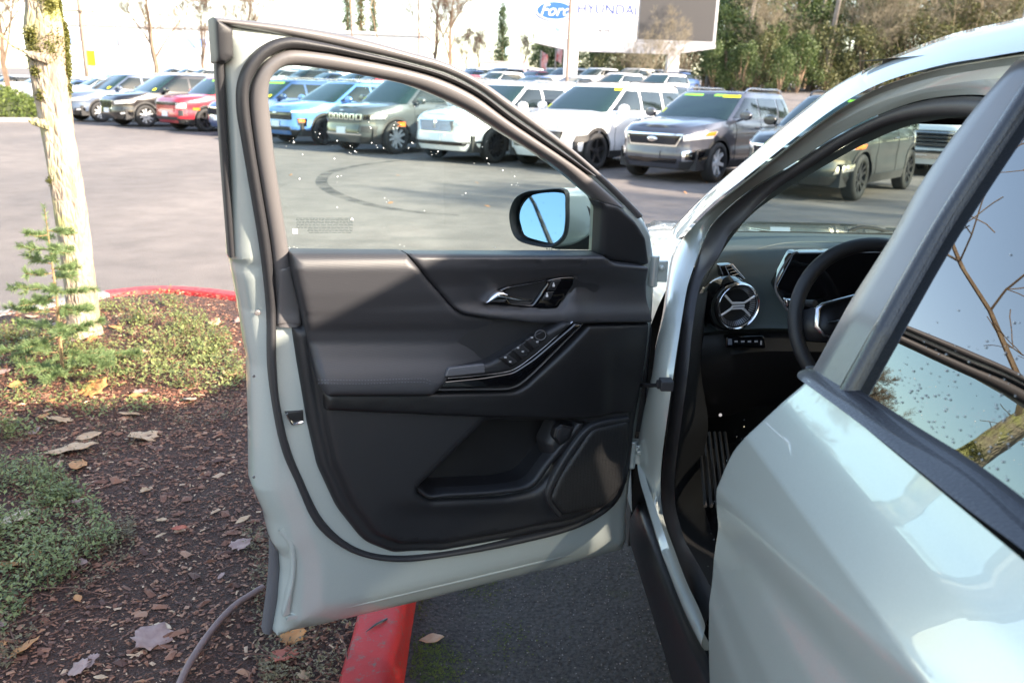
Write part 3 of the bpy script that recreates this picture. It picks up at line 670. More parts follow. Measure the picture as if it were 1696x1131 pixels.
# side flange below the drip edge, A pillar and hinge pillar in one pressing
def mix(A, B, f, n): return [(p[0]*(1-f)+q[0]*f, p[1]*(1-f)+q[1]*f) for p, q in zip([tuple(x) for x in smooth_curve(A, n)], [tuple(x) for x in smooth_curve(B, n)])]
NJ = 44
lows = [PILL, None, None, None, RUBLO]; ups = [DRIP, None, None, None, RUBO]
RIB2 = [(1120, 452)]+RIB[1:]
low_off = [None, 0.004, 0.012, 0.026, 0.045]; up_off = [0.0, 0.043, 0.042, 0.062, 0.072]; j_off = [0.03, 0.024, 0.030, 0.045, 0.058]
curves_j = []
for k in range(5):
    f = k/4.0
    lo_ = mix(PILL, RUBLO, f, NJ)
    up_c = mix(DRIP, RIB2, f*2, NJ) if f <= 0.5 else mix(RIB2, RUBO, (f-0.5)*2, NJ)
    if k == 1: up_c = mix(DRIP, RIB2, 0.45, NJ)
    if k == 3: up_c = mix(RIB2, RUBO, 0.6, NJ)
    jx = (lo_[-1][0]*0.5+up_c[0][0]*0.5, lo_[-1][1]*0.5+up_c[0][1]*0.5); pts_ = []
    for i, q in enumerate(lo_):
        base_o = float(np.interp(i, np.linspace(0, NJ-1, len(PILLO)), PILLO)) if k == 0 else low_off[k]
        w_ = float(sstep(0.72, 1.0, i/(NJ-1))); q = (q[0]+(jx[0]-lo_[-1][0])*w_, q[1]+(jx[1]-lo_[-1][1])*w_)
        pts_.append(c3([q], base_o*(1-w_)+j_off[k]*w_)[0])
    for i, q in enumerate(up_c[1:], 1):
        w_ = 1-float(sstep(0.0, 0.22, i/(NJ-1))); q = (q[0]+(jx[0]-up_c[0][0])*w_, q[1]+(jx[1]-up_c[0][1])*w_)
        pts_.append(c3([q], up_off[k]*(1-w_)+j_off[k]*w_)[0])
    curves_j.append(pts_)
back_c = [p+Vector((0.05, 0.01, 0)) for p in curves_j[0][:NJ]] + [p+Vector((0.02, 0.0, 0)) for p in curves_j[0][NJ:]]
mb = MB(); mb.grid([back_c]+curves_j); jo = fix_normals(mb.build('door_jamb', M_PAINT, angle=75), None)
sm_ = jo.modifiers.new('smooth', 'SMOOTH'); sm_.factor = 0.5; sm_.iterations = 4
sb_ = jo.modifiers.new('subdiv', 'SUBSURF'); sb_.levels = 1; sb_.render_levels = 1
cp(jo)
def side_band(name, A, B, material, o1, o2, h, n=120):
    a = smooth_curve(A, n); b = smooth_curve(B, n); rows = []
    for i in range(n):
        p = c3([a[i]], o1)[0]; q = c3([b[i]], o2)[0]; ax_ = (q-p); out_ = Vector((-1, -0.35, 0)).normalized(); row = []
        for j in range(9):
            w_ = j/8; row.append(p+ax_*w_+out_*h*math.sqrt(max(0, 1-(2*w_-1)**2)))
        rows.append(row)
    mb = MB(); mb.grid(rows); return cp(fix_normals(mb.build(name, material, angle=60), None))
side_band('opening_seal', RUBLO[:-1]+RUBO, RUBLI[:-1]+RUBI, mat('opening_rubber', (0.03, 0.028, 0.03), 0.5, bump=0.1, bscale=300), 0.07, 0.085, 0.012)
# inner A pillar trim and windscreen edge
WSE = [(1200, 405), (1220, 378), (1241, 356), (1326, 299), (1418, 246), (1492, 213), (1545, 200), (1640, 190)]
loftp = loft('pillar_trim', [c3([tuple(x) for x in smooth_curve(RUBI, 12)], 0.085), [S.to3(*S.to2(u, v, -0.15), -0.15) for u, v in WSE], [p+Vector((0.06, 0.10, 0.02)) for p in [S.to3(*S.to2(u, v, -0.15), -0.15) for u, v in WSE]]], M_BLACK, n=60); cp(loftp)
lowi = loft('kick_trim', [c3(RUBLI, 0.085), c3([(u+14, v-4) for u, v in RUBLI], 0.12), c3([(u+(46 if v > 640 else 22), v-10) for u, v in RUBLI], 0.20)], M_BLACK, n=60); cp(lowi)
# rocker cover (black plastic) below the sill
RKO = [(1115, 1131), (1096, 1065), (1070, 982), (1052, 925), (1042, 893)]
RKI = [(1166, 1110), (1129, 1028), (1100, 955), (1081, 900), (1060, 832)]
mb = MB(); a = smooth_curve([(1140, 1215)]+RKO, 40); b = smooth_curve([(1200, 1190)]+RKI, 40); rows = []
for i in range(40):
    p = on_plane(*a[i], (0.452, 0, 0), (1, 0, 0)); q = c3([b[i]], 0.012)[0]; q2 = p*0.45+q*0.55+Vector((-0.016, 0, 0)); p2 = Vector((p.x+0.05, p.y, p.z-0.03))
    rows.append([p2, p, p*0.8+q2*0.2+Vector((-0.005, 0, 0.0)), q2, q*0.85+q2*0.15+Vector((-0.004, 0, 0)), q, q+Vector((0.02, 0, 0))])
mb.grid(rows); cp(fix_normals(mb.build('rocker_cover', M_TRIMD, angle=70), None))
mb = MB(); mb.tube([on_plane(u, v, (0.45, 0, 0), (1, 0, 0)) for u, v in smooth_curve([(1040, 890), (1048, 905), (1060, 945), (1072, 985)], 14)], 0.003, 6); cp(mb.build('rocker_seam', mat('seam_grey', (0.25, 0.25, 0.26), 0.4)))
# splash area behind the front wheel, under the fender
mb = MB(); mb.box((0.58, 2.55, 0.36), (0.20, 0.72, 0.34)); mb.box((0.50, 2.24, 0.38), (0.12, 0.10, 0.36)); cp(mb.build('wheel_well_liner', M_BLACK))
# hinges and door check
for (u, v) in ((1083, 449), (1046, 752)):
    c = on_plane(u, v, (0.42, 2.03, 0), D.Nn); mb = MB(); mb.box(c+Vector((0.012, 0.02, 0)), (0.045, 0.05, 0.055)); mb.lathe([(0.012, -0.04), (0.012, 0.04)], c, 12, None, True, True); mb.lathe([(0.008, 0), (0.008, 0.006), (0.004, 0.008)], c+Vector((0.018, -0.006, 0.01)), 8, Matrix.Rotation(math.pi/2, 3, 'X'), False, True)
    cp(mb.build('door_hinge', M_PAINT, bevel=0.004))
ca = c3([(1108, 636)], 0.02)[0]; cb = D.to3(*D.to2(1062, 640, 0.0), -0.01)
mb = MB(); mb.tube([cb, ca*0.5+cb*0.5+Vector((0, 0, -0.002)), ca], 0.006, 8); mb.box(ca+Vector((-0.008, -0.005, 0.001)), (0.03, 0.034, 0.024)); mb.box(ca*0.75+cb*0.25, (0.02, 0.02, 0.018)); cp(mb.build('door_check_strap', M_RUB, bevel=0.003))
hm = MB(); 
for z0, z1 in ((0.62, 0.98),):
    hm.box(D.to3(-0.012, (z0+z1)/2-0.02, -0.035), (0.028, 0.03, 0.30)); 
cp(hm.build('harness_boot', M_RUB, bevel=0.006))

# ---------------------------------------------------------------- rear door
edge = trace(S, [(1330, 630), (1290, 664), (1257, 695), (1231, 720), (1213, 740), (1199, 768), (1187, 799), (1177, 842), (1170, 882), (1164, 930), (1160, 999), (1160, 1069), (1162, 1131)], 0.0)
edge = smooth_curve(edge, 30)
def yfront(z): return float(np.interp(z, edge[::-1, 1], edge[::-1, 0]))
def ztop(y): return 1.104+0.020*min(1.0, max(0.0, 1.15-y))
zlev = sorted([0.315, 0.985, 0.980, 0.990, 0.975, 0.995]+list(np.linspace(0.33, 0.97, 46))+list(np.linspace(1.0, 1.092, 12)))
tcol = [0.0, 0.0015, 0.004, 0.007, 0.010, 0.014, 0.02]+list(np.linspace(0.03, 1.0, 60))
def rd_pt(y, z, e):
    line2 = 0.845+(1.32-y)*0.20; r = -0.016*float(sstep(0.0, 0.09, line2-z))+0.002*math.exp(-((z-line2)/0.012)**2)
    line3 = 0.66-(1.32-y)*0.16; r += 0.003*float(sstep(0.0, 0.07, line3-z))
    return S.to3(y, z, -0.02+0.02*float(qround(e/0.014))+r)
rows = []
for z in zlev+[None]:
    row = []
    for t in tcol:
        zz_ = 1.099 if z is None else z; yf_ = yfront(min(zz_, 1.099)); y = yf_-(t if t <= 0.02 else 0.02+(t-0.02)/0.98*(yf_-0.02+0.05)); row.append(rd_pt(y, ztop(y) if z is None else z, t if t <= 0.02 else 0.02))
    rows.append(row)
mb = MB(); mb.grid([[p+Vector((0.05, 0, 0)) for p in rows[0]]]+rows); mb.grid([[r[0] for r in rows], [r[0]+Vector((0.05, 0.0, 0)) for r in rows]])
rd = cp(fix_normals(mb.build('rear_door', M_PAINT, angle=80), None))
rd['label'] = 'closed rear door in front of the camera'
MT = [(1333, 612), (1345, 608), (1403, 642), (1516, 717), (1610, 777), (1696, 842), (1800, 920)]
MBm = [(1329, 629), (1334, 634), (1400, 683), (1469, 736), (1610, 849), (1696, 911), (1800, 990)]
band('belt_moulding', S, MT, MBm, M_MOULD, rd, dA=-0.03, dB=0.002, h=0.010, n=70, k=10, base=0.03)
band('glass_run', S, [(1340, 606), (1403, 638), (1516, 709), (1610, 768), (1696, 832), (1800, 910)], [(1340, 612), (1403, 644), (1516, 719), (1610, 779), (1696, 844), (1800, 922)], M_RUB, rd, d=-0.036, h=0.006, n=60, base=0.03)
BPL = [(1338, 622), (1348, 606), (1405, 502), (1475, 391), (1524, 303), (1602, 193), (1680, 101), (1700, 78)]
BPR = [(1392, 642), (1398, 630), (1466, 511), (1541, 380), (1600, 286), (1670, 178), (1712, 115), (1735, 85)]
ba = [S.to3(*S.to2(*p, -0.025), -0.025) for p in smooth_curve(BPL, 50)]; bb = [S.to3(*S.to2(*p, -0.025), -0.025) for p in smooth_curve(BPR, 50)]
mb = MB(); mb.grid([[a+Vector((0.03, 0.004, 0)), a+Vector((0.002, 0.001, 0)), a+Vector((0, -0.003, 0)), (a+b)/2+Vector((-0.002, 0, 0)), b+Vector((0, 0.003, 0)), b, b+Vector((0.02, 0, 0))] for a, b in zip(ba, bb)])
o = fix_normals(mb.build('pillar_applique', M_APPL, rd, angle=30), None)
band('pillar_gasket', S, [(1392, 642), (1466, 511), (1541, 380), (1600, 286), (1670, 178), (1712, 115)], [(1405, 648), (1480, 513), (1555, 382), (1614, 290), (1684, 184), (1726, 121)], M_MOULD, rd, d=-0.026, h=0.006, n=60, base=0.02)
# tinted rear glass
gy = [1.19, 1.06, 0.9, 0.7, 0.5, 0.3, 0.1, -0.05]
rows = [[Vector((xs(z)+0.042+0.012*((z-1.1)/0.45)**2*0, y, z)) for y in gy] for z in (1.10, 1.2, 1.3, 1.4, 1.5, 1.56)]
mb = MB(); mb.grid(rows); rg = fix_normals(mb.build('rear_window', M_TINT, rd), None)
dm = MB()
for k in range(300):
    y = rr.uniform(0.55, 1.02); z = 1.13+abs(rr.gauss(0, 0.07)); 
    if z > 1.5: continue
    c = Vector((xs(z)+0.041, y, z)); r_ = rr.uniform(0.0005, 0.0016); dm.lathe([(r_, 0), (r_*0.75, r_*0.45), (0.0001, r_*0.62)], c, 6, Vector((-0.9, 0, 0.44)).to_track_quat('Z', 'Y').to_matrix())
o = dm.build('glass_droplets', mat('drop_grey', (0.22, 0.225, 0.23), 0.05, spec=0.8, coat=1), rd); o['kind'] = 'stuff'
dm = MB()
for k in range(170):
    y = rr.uniform(0.85, 1.28); z = rr.uniform(0.60, 1.06); 
    if rr.random() < 0.5: y = 1.21+rr.gauss(0, 0.03); z = rr.uniform(0.8, 1.0)
    c = Vector((xs(z)-0.001, y, z)); r_ = rr.uniform(0.0005, 0.0014); dm.lathe([(r_, 0), (r_*0.7, r_*0.5), (0.0001, r_*0.65)], c, 6, Vector((-1, 0, 0.2)).to_track_quat('Z', 'Y').to_matrix())
o = dm.build('paint_droplets', M_DROP, rd); o['kind'] = 'stuff'
# ---------------------------------------------------------------- rest of the body (needed for its shadow and from other viewpoints)
mb = MB()
zz = [0.20, 0.35, 0.6, 0.8, 1.0, 1.10, 1.3, 1.5, 1.58]
yy = [0.0, -0.4, -0.8, -1.2, -1.6, -1.95]
def sx(y, z): return xs(z)+0.02+max(0, (-1.2-y))**2*0.25
mb.grid([[Vector((sx(y, z), y + (0.12*max(0, z-1.0)/0.6 if y < -1.5 else 0), z)) for y in yy] for z in zz])
mb.grid([[Vector((2.7-sx(y, z), y + (0.12*max(0, z-1.0)/0.6 if y < -1.5 else 0), z)) for y in [0.0]+yy[1:]] for z in zz])
mb.grid([[Vector((x, -1.95+0.12*max(0, z-1.0)/0.6, z)) for x in (sx(-1.95, z), 1.35, 2.7-sx(-1.95, z))] for z in zz])
cp(mb.build('rear_body', M_PAINT))
mb = MB()
yr = [0.0, 0.5, 1.0, 1.5, 2.0, 2.5, 3.0, 3.5, 3.72]
zr = [0.25, 0.45, 0.7, 0.9, 1.0, 1.08]
mb.grid([[Vector((2.7-xs(z)-max(0, y-3.0)**2*0.25, y, min(z, 1.08-max(0, y-2.6)*0.13))) for y in yr] for z in zr])
cp(mb.build('right_flank', M_PAINT))
for (y0, y1, ya, yb) in ((1.05, 1.18, 1.02, 1.12), (0.0, 0.2, -0.05, 0.12)):
    mb = MB(); mb.add([(2.7-xs(1.08), y0, 1.08), (2.7-xs(1.08), y1, 1.08), (2.7-xs(1.56), yb, 1.56), (2.7-xs(1.56), ya, 1.56)], [(0, 1, 2, 3)])
    cp(mb.build('right_pillar', M_BLACK))
mb = MB(); x1, x2 = 2.7-xs(1.08)-0.03, 2.7-xs(1.56)-0.03
mb.add([(x1, 0.2, 1.08), (x1, 1.05, 1.08), (x2, 1.02, 1.56), (x2, 0.12, 1.56)], [(0, 1, 2, 3)]); cp(mb.build('right_rear_window', glass_mat('sun_block_rear', (0.045, 0.05, 0.05))))  # tint darkened to keep sun from crossing the cabin
mb = MB(); mb.add([(x1, 1.18, 1.08), (x1, 2.50, 1.08), (x2, 1.92, 1.56), (x2, 1.12, 1.56)], [(0, 1, 2, 3)]); cp(mb.build('right_front_window', glass_mat('sun_block_front', (0.06, 0.065, 0.065))))  # near-opaque tint added to block sun from the open door
mb = MB(); mb.box((x2-0.01, 0.1, 1.565), (0.10, 3.5, 0.09)); cp(mb.build('right_roof_rail', M_BLACK))
mb = MB(); mb.box((xs(1.56)+0.07, -0.2, 1.555), (0.06, 2.7, 0.06)); cp(mb.build('left_roof_rail', M_BLACK))
# hood, left fender, cowl
mb = MB(); rows = []
for y in (2.62, 2.8, 3.1, 3.4, 3.65, 3.78):
    row = []
    for w_ in (0, 0.03, 0.10, 0.25, 0.5, 0.75, 0.9, 0.97, 1.0):
        x0 = 0.50+max(0, y-3.2)**2*0.5; x_ = x0+(2.70-2*x0)*w_; e = min(w_, 1-w_)
        z = 1.092-(y-2.62)*0.106-max(0, y-3.5)**2*1.6 - 0.10*(max(0, 0.10-e)/0.10)**2 + 0.012*math.sin(math.pi*w_)
        row.append(Vector((x_, y, z)))
    rows.append(row)
mb.grid(rows); cp(fix_normals(mb.build('hood', M_PAINT, angle=60), None))
mb = MB(); rows = []
for y in (2.12, 2.3, 2.5, 2.7, 3.0, 3.4, 3.7):
    inn = max(0, y-3.1)**2*0.45; row = []
    for x_, z in ((0.535, 1.12), (0.49, 1.07), (0.455, 1.02), (0.425, 0.94), (0.405, 0.80), (0.405, 0.60), (0.43, 0.35)):
        if z < 0.75 and 2.45 < y < 3.3: z = 0.75
        row.append(Vector((x_+inn+(0.03 if y < 2.2 and z > 0.9 else 0), y, z-(y-2.3)*0.14 if z > 0.9 else z)))
    rows.append(row)
mb.grid(rows); cp(fix_normals(mb.build('front_fender', M_PAINT, angle=60), None))
mb = MB(); rows = [[Vector((0.55+1.6*w_, 2.50+0.08*math.sin(math.pi*w_), 1.068)) for w_ in (0, .25, .5, .75, 1)], [Vector((0.55+1.6*w_, 2.64+0.08*math.sin(math.pi*w_), 1.060)) for w_ in (0, .25, .5, .75, 1)]]
mb.grid(rows); cp(fix_normals(mb.build('cowl', M_BLACK), None))
wp = [on_y(u, v, 2.72) for u, v in ((1405, 383), (1425, 377), (1447, 378), (1475, 384), (1560, 392))]
mb = MB(); mb.tube([Vector(p) for p in smooth_curve(wp, 20)], 0.006, 6); cp(mb.build('wiper_arm', M_BLACK))
# windscreen
ws_t = [Vector((0.70+1.30*w_, 1.72+0.17*math.sin(math.pi*w_), 1.52+0.035*math.sin(math.pi*w_))) for w_ in np.linspace(0, 1, 9)]
ws_b = [Vector((0.60+1.50*w_, 2.40+0.16*math.sin(math.pi*w_), 1.085)) for w_ in np.linspace(0, 1, 9)]
mb = MB(); mb.grid([ws_t, [a*0.5+b*0.5+Vector((0, 0.02, 0.025)) for a, b in zip(ws_t, ws_b)], ws_b]); cp(fix_normals(mb.build('windscreen', M_WGLASS), None))
hd = on_y(1545, 214, 1.72)
mb = MB(); mb.box((1.40, 1.74, hd.z+0.045), (1.15, 0.14, 0.07)); cp(mb.build('windscreen_header', M_BLACK, bevel=0.01))
mb = MB(); mb.box((1.02, 1.55, hd.z+0.055), (0.42, 0.20, 0.02), M=Matrix.Rotation(math.radians(-14), 3, 'X')); cp(mb.build('sun_visor', mat('visor', (0.10, 0.105, 0.10), 0.7), bevel=0.008))
mb = MB(); mb.grid([[Vector((x_, y, 1.585+0.02*math.sin(math.pi*(x_-0.75)/1.2))) for x_ in (0.74, 1.0, 1.35, 1.7, 1.96)] for y in (1.75, 1.0, 0.0, -1.5)]); cp(mb.build('headliner', mat('liner', (0.16, 0.16, 0.155), 0.8)))

# ---------------------------------------------------------------- cabin
def yrow(px, y): return [on_y(u, v, y) for u, v in px]
X6 = lambda vs: [(u, v) for u, v in zip((1150, 1195, 1260, 1330, 1420, 1520, 1700), vs)]
dash = [yrow(X6((384, 384, 385, 386, 388, 391, 396)), 2.58), yrow(X6((400, 398, 397, 397, 400, 404, 410)), 2.42), yrow(X6((420, 410, 406, 403, 407, 411, 417)), 2.30), yrow(X6((436, 424, 418, 413, 417, 421, 427)), 2.24),
        yrow(X6((452, 446, 440, 436, 436, 440, 446)), 2.20), yrow(X6((490, 490, 486, 484, 484, 486, 488)), 2.18), yrow(X6((540, 538, 536, 536, 538, 540, 545)), 2.14), yrow(X6((552, 548, 544, 545, 548, 550, 555)), 2.12), yrow(X6((560, 556, 552, 552, 556, 558, 562)), 2.19)]
dash_o = cp(loft('dashboard', dash, M_DASH, n=50))
seam = MB(); seam.tube(yrow([tuple(p) for p in smooth_curve([(1195, 424), (1240, 416), (1290, 404), (1330, 401), (1420, 402)], 20)], 2.27), 0.0012, 5); seam.build('dash_stitch', mat('dash_thread', (0.12, 0.15, 0.15), 0.6), dash_o)
kp_ = [yrow(X6((556, 552, 548, 548, 552, 556, 560)), 2.17), yrow(X6((600, 590, 582, 582, 584, 588, 592)), 2.14), yrow(X6((660, 640, 625, 622, 622, 625, 630)), 2.18), yrow(X6((690, 690, 672, 670, 670, 672, 675)), 2.35)]
cp(loft('knee_panel', kp_, M_TRIMD, n=40))
mb = MB(); mb.grid([[(0.52, 2.75, 0.95), (2.2, 2.75, 0.95)], [(0.52, 2.75, 0.30), (2.2, 2.75, 0.30)], [(0.52, 2.4, 0.28), (2.2, 2.4, 0.28)], [(0.52, -1.5, 0.28), (2.2, -1.5, 0.28)]]); mb.box((1.35, 1.2, 0.45), (0.28, 2.4, 0.40)); mb.grid([[(2.12, 2.6, 1.08), (2.12, -1.6, 1.08)], [(2.16, 2.6, 0.28), (2.16, -1.6, 0.28)]])
mb.grid([[(0.53, 1.15, 1.05), (0.53, -1.6, 1.05)], [(0.53, 1.15, 0.28), (0.53, -1.6, 0.28)]])
cp(mb.build('cabin_tub', M_BLACK))
mb = MB()
for k in range(6):
    a = on_plane(1158+k*9, 716, (0, 0, 0.34), (0, 0.25, 1)); 
    p0 = on_y(1158+k*8.5, 716, 2.25); p1 = on_y(1168+k*10, 838, 1.85); mb.tube([p0, p1], 0.0045, 6)
mo = mb.build('mat_ribs', mat('rib_grey', (0.035, 0.032, 0.03), 0.5)); mo['kind'] = 'stuff'; cp(mo)
mb = MB(); c = on_y(1193, 687, 2.25); mb.lathe([(0.005, 0), (0.004, 0.003), (0.0002, 0.004)], c, 10, Matrix.Rotation(math.pi/2, 3, 'X')); cp(mb.build('footwell_lamp', mat('lamp_lens', (0.4, 0.4, 0.45), 0.3, emit=((0.9, 0.92, 1.0), 0.10))))
# round vent
vp = YSurf(2.10); vc = on_y(1221, 507, 2.09); R_ = 0.0635; VM = Matrix.Rotation(math.radians(90), 3, 'X') @ Matrix.Rotation(math.radians(0), 3, 'Z')
VT = Matrix.Rotation(math.radians(14), 3, 'Z') @ VM
mb = MB(); mb.lathe([(R_*0.96, -0.06), (R_*1.18, -0.05), (R_*1.20, -0.02), (R_*1.06, 0.004), (R_*1.0, 0.004)], vc+Vector((-0.012, 0.01, -0.002)), 48, VT); vent = cp(mb.build('air_vent', M_GLOSSB, angle=60))
mb = MB(); mb.lathe([(R_*1.02, -0.004), (R_*1.0, 0.006), (R_*0.95, 0.009), (R_*0.88, 0.005), (R_*0.86, -0.01)], vc, 48, VT); mb.build('chrome_ring', M_CHROME, vent, angle=60)
mb = MB(); mb.lathe([(R_*0.87, -0.004), (R_*0.80, -0.02), (R_*0.4, -0.03), (0.0005, -0.03)], vc, 40, VT); mb.build('vent_throat', M_BLACK, vent)
def vpt(x_, y_, d=0.0): return vc + VT @ Vector((x_*R_, y_*R_, d))
mb = MB()
for k in range(56):
    a = 2*math.pi*k/56; mb.tube([vpt(0.70*math.cos(a), 0.70*math.sin(a), -0.012), vpt(0.86*math.cos(a), 0.86*math.sin(a), -0.002)], 0.0011, 4)
o = mb.build('vent_ticks', mat('tick', (0.35, 0.35, 0.37), 0.3, metal=0.8), vent); o['kind'] = 'stuff'
for pts in ([(-0.66, 0.50), (-0.30, 0.16), (0.26, 0.14), (0.74, 0.42)], [(-0.74, -0.36), (-0.34, -0.10), (-0.28, -0.05)], [(0.22, -0.10), (0.34, -0.16), (0.62, -0.42)]):
    mb = MB(); mb.tube([vpt(x_, y_, 0.004) for x_, y_ in pts], 0.0032, 6); mb.build('vent_vane', mat('vane_silver', (0.72, 0.72, 0.74), 0.25, metal=0.25), vent)
mb = MB(); mb.tube([vpt(x_, y_, 0.003) for x_, y_ in ((-0.26, 0.02), (0.30, 0.02), (0.30, -0.09), (-0.26, -0.09), (-0.26, 0.02))], 0.0028, 6); mb.build('vent_tab', MATS['vane_silver'], vent)
P9 = YSurf(2.135, 0.6, 1.02)
panel('vent_cowl', P9, [(1192, 440, 2), (1212, 438, 2), (1236, 462, 4), (1228, 472, 6), (1196, 478, 6)], M_GLOSSB, vent, d0=0.0, rise=0.004, r=0.006, back=0.03, step=0.02)
mb = MB()
for i in range(4):
    f = i/3.0; mb.tube([P9.to3(*P9.to2(1203+10*f, 443+14*f-1, 0.006), 0.006), P9.to3(*P9.to2(1211+12*f, 440+14*f, 0.006), 0.006)], 0.001, 5)
for q in ([(1191, 440), (1199, 458), (1193, 468)], [(1201, 440), (1213, 438), (1233, 461), (1211, 463), (1201, 440)]): mb.tube([P9.to3(*P9.to2(u, v, 0.005), 0.005) for u, v in q], 0.0013, 5)
o = mb.build('vent_trim_lines', M_SATIN, vent); o['kind'] = 'stuff'
# switch bank
P8 = YSurf(2.115, 0.1, 0.9)
sb = cp(panel('switch_bank', P8, [(1202, 557, 4), (1265, 555, 6), (1269, 577, 6), (1201, 575, 4)], M_GLOSSB, d0=0.0, rise=0.004, r=0.003, back=0.02, step=0.02))
for k, u in enumerate((1209, 1220, 1231, 1242, 1253, 1261)):
    mb = MB(); w_ = 3.5 if k < 5 else 1.6; strip(mb, u-w_, 561 if k == 0 else 564, u+w_*(0.6 if k else 1), 571 if k in (0, 5) else 567, 0.0048, P8); mb.build('switch_icon', mat('icon_dim', (0.16, 0.18, 0.22), 0.5) if k == 0 else mat('icon_soft', (0.35, 0.35, 0.37), 0.5), sb, smooth=False)
# cluster display
PC = YSurf(2.07, 0.25, 1.04)
cl = cp(panel('display_screen', PC, [(1313, 418, 5), (1460, 416, 4), (1490, 500, 4), (1450, 512, 4), (1306, 514, 6), (1284, 474, 4)], M_GLOSSB, d0=0.0, rise=0.004, r=0.004, back=0.04, step=0.03))
band('screen_bezel', PC, [(1320, 416), (1312, 419), (1282, 474), (1302, 515)], [(1324, 419), (1315, 421), (1286, 474), (1306, 513)], M_SATIN if False else mat('bezel', (0.10, 0.10, 0.11), 0.25), cl, d=0.004, h=0.004, n=20, k=4)
ck = MB(); cx = on_y(1300, 500, 2.0)
PS = YSurf(1.98, 0.0, 1.0)
stalk = cp(panel('control_stalk', PS, [(1299, 495, 3), (1314, 494, 3), (1317, 508, 3), (1300, 509, 4)], M_CHROME, d0=0.0, rise=0.008, r=0.008, back=0.01, step=0.01))
mb = MB(); mb.tube([on_y(1314, 501, 1.975), on_y(1350, 503, 1.90)], 0.009, 8); mb.build('stalk_stem', M_SATIN if False else M_TRIM, stalk)
# steering wheel
wc = on_y(1452, 536, 1.74); tilt = math.radians(24)
WM = Matrix.Rotation(math.radians(-4), 3, 'Z') @ Matrix.Rotation(math.pi/2-tilt, 3, 'X')   # local z faces the driver
mb = MB(); nR = 64; rim_ = []
for k in range(nR+1):
    a = 2*math.pi*k/nR; rim_.append(wc + WM @ Vector((0.180*math.cos(a), 0.180*math.sin(a), 0)))
mb.tube(rim_, 0.0165, 12, cap=False, up=WM @ Vector((0, 0, 1)))
sw = cp(mb.build('steering_wheel', mat('wheel_leather', (0.014, 0.014, 0.016), 0.5, bump=0.3, bscale=800)))
def wpt(x_, y_, d=0.0): return wc + WM @ Vector((x_, y_, d))
mb = MB(); mb.lathe([(0.075, -0.05), (0.078, 0.0), (0.065, 0.018), (0.03, 0.025), (0.0004, 0.026)], wc-WM @ Vector((0, 0, 0.01)), 24, WM); mb.build('wheel_hub', M_TRIM, sw)
mb = MB(); mb.add([wpt(-0.17, 0.02, -0.012), wpt(-0.06, 0.055, 0.0), wpt(-0.06, -0.05, 0.0), wpt(-0.155, -0.045, -0.012)], [(0, 1, 2, 3)]); o = mb.build('spoke', M_TRIMD, sw)
sol = o.modifiers.new('solid', 'SOLIDIFY'); sol.thickness = 0.02
mb = MB(); mb.add([wpt(0.17, 0.02, -0.012), wpt(0.06, 0.055, 0.0), wpt(0.06, -0.05, 0.0), wpt(0.155, -0.045, -0.012)], [(3, 2, 1, 0)]); o = mb.build('spoke', M_TRIMD, sw)
sol = o.modifiers.new('solid', 'SOLIDIFY'); sol.thickness = 0.02
mb = MB(); mb.tube([wpt(x_, y_, 0.020) for x_, y_ in ((-0.055, 0.058), (-0.125, 0.035), (-0.138, 0.024), (-0.140, -0.016), (-0.122, -0.034), (-0.06, -0.05))], [0.005, 0.006, 0.007, 0.007, 0.003, 0.002], 6, flat=0.6); mb.build('spoke_trim', M_SATIN, sw)
mb = MB(); mb.tube([wpt(-0.115, -0.005, 0.022), wpt(-0.08, 0.0, 0.024)], 0.0026, 6); mb.build('spoke_button', M_CHROME, sw)
# driver seat
mb = MB(); mb.box((0.98, 0.85, 0.62), (0.50, 0.52, 0.20)); mb.box((0.98, 0.52, 0.98), (0.48, 0.16, 0.66), M=Matrix.Rotation(math.radians(12), 3, 'X')); mb.box((0.98, 0.44, 1.40), (0.26, 0.10, 0.16))
cp(mb.build('driver_seat', M_TRIM, bevel=0.05, seg=3))
mb = MB(); mb.box((1.72, 0.85, 0.62), (0.50, 0.52, 0.20)); mb.box((1.72, 0.52, 0.98), (0.48, 0.16, 0.66), M=Matrix.Rotation(math.radians(12), 3, 'X')); mb.box((1.72, 0.44, 1.40), (0.26, 0.10, 0.16))
cp(mb.build('passenger_seat', M_TRIM, bevel=0.05, seg=3))
mb = MB(); mb.box((1.35, -0.35, 0.95), (1.4, 0.22, 0.80)); cp(mb.build('rear_seat', M_TRIM, bevel=0.05, seg=3))
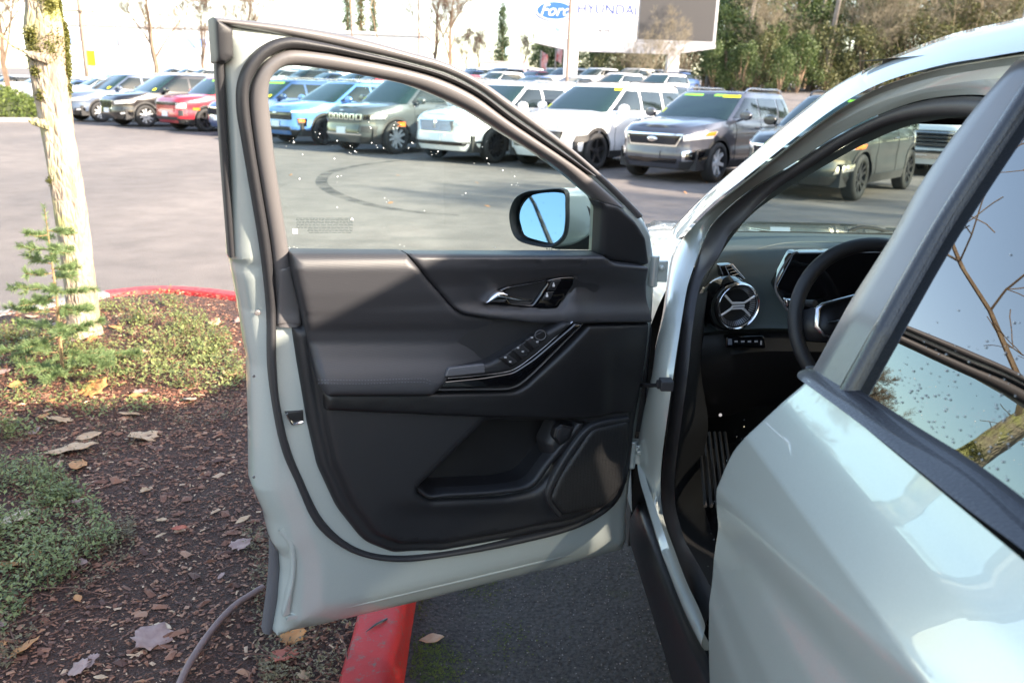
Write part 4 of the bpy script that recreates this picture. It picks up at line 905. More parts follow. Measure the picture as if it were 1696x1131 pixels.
# ================================================================== ground, kerbs, planting island
AXR = Vector((0.753, -0.657, 0)); AXP = Vector((0.655, 0.755, 0))      # along the parked row; across it (away from us)
def gh(x, y):
    p = 0.655*x+0.755*y
    return 2.0*float(sstep(23.0, 58.0, p)) + 0.03*max(0.0, p-58.0)
def asphalt(name='asphalt', c_lo=(0.135, 0.121, 0.114), c_hi=(0.265, 0.236, 0.220), sp=160.0, vo=110.0, con=(0.35, 1.5), mossy=False):
    mt, nt, b = _pr(name); L = nt.links
    tc = N(nt, 'ShaderNodeTexCoord')
    n1 = N(nt, 'ShaderNodeTexNoise', Scale=0.22, Detail=5.0, Roughness=0.6); n2 = N(nt, 'ShaderNodeTexNoise', Scale=sp, Detail=3.0, Roughness=0.7); v1 = N(nt, 'ShaderNodeTexVoronoi', Scale=vo)
    n3 = N(nt, 'ShaderNodeTexNoise', Scale=2.2, Detail=6.0, Roughness=0.65)
    mp = N(nt, 'ShaderNodeMapping'); mp.inputs['Scale'].default_value = (1.0, 0.35, 1); mp.inputs['Rotation'].default_value = (0, 0, math.radians(40))
    for n_ in (n2, v1, n3): L.new(tc.outputs['Object'], n_.inputs['Vector'])
    L.new(tc.outputs['Object'], mp.inputs['Vector']); L.new(mp.outputs['Vector'], n1.inputs['Vector'])
    cr = N(nt, 'ShaderNodeValToRGB'); e = cr.color_ramp.elements; e[0].position = 0.30; e[0].color = (*c_lo, 1); e[1].position = 0.72; e[1].color = (*c_hi, 1)
    L.new(n1.outputs['Fac'], cr.inputs['Fac'])
    mx = N(nt, 'ShaderNodeMix', data_type='RGBA', blend_type='MULTIPLY'); mx.inputs['Factor'].default_value = 0.75
    c2 = N(nt, 'ShaderNodeValToRGB'); e = c2.color_ramp.elements; e[0].position = 0.28; e[0].color = (con[0], con[0], con[0]*1.02, 1); e[1].position = 0.78; e[1].color = (con[1], con[1]*0.98, con[1]*0.96, 1)
    L.new(n2.outputs['Fac'], c2.inputs['Fac']); L.new(cr.outputs['Color'], mx.inputs['A']); L.new(c2.outputs['Color'], mx.inputs['B'])
    m2 = N(nt, 'ShaderNodeMix', data_type='RGBA', blend_type='MULTIPLY'); m2.inputs['Factor'].default_value = 0.6
    c3_ = N(nt, 'ShaderNodeValToRGB'); e = c3_.color_ramp.elements; e[0].position = 0.35; e[0].color = (0.7, 0.7, 0.7, 1); e[1].position = 0.65; e[1].color = (1.1, 1.1, 1.1, 1)
    L.new(n3.outputs['Fac'], c3_.inputs['Fac']); L.new(mx.outputs['Result'], m2.inputs['A']); L.new(c3_.outputs['Color'], m2.inputs['B'])
    if mossy:
        nm_ = N(nt, 'ShaderNodeTexNoise', Scale=5.0, Detail=9.0, Roughness=0.75); L.new(tc.outputs['Object'], nm_.inputs['Vector'])
        cm = N(nt, 'ShaderNodeValToRGB'); e = cm.color_ramp.elements; e[0].position = 0.56; e[0].color = (0, 0, 0, 1); e[1].position = 0.66; e[1].color = (0.8, 0.8, 0.8, 1); L.new(nm_.outputs['Fac'], cm.inputs['Fac'])
        m3 = N(nt, 'ShaderNodeMix', data_type='RGBA'); L.new(cm.outputs['Color'], m3.inputs['Factor']); L.new(m2.outputs['Result'], m3.inputs['A']); m3.inputs['B'].default_value = (0.045, 0.050, 0.020, 1); m2 = m3
    L.new(m2.outputs['Result'], b.inputs['Base Color'])
    mr = N(nt, 'ShaderNodeMapRange'); mr.inputs['From Min'].default_value = 0.35; mr.inputs['From Max'].default_value = 0.65; mr.inputs['To Min'].default_value = 0.75; mr.inputs['To Max'].default_value = 0.95; b.inputs['Specular IOR Level'].default_value = 0.25
    L.new(n1.outputs['Fac'], mr.inputs['Value']); L.new(mr.outputs['Result'], b.inputs['Roughness'])
    ad = N(nt, 'ShaderNodeMath', operation='ADD'); L.new(n2.outputs['Fac'], ad.inputs[0]); L.new(v1.outputs['Distance'], ad.inputs[1])
    bp = N(nt, 'ShaderNodeBump', Strength=0.7, Distance=0.006); L.new(ad.outputs[0], bp.inputs['Height']); L.new(bp.outputs['Normal'], b.inputs['Normal'])
    return mt
M_ASPH = asphalt()
xs_g = [-900, -500, -300, -200, -150, -120] + list(np.arange(-100, 101, 5.0)) + [120, 150, 200, 300, 500, 900]
ys_g = [-300, -100, -40, -20, -10] + list(np.arange(-5, 111, 5.0)) + [130, 160, 200, 300, 500, 900, 1500]
mb = MB(); mb.grid([[Vector((x, y, gh(x, y))) for x in xs_g] for y in ys_g])
gnd = mb.build('ground', M_ASPH); gnd['kind'] = 'structure'
# separate sheet of darker, coarser asphalt with mossy spots beside the kerb
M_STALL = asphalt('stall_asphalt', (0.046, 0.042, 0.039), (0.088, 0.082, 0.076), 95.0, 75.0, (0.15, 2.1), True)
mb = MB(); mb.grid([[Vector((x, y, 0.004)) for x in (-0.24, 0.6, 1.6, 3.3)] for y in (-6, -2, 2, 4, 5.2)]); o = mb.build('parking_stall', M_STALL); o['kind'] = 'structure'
# tyre scuff: dark curved mark on the lot (thin worn-rubber film)
def ground_strip(name, px, wpx, m_, z=0.004):
    pts = [on_z(u, v, z) for u, v in smooth_curve(px, 60)]; rows = []
    for i, p in enumerate(pts):
        t = (pts[min(i+1, 59)]-pts[max(i-1, 0)]).normalized(); n_ = Vector((-t.y, t.x, 0)); f = math.sin(math.pi*min(1, (i+2)/62.0))**0.4
        rows.append([p+n_*wpx*f, p-n_*wpx*f])
    mb = MB(); mb.grid(rows); o = mb.build(name, m_); o['kind'] = 'structure'; return o
def scuff():
    mt, nt, b = _pr('scuff'); L = nt.links; b.inputs['Base Color'].default_value = (0.02, 0.02, 0.022, 1); b.inputs['Roughness'].default_value = 0.7
    tc = N(nt, 'ShaderNodeTexCoord'); n_ = N(nt, 'ShaderNodeTexNoise', Scale=3.0, Detail=8.0); L.new(tc.outputs['Object'], n_.inputs['Vector'])
    mr = N(nt, 'ShaderNodeMapRange'); mr.inputs['From Min'].default_value = 0.35; mr.inputs['From Max'].default_value = 0.7; mr.inputs['To Min'].default_value = 0.05; mr.inputs['To Max'].default_value = 0.5
    L.new(n_.outputs['Fac'], mr.inputs['Value']); L.new(mr.outputs['Result'], b.inputs['Alpha']); return mt
M_SCUFF = scuff()
ground_strip('tyre_scuff', [(700, 262), (640, 268), (575, 278), (538, 290), (532, 302), (550, 318), (600, 336), (680, 350), (760, 357)], 0.10, M_SCUFF)
# island outline
ISL = [(-0.20, -3.5), (-0.20, -1), (-0.20, 1.0), (-0.20, 2.4), (-0.21, 3.5), (-0.42, 4.45), (-0.95, 5.17), (-1.65, 5.55), (-2.05, 5.69), (-2.36, 5.69), (-2.62, 5.53), (-2.90, 5.14), (-3.2, 4.6), (-3.6, 3.6), (-3.9, 2.0), (-4.0, 0), (-4.0, -3.5)]
isl = smooth_curve(ISL, 260); KW = 0.142; KH = 0.14
tn = np.gradient(isl, axis=0); tn /= np.linalg.norm(tn, axis=1, keepdims=True); inn = np.stack([-tn[:, 1], tn[:, 0]], 1)  # points inwards (left of travel)
def kerb_mat(name, red):
    mt, nt, b = _pr(name); L = nt.links; tc = N(nt, 'ShaderNodeTexCoord')
    n1 = N(nt, 'ShaderNodeTexNoise', Scale=9.0, Detail=8.0, Roughness=0.7); n2 = N(nt, 'ShaderNodeTexNoise', Scale=34.0, Detail=9.0, Roughness=0.8)
    for n_ in (n1, n2): L.new(tc.outputs['Object'], n_.inputs['Vector'])
    base = (0.60, 0.022, 0.026) if red else (0.34, 0.32, 0.29); dark = (0.34, 0.014, 0.016) if red else (0.2, 0.19, 0.17)
    mx = N(nt, 'ShaderNodeMix', data_type='RGBA'); mx.inputs['A'].default_value = (*base, 1); mx.inputs['B'].default_value = (*dark, 1); L.new(n1.outputs['Fac'], mx.inputs['Factor'])
    # worn spots and moss
    cr = N(nt, 'ShaderNodeValToRGB'); e = cr.color_ramp.elements; e[0].position = 0.53; e[0].color = (0, 0, 0, 1); e[1].position = 0.64; e[1].color = (1, 1, 1, 1); L.new(n2.outputs['Fac'], cr.inputs['Fac'])
    m2 = N(nt, 'ShaderNodeMix', data_type='RGBA'); L.new(cr.outputs['Color'], m2.inputs['Factor']); L.new(mx.outputs['Result'], m2.inputs['A']); m2.inputs['B'].default_value = (0.15, 0.115, 0.095, 1)
    L.new(m2.outputs['Result'], b.inputs['Base Color']); b.inputs['Roughness'].default_value = 0.6
    bp = N(nt, 'ShaderNodeBump', Strength=0.5, Distance=0.004); L.new(n2.outputs['Fac'], bp.inputs['Height']); L.new(bp.outputs['Normal'], b.inputs['Normal']); return mt
M_KR = kerb_mat('red_kerb_paint', True); M_KC = kerb_mat('kerb_concrete', False)
def kerb(name, i0, i1, m_):
    prof = [(0.0, -0.02), (0.004, 0.06), (0.016, KH-0.022), (0.028, KH-0.006), (0.045, KH), (KW-0.012, KH-0.002), (KW-0.002, KH-0.014), (KW, 0.03)]
    rows = []
    for i in range(i0, i1):
        p = isl[i]; n_ = inn[i]; j = 0.003*math.sin(i*1.7)+0.002*math.sin(i*0.6)
        rows.append([Vector((p[0]+n_[0]*(d+j*(0.3 if d < 0.02 else 0.6)), p[1]+n_[1]*(d+j*0.5), z)) for d, z in prof])
    mb = MB(); mb.grid(rows); mb.f.append(tuple(range(len(prof)))); mb.fm.append(0); k = len(mb.v); mb.f.append(tuple(range(k-1, k-1-len(prof), -1))); mb.fm.append(0)
    o = fix_normals(mb.build(name, m_, angle=45), None); o['kind'] = 'structure'; return o
ir = int(np.argmin(np.hypot(isl[:, 0]+2.66, isl[:, 1]-5.48)))
kerb('red_kerb', 0, ir+1, M_KR); kerb('kerb', ir, 260, M_KC)
# mulch bed
def mulch_mat():
    mt, nt, b = _pr('mulch_soil'); L = nt.links; tc = N(nt, 'ShaderNodeTexCoord')
    n1 = N(nt, 'ShaderNodeTexNoise', Scale=70.0, Detail=8.0, Roughness=0.75); v = N(nt, 'ShaderNodeTexVoronoi', Scale=130.0); n0 = N(nt, 'ShaderNodeTexNoise', Scale=3.0, Detail=4.0)
    for n_ in (n1, v, n0): L.new(tc.outputs['Object'], n_.inputs['Vector'])
    cr = N(nt, 'ShaderNodeValToRGB'); e = cr.color_ramp.elements; e[0].position = 0.35; e[0].color = (0.030, 0.013, 0.009, 1); e[1].position = 0.75; e[1].color = (0.16, 0.066, 0.040, 1)
    L.new(n1.outputs['Fac'], cr.inputs['Fac']); L.new(cr.outputs['Color'], b.inputs['Base Color']); b.inputs['Roughness'].default_value = 0.8
    ad = N(nt, 'ShaderNodeMath', operation='ADD'); L.new(n1.outputs['Fac'], ad.inputs[0]); L.new(v.outputs['Distance'], ad.inputs[1])
    bp = N(nt, 'ShaderNodeBump', Strength=1.0, Distance=0.015); L.new(ad.outputs[0], bp.inputs['Height']); L.new(bp.outputs['Normal'], b.inputs['Normal']); return mt
inner = np.array([isl[i]+inn[i]*(KW-0.004) for i in range(260)])
bed_poly = inner[::2]
def bedz(x, y):
    return 0.122 + 0.018*np.sin(x*2.1+0.6)*np.sin(y*1.7) + 0.004*np.sin(x*6.3+y*4.1) + 0.003*np.sin(x*13-y*5+1.0) + 0.05*np.exp(-((x+2.2)**2+(y-4.3)**2)/0.6)
V, T, dd, _ = fill(bed_poly, (), 0.07, (0.03,))
zb = bedz(V[:, 0], V[:, 1])*sstep(-0.02, 0.10, dd)+0.10*(1-sstep(-0.02, 0.10, dd))
bed = mesh_obj('mulch_bed', [(a, b, c) for (a, b), c in zip(V, zb)], T, mulch_mat()); bed['kind'] = 'structure'
fix_normals(bed, None)
# scattered bark chips
def chips(name, n, xr, yr, smin, smax, mats_, seed, keep=None, zoff=0.002):
    r = np.random.default_rng(seed); vs = []; fs = []; fm = []
    x = r.uniform(*xr, n*2); y = r.uniform(*yr, n*2); P = np.stack([x, y], 1); mk = in_poly(P, bed_poly)
    if keep is not None: mk &= keep(P, r)
    P = P[mk][:n]; z = bedz(P[:, 0], P[:, 1])
    for (px_, py_), pz in zip(P, z):
        a = r.uniform(0, 6.28); l = smin+(smax-smin)*r.random()**1.7; w_ = l*r.uniform(0.15, 0.8); h = l*r.uniform(0.08, 0.3); t1 = r.normal(0, 0.35); 
        ca, sa = math.cos(a), math.sin(a); k = len(vs)
        for dx, dy, dz in ((-l, -w_*r.uniform(0.5, 1), 0), (l, -w_*r.uniform(0.2, 1), t1*l*0.5), (l*0.8, w_, t1*l*0.5), (-l*0.9, w_*r.uniform(0.5, 1), 0), (0, 0, h+abs(t1)*l*0.4)):
            vs.append((px_+dx*ca-dy*sa, py_+dx*sa+dy*ca, pz+zoff+dz+0.002))
        fs += [(k, k+1, k+4), (k+1, k+2, k+4), (k+2, k+3, k+4), (k+3, k, k+4)]; fm += [int(r.integers(0, len(mats_)))]*4
    o = mesh_obj(name, vs, fs, None, None, False, mats=mats_, fmat=fm); o['kind'] = 'stuff'; return o
MCH = [mat('chip_%d' % i, c, 0.7) for i, c in enumerate([(0.17, 0.066, 0.038), (0.25, 0.105, 0.06), (0.09, 0.036, 0.024), (0.33, 0.165, 0.10), (0.16, 0.075, 0.05), (0.48, 0.31, 0.20)])]
MCHw = MCH[:3]*4+MCH[3:5]*2+MCH[5:]
tag(chips('bark_chips', 26000, (-2.2, -0.33), (1.3, 3.6), 0.003, 0.010, MCHw, 5), 'small brown bark chips and wood bits strewn over the mulch bed', 'mulch', kind='stuff')
tag(chips('bark_chips', 9000, (-3.6, -0.33), (3.4, 5.6), 0.005, 0.014, MCHw, 6), 'coarser bark chips strewn at the far rounded end of the bed', 'mulch', kind='stuff')
tag(chips('bark_splinters', 900, (-2.2, -0.33), (1.3, 3.8), 0.011, 0.026, MCHw, 15), 'long bark splinters lying among the finer mulch', 'mulch', kind='stuff')
tag(chips('bark_crumbs', 16000, (-2.0, -0.33), (1.3, 3.4), 0.0012, 0.003, MCHw, 16), 'fine bark crumbs between the mulch chips', 'mulch', kind='stuff')
# moss and grit at the foot of the kerb, on the asphalt
def moss():
    r = np.random.default_rng(9); vs = []; fs = []
    for k in range(14000):
        x = -0.19+abs(r.normal(0, 0.13)); y = r.uniform(1.2, 2.6)
        if math.sin(x*23+y*9)+math.sin(y*17-x*6)+r.normal(0, 0.5) < 0.75: continue
        s_ = r.uniform(0.0015, 0.0045); a = r.uniform(0, 6.28); i = len(vs)
        for t in range(3): vs.append((x+s_*math.cos(a+t*2.1), y+s_*math.sin(a+t*2.1), 0.006))
        vs.append((x, y, 0.006+s_*0.7)); fs += [(i, i+1, i+3), (i+1, i+2, i+3), (i+2, i, i+3)]
    o = mesh_obj('moss', vs, fs, mat('moss_green', (0.10, 0.13, 0.02), 0.8, col2=(0.05, 0.075, 0.02), vscale=30), None, False); tag(o, 'green moss growing on the asphalt along the red kerb', 'moss', kind='stuff')
    vs = []; fs = []
    for k in range(2600):
        x = r.uniform(-0.19, 0.9); y = r.uniform(1.2, 2.9); s_ = r.uniform(0.001, 0.0035); a = r.uniform(0, 6.28); i = len(vs)
        for t in range(4): vs.append((x+s_*math.cos(a+t*1.57)*r.uniform(0.6, 1.2), y+s_*math.sin(a+t*1.57), 0.005))
        vs.append((x, y, 0.005+s_)); fs += [(i+t, i+(t+1) % 4, i+4) for t in range(4)]
    o = mesh_obj('grit', vs, fs, mat('grit_stone', (0.22, 0.21, 0.20), 0.7, col2=(0.09, 0.085, 0.08), vscale=90), None, False); tag(o, 'pale grit scattered on asphalt under the open door', 'grit', kind='stuff')
moss()
# ================================================================== parked cars
M_CGL = mat('car_glass', (0.010, 0.016, 0.017), 0.02, spec=0.5, coat=0.2, coat_rough=0.0)
M_CGLT = mat('car_windscreen', (0.014, 0.034, 0.035), 0.02, spec=0.45, coat=0.2, coat_rough=0.0)
M_TYRE = mat('tyre', (0.018, 0.018, 0.019), 0.75, bump=0.3, bscale=60)
M_CLAD = mat('cladding', (0.028, 0.028, 0.030), 0.55)
M_LAMP = mat('lamp_glass', (0.75, 0.77, 0.80), 0.10, metal=0.55, coat=1.0)
M_LAMPW = mat('lamp_white', (0.85, 0.86, 0.88), 0.2, coat=1.0)
M_AMB = mat('amber', (0.75, 0.16, 0.02), 0.25, coat=1.0)
M_PLATE = mat('plate_white', (0.75, 0.77, 0.80), 0.5)
M_STY = mat('sticker_yellow', (0.80, 0.78, 0.02), 0.6)
M_STG = mat('sticker_green', (0.30, 0.80, 0.06), 0.6)
M_ALU = mat('alloy', (0.55, 0.56, 0.58), 0.35, metal=0.35)
M_ALUD = mat('alloy_dark', (0.05, 0.05, 0.055), 0.35, metal=0.6)
M_SEATB = mat('seat_dark', (0.02, 0.02, 0.022), 0.7)
PAINTS = {}
def paint(key, col, metal=0.3, rough=0.30):
    if key not in PAINTS: PAINTS[key] = mat('paint_'+key, col, rough, metal=metal, coat=1.0, coat_rough=0.03)
    return PAINTS[key]
class Wall:
    """lower body: plan outline is a superellipse, columns lean in at bottom and top"""
    def __init__(s, L, W, n=4.6): s.a = L/2; s.b = W/2; s.n = n
    def front(s, x): return s.a*(1-min(0.9999, abs(x)/s.b)**s.n)**(1/s.n)
    def side(s, y): return s.b*(1-min(0.9999, abs(y)/s.a)**s.n)**(1/s.n)
    def nrm(s, x, y):
        gx = math.copysign((abs(x)/s.b)**(s.n-1)/s.b, x); gy = math.copysign((abs(y)/s.a)**(s.n-1)/s.a, y); v = Vector((gx, gy, 0)); return v.normalized()
    def inset(s, z, y, zt):
        f = sstep(0.55, 0.95, abs(y)/s.a)      # 0 flank, 1 nose or tail
        h = (z-0.22)/max(zt-0.22, 0.01)
        side = 0.045*(1-sstep(0.0, 0.30, h)) + 0.012*np.exp(-((h-0.52)/0.10)**2) + 0.055*max(0.0, (h-0.72)/0.28)**1.8
        nose = 0.10*(1-sstep(0.0, 0.32, h))**1.3 + 0.02*sstep(0.35, 0.6, h) + 0.13*max(0.0, (h-0.80)/0.20)**2.2
        return float(side*(1-f)+nose*f)
    def pt(s, x, y, z, zt, off=0.0):
        n_ = s.nrm(x, y); return Vector((x, y, z)) - n_*(s.inset(z, y, zt)-off)
def suv(name, label, paint_m, pos, L=4.75, W=1.90, H=1.74, hood=1.02, group=None, detail=True, boxy=0.0, rim=M_ALU, spokes=10, clad=True, grille=None, lamps=None, extras=(), plate=True, rails=True, rz=2.427, zoff=0.0, wheel_r=0.375, roof_m=None, sedan=False, sticker=(), bumper_m=None, n=4.6):
    root = empty(name, (0, 0, 0), label, 'car', group); root.rotation_euler = (0, 0, rz)
    w_ = Wall(L, W, n); a, b = w_.a, w_.b
    yf = a-0.93; yr = -a+0.95; wz = wheel_r; Ra = wheel_r+0.055
    cowl = a-1.22+0.08*boxy
    belt = hood+0.09
    def zt(y):
        if y > cowl: return hood-0.05*(1-boxy)*((y-cowl)/(a-cowl))**2 + (belt-hood)*(1-(y-cowl)/(a-cowl))
        return belt+0.05*(cowl-y)/(2*a)
    def zl(y):
        z = 0.26 if abs(y) < a-0.5 else 0.26+0.02*(abs(y)-a+0.5)
        for yw in (yf, yr):
            d_ = abs(y-yw)
            if d_ < Ra: z = max(z, wz-0.02+math.sqrt(Ra*Ra-d_*d_))
        return z
    ysd = sorted(set(list(np.linspace(-a*0.955, a*0.955, 46)) + [yw+Ra*math.cos(t) for yw in (yf, yr) for t in np.linspace(0, math.pi, 15)] + [yw+sg*(Ra+0.001) for yw in (yf, yr) for sg in (-1, 1)]), reverse=True)
    fx = [k*b*0.76/9 for k in range(10)]
    st = [(x, w_.front(x)) for x in fx] + [(w_.side(y), y) for y in ysd if w_.side(y) > fx[-1]+0.01] + [(x, -w_.front(x)) for x in fx[::-1]]
    hs = [0, 0.06, 0.14, 0.22, 0.32, 0.42, 0.5, 0.55, 0.62, 0.72, 0.80, 0.87, 0.93, 0.97, 1.0]
    def col(x, y, off=0.0, z0=None, z1=None, hh=hs):
        lo = zl(y) if z0 is None else z0(y); hi = zt(y) if z1 is None else z1(y)
        return [w_.pt(x, y, lo+(hi-lo)*h, zt(y), off) for h in hh]
    cols = [col(x, y) for x, y in st]
    def mir(p): return Vector((-p.x, p.y, p.z))
    mb = MB(); mb.grid(cols); mb.grid([[mir(p) for p in c] for c in cols], flip=True)
    # hood and shoulder deck
    deck = []
    for c in cols:
        p = c[-1]; deck.append([Vector((p.x*f, p.y, p.z+0.045*(1-f*f)*(1 if p.y > cowl-0.1 else 0.3)+0.012*math.exp(-((abs(f)-0.62)/0.12)**2)*(1 if p.y > cowl else 0))) for f in (1, 0.93, 0.80, 0.62, 0.4, 0.15, -0.15, -0.4, -0.62, -0.80, -0.93, -1)])
    mb.grid(deck, flip=False)
    body = fix_out(mb.build('body', paint_m, root, angle=50))
    # underside and wheel wells
    mb = MB(); mb.box((0, 0, 0.42), (W*0.86, L*0.90, 0.36)); mb.build('underbody', M_SEATB, root, smooth=False)
    if clad:
        cc = [col(x, y, 0.010, zl, lambda y: min(zl(y)+ (0.07 if zl(y) > 0.3 else 0.14), zt(y)), (0, 0.3, 0.8, 1.0)) for x, y in st if abs(y) < a*0.985]
        cc = [[p for p in c] + [c[-1]-w_.nrm(c[-1].x, c[-1].y)*0.02] for c in cc]
        mb = MB(); mb.grid(cc); fix_out(mb.build('cladding', M_CLAD, root, angle=50))
        mb = MB(); mb.grid([[mir(p) for p in c] for c in cc], flip=True); fix_out(mb.build('cladding', M_CLAD, root, angle=50))
    # greenhouse
    yb0, yb1 = cowl+0.06, (-a+0.12 if not sedan else -a+0.85); yt0, yt1 = cowl-(0.92-0.30*boxy), (-a+0.42 if not sedan else -a+1.45)
    bw, tw = b-0.055, b-0.235+0.05*boxy
    def gpt(s, h, off=0.0):
        """s in turns round the cabin: 0 front middle, .25 right, .5 rear; h 0 belt..1 roof"""
        t = s*2*math.pi; nn = 7.0
        cx = math.copysign(abs(math.sin(t))**(2/nn), math.sin(t)); cy = math.copysign(abs(math.cos(t))**(2/nn), math.cos(t))
        bow = 0.035*math.sin(math.pi*h)
        hw = bw+(tw-bw)*h+bow*0.6; y0 = yb0+(yt0-yb0)*h+bow*0.5; y1 = yb1+(yt1-yb1)*h-bow*0.8
        cen_ = (y0+y1)/2; hl = (y0-y1)/2
        # the windscreen is bowed in plan
        p = Vector((cx*(hw+off), cen_+cy*(hl+off), (zt(cen_)-0.02)+(H-0.05-(zt(cen_)-0.02))*h))
        if cy > 0.5: p.y -= 0.10*(abs(cx))**2.5*(cy-0.5)*2
        return p
    ss = sorted(set([k/96 for k in range(97)]+[0.125+k*0.004 for k in range(-8, 9)]+[0.375+k*0.004 for k in range(-8, 9)]+[0.625+k*0.004 for k in range(-8, 9)]+[0.875+k*0.004 for k in range(-8, 9)]))
    mb = MB(); mb.grid([[gpt(s, h) for s in ss] for h in (0, 0.2, 0.4, 0.6, 0.8, 0.93, 1.0)]); 
    top = [gpt(s, 1.0) for s in ss]; cy_ = (yt0+yt1)/2; rows = []
    for f, dz in ((1.0, 0.0), (0.97, 0.018), (0.9, 0.034), (0.7, 0.046), (0.4, 0.052), (0.02, 0.054)):
        rows.append([Vector((p.x*f, cy_+(p.y-cy_)*f, p.z+dz)) for p in top])
    rf = MB(); rf.grid(rows); 
    fix_out(mb.build('cabin_frame', paint_m, root, angle=50)); fix_out(rf.build('roof', roof_m or paint_m, root, angle=50))
    def gpatch(nm, s0, s1, h0, h1, m_, off=0.006, k=10, sk=(0, 0)):
        """window on the cabin wall; sk slants the ends"""
        rows = []
        for i in range(6):
            h = h0+(h1-h0)*i/5; e0 = s0+sk[0]*i/5; e1 = s1+sk[1]*i/5; rows.append([gpt((e0+(e1-e0)*j/k) % 1.0, h, off) for j in range(k+1)])
        mb = MB(); mb.grid(rows); return fix_out(mb.build(nm, m_, root))
    def s_at(y, h, sgn):      # turn position of a y on the flank
        lo, hi = (0.13, 0.37)
        for _ in range(30):
            m_ = (lo+hi)/2
            if gpt(m_, h).y > y: lo = m_
            else: hi = m_
        return lo if sgn > 0 else 1-lo
    wsn = gpatch('windscreen', -0.118, 0.118, 0.03, 0.95, M_CGLT, 0.006, 24)
    if detail:
        for dx in (-0.36, 0.36):
            mb = MB(); 
        wy = [cowl-0.62, cowl-1.42, cowl-1.50, cowl-2.36, cowl-2.45, min(yb1+0.30, cowl-2.95)]
        for sg in (1, -1):
            for i, (ya, yb_) in enumerate(((wy[0]+0.30, wy[1]), (wy[2], wy[3]), (wy[4], wy[5]))):
                if sedan and i == 2: continue
                if ya-yb_ < 0.15: continue
                rows = []
                for k_ in range(5):
                    h = 0.10+0.74*k_/4; sl = ((0.68-0.25*boxy)*k_/4*(1 if i == 0 else 0)); sr = (0.16*k_/4 if i == 2 else 0)
                    A = s_at(ya-sl, h, sg); B = s_at(yb_+sr, h, sg); rows.append([gpt(A+(B-A)*j/8, h, 0.007) for j in range(9)])
                mb = MB(); mb.grid(rows); fix_out(mb.build('side_window', M_CGL, root))
    else:
        for sg in (1, -1):
            rows = []
            for k_ in range(4):
                h = 0.12+0.72*k_/3; A = s_at(cowl-0.35-0.45*k_/3, h, sg); B = s_at(yb1+0.35+0.1*k_/3, h, sg); rows.append([gpt(A+(B-A)*j/8, h, 0.007) for j in range(9)])
            mb = MB(); mb.grid(rows); fix_out(mb.build('side_window', M_CGL, root))
    gpatch('rear_window', 0.40, 0.60, 0.12, 0.85, M_CGL)
    # wheels
    wx = b-0.13
    for yw in (yf, yr):
        for sg in (-1, 1):
            T_ = Matrix.Rotation(sg*math.pi/2, 3, 'Y'); c = Vector((sg*wx, yw, wz))
            mb = MB(); r_ = wheel_r; mb.lathe([(r_*0.68, 0.10), (r_*0.74, 0.115), (r_*0.93, 0.11), (r_*0.985, 0.085), (r_, 0.05), (r_, -0.05), (r_*0.985, -0.09), (r_*0.9, -0.11), (r_*0.6, -0.11)], c, 32, T_)
            wh = mb.build('wheel', M_TYRE, root, angle=60)
            if not detail and sg > 0: continue
            mb = MB(); mb.lathe([(r_*0.70, 0.095), (r_*0.685, 0.108), (r_*0.65, 0.100), (r_*0.63, 0.02), (r_*0.55, 0.0), (0.001, 0.0)], c, 32, T_); mb.build('rim', M_ALUD if rim is not M_ALUD else mat('rim_black', (0.012, 0.012, 0.012), 0.6), wh, angle=50)  # rim backing kept darker than its spokes
            if detail:
                mb = MB()
                for k in range(spokes):
                    an = 2*math.pi*k/spokes + (0.12 if (spokes == 10 and k % 2) else 0)*(-1 if k % 2 else 1)
                    u_ = Vector((math.cos(an), math.sin(an), 0)); v_ = Vector((-math.sin(an), math.cos(an), 0)); q = []
                    for rr_, hw, z in ((0.10, 0.13, 0.075), (0.45, 0.055*(10/spokes)**0.5, 0.085), (0.66, 0.085*(10/spokes)**0.5, 0.098)):
                        for sd in (-1, 1): q.append(c+T_ @ (u_*rr_*r_+v_*sd*hw*r_+Vector((0, 0, z))))
                        for sd in (1, -1): q.append(c+T_ @ (u_*rr_*r_+v_*sd*hw*r_*1.1+Vector((0, 0, z-0.045))))
                    f = []
                    for i in range(2):
                        for j in range(4): f.append((i*4+j, i*4+(j+1) % 4, (i+1)*4+(j+1) % 4, (i+1)*4+j))
                    mb.add(q, f)
                mb.lathe([(r_*0.17, 0.06), (r_*0.16, 0.092), (r_*0.10, 0.096), (0.001, 0.096)], c, 14, T_)
                sp = fix_out(mb.build('spokes', rim, wh, angle=40))
    # patches on the nose
    def fp(x, z, off): return w_.pt(x, w_.front(x), z, zt(w_.front(x)), off)
    def npatch(nm, quad, m_, off=0.012, kx=10, kz=4, par=root, skirt=0.03):
        (x0, z0), (x1, z1), (x2, z2), (x3, z3) = quad; rows = []       # lower-left, lower-right, upper-right, upper-left (x grows to the car's left)
        for i in range(kz+1):
            t = i/kz; row = []
            for j in range(kx+1):
                u_ = j/kx; xa = x0+(x1-x0)*u_; za = z0+(z1-z0)*u_; xb = x3+(x2-x3)*u_; zb_ = z3+(z2-z3)*u_; row.append((xa+(xb-xa)*t, za+(zb_-za)*t))
            rows.append(row)
        g = [[fp(x, z, off) for x, z in r] for r in rows]
        # turned-in edges
        def back(p): return p - Vector((0, 1, 0))*skirt
        g = [[back(p) for p in g[0]]] + g + [[back(p) for p in g[-1]]]
        g = [[back(r[0])]+r+[back(r[-1])] for r in g]
        mb = MB(); mb.grid(g); return fix_out(mb.build(nm, m_, par, angle=50))
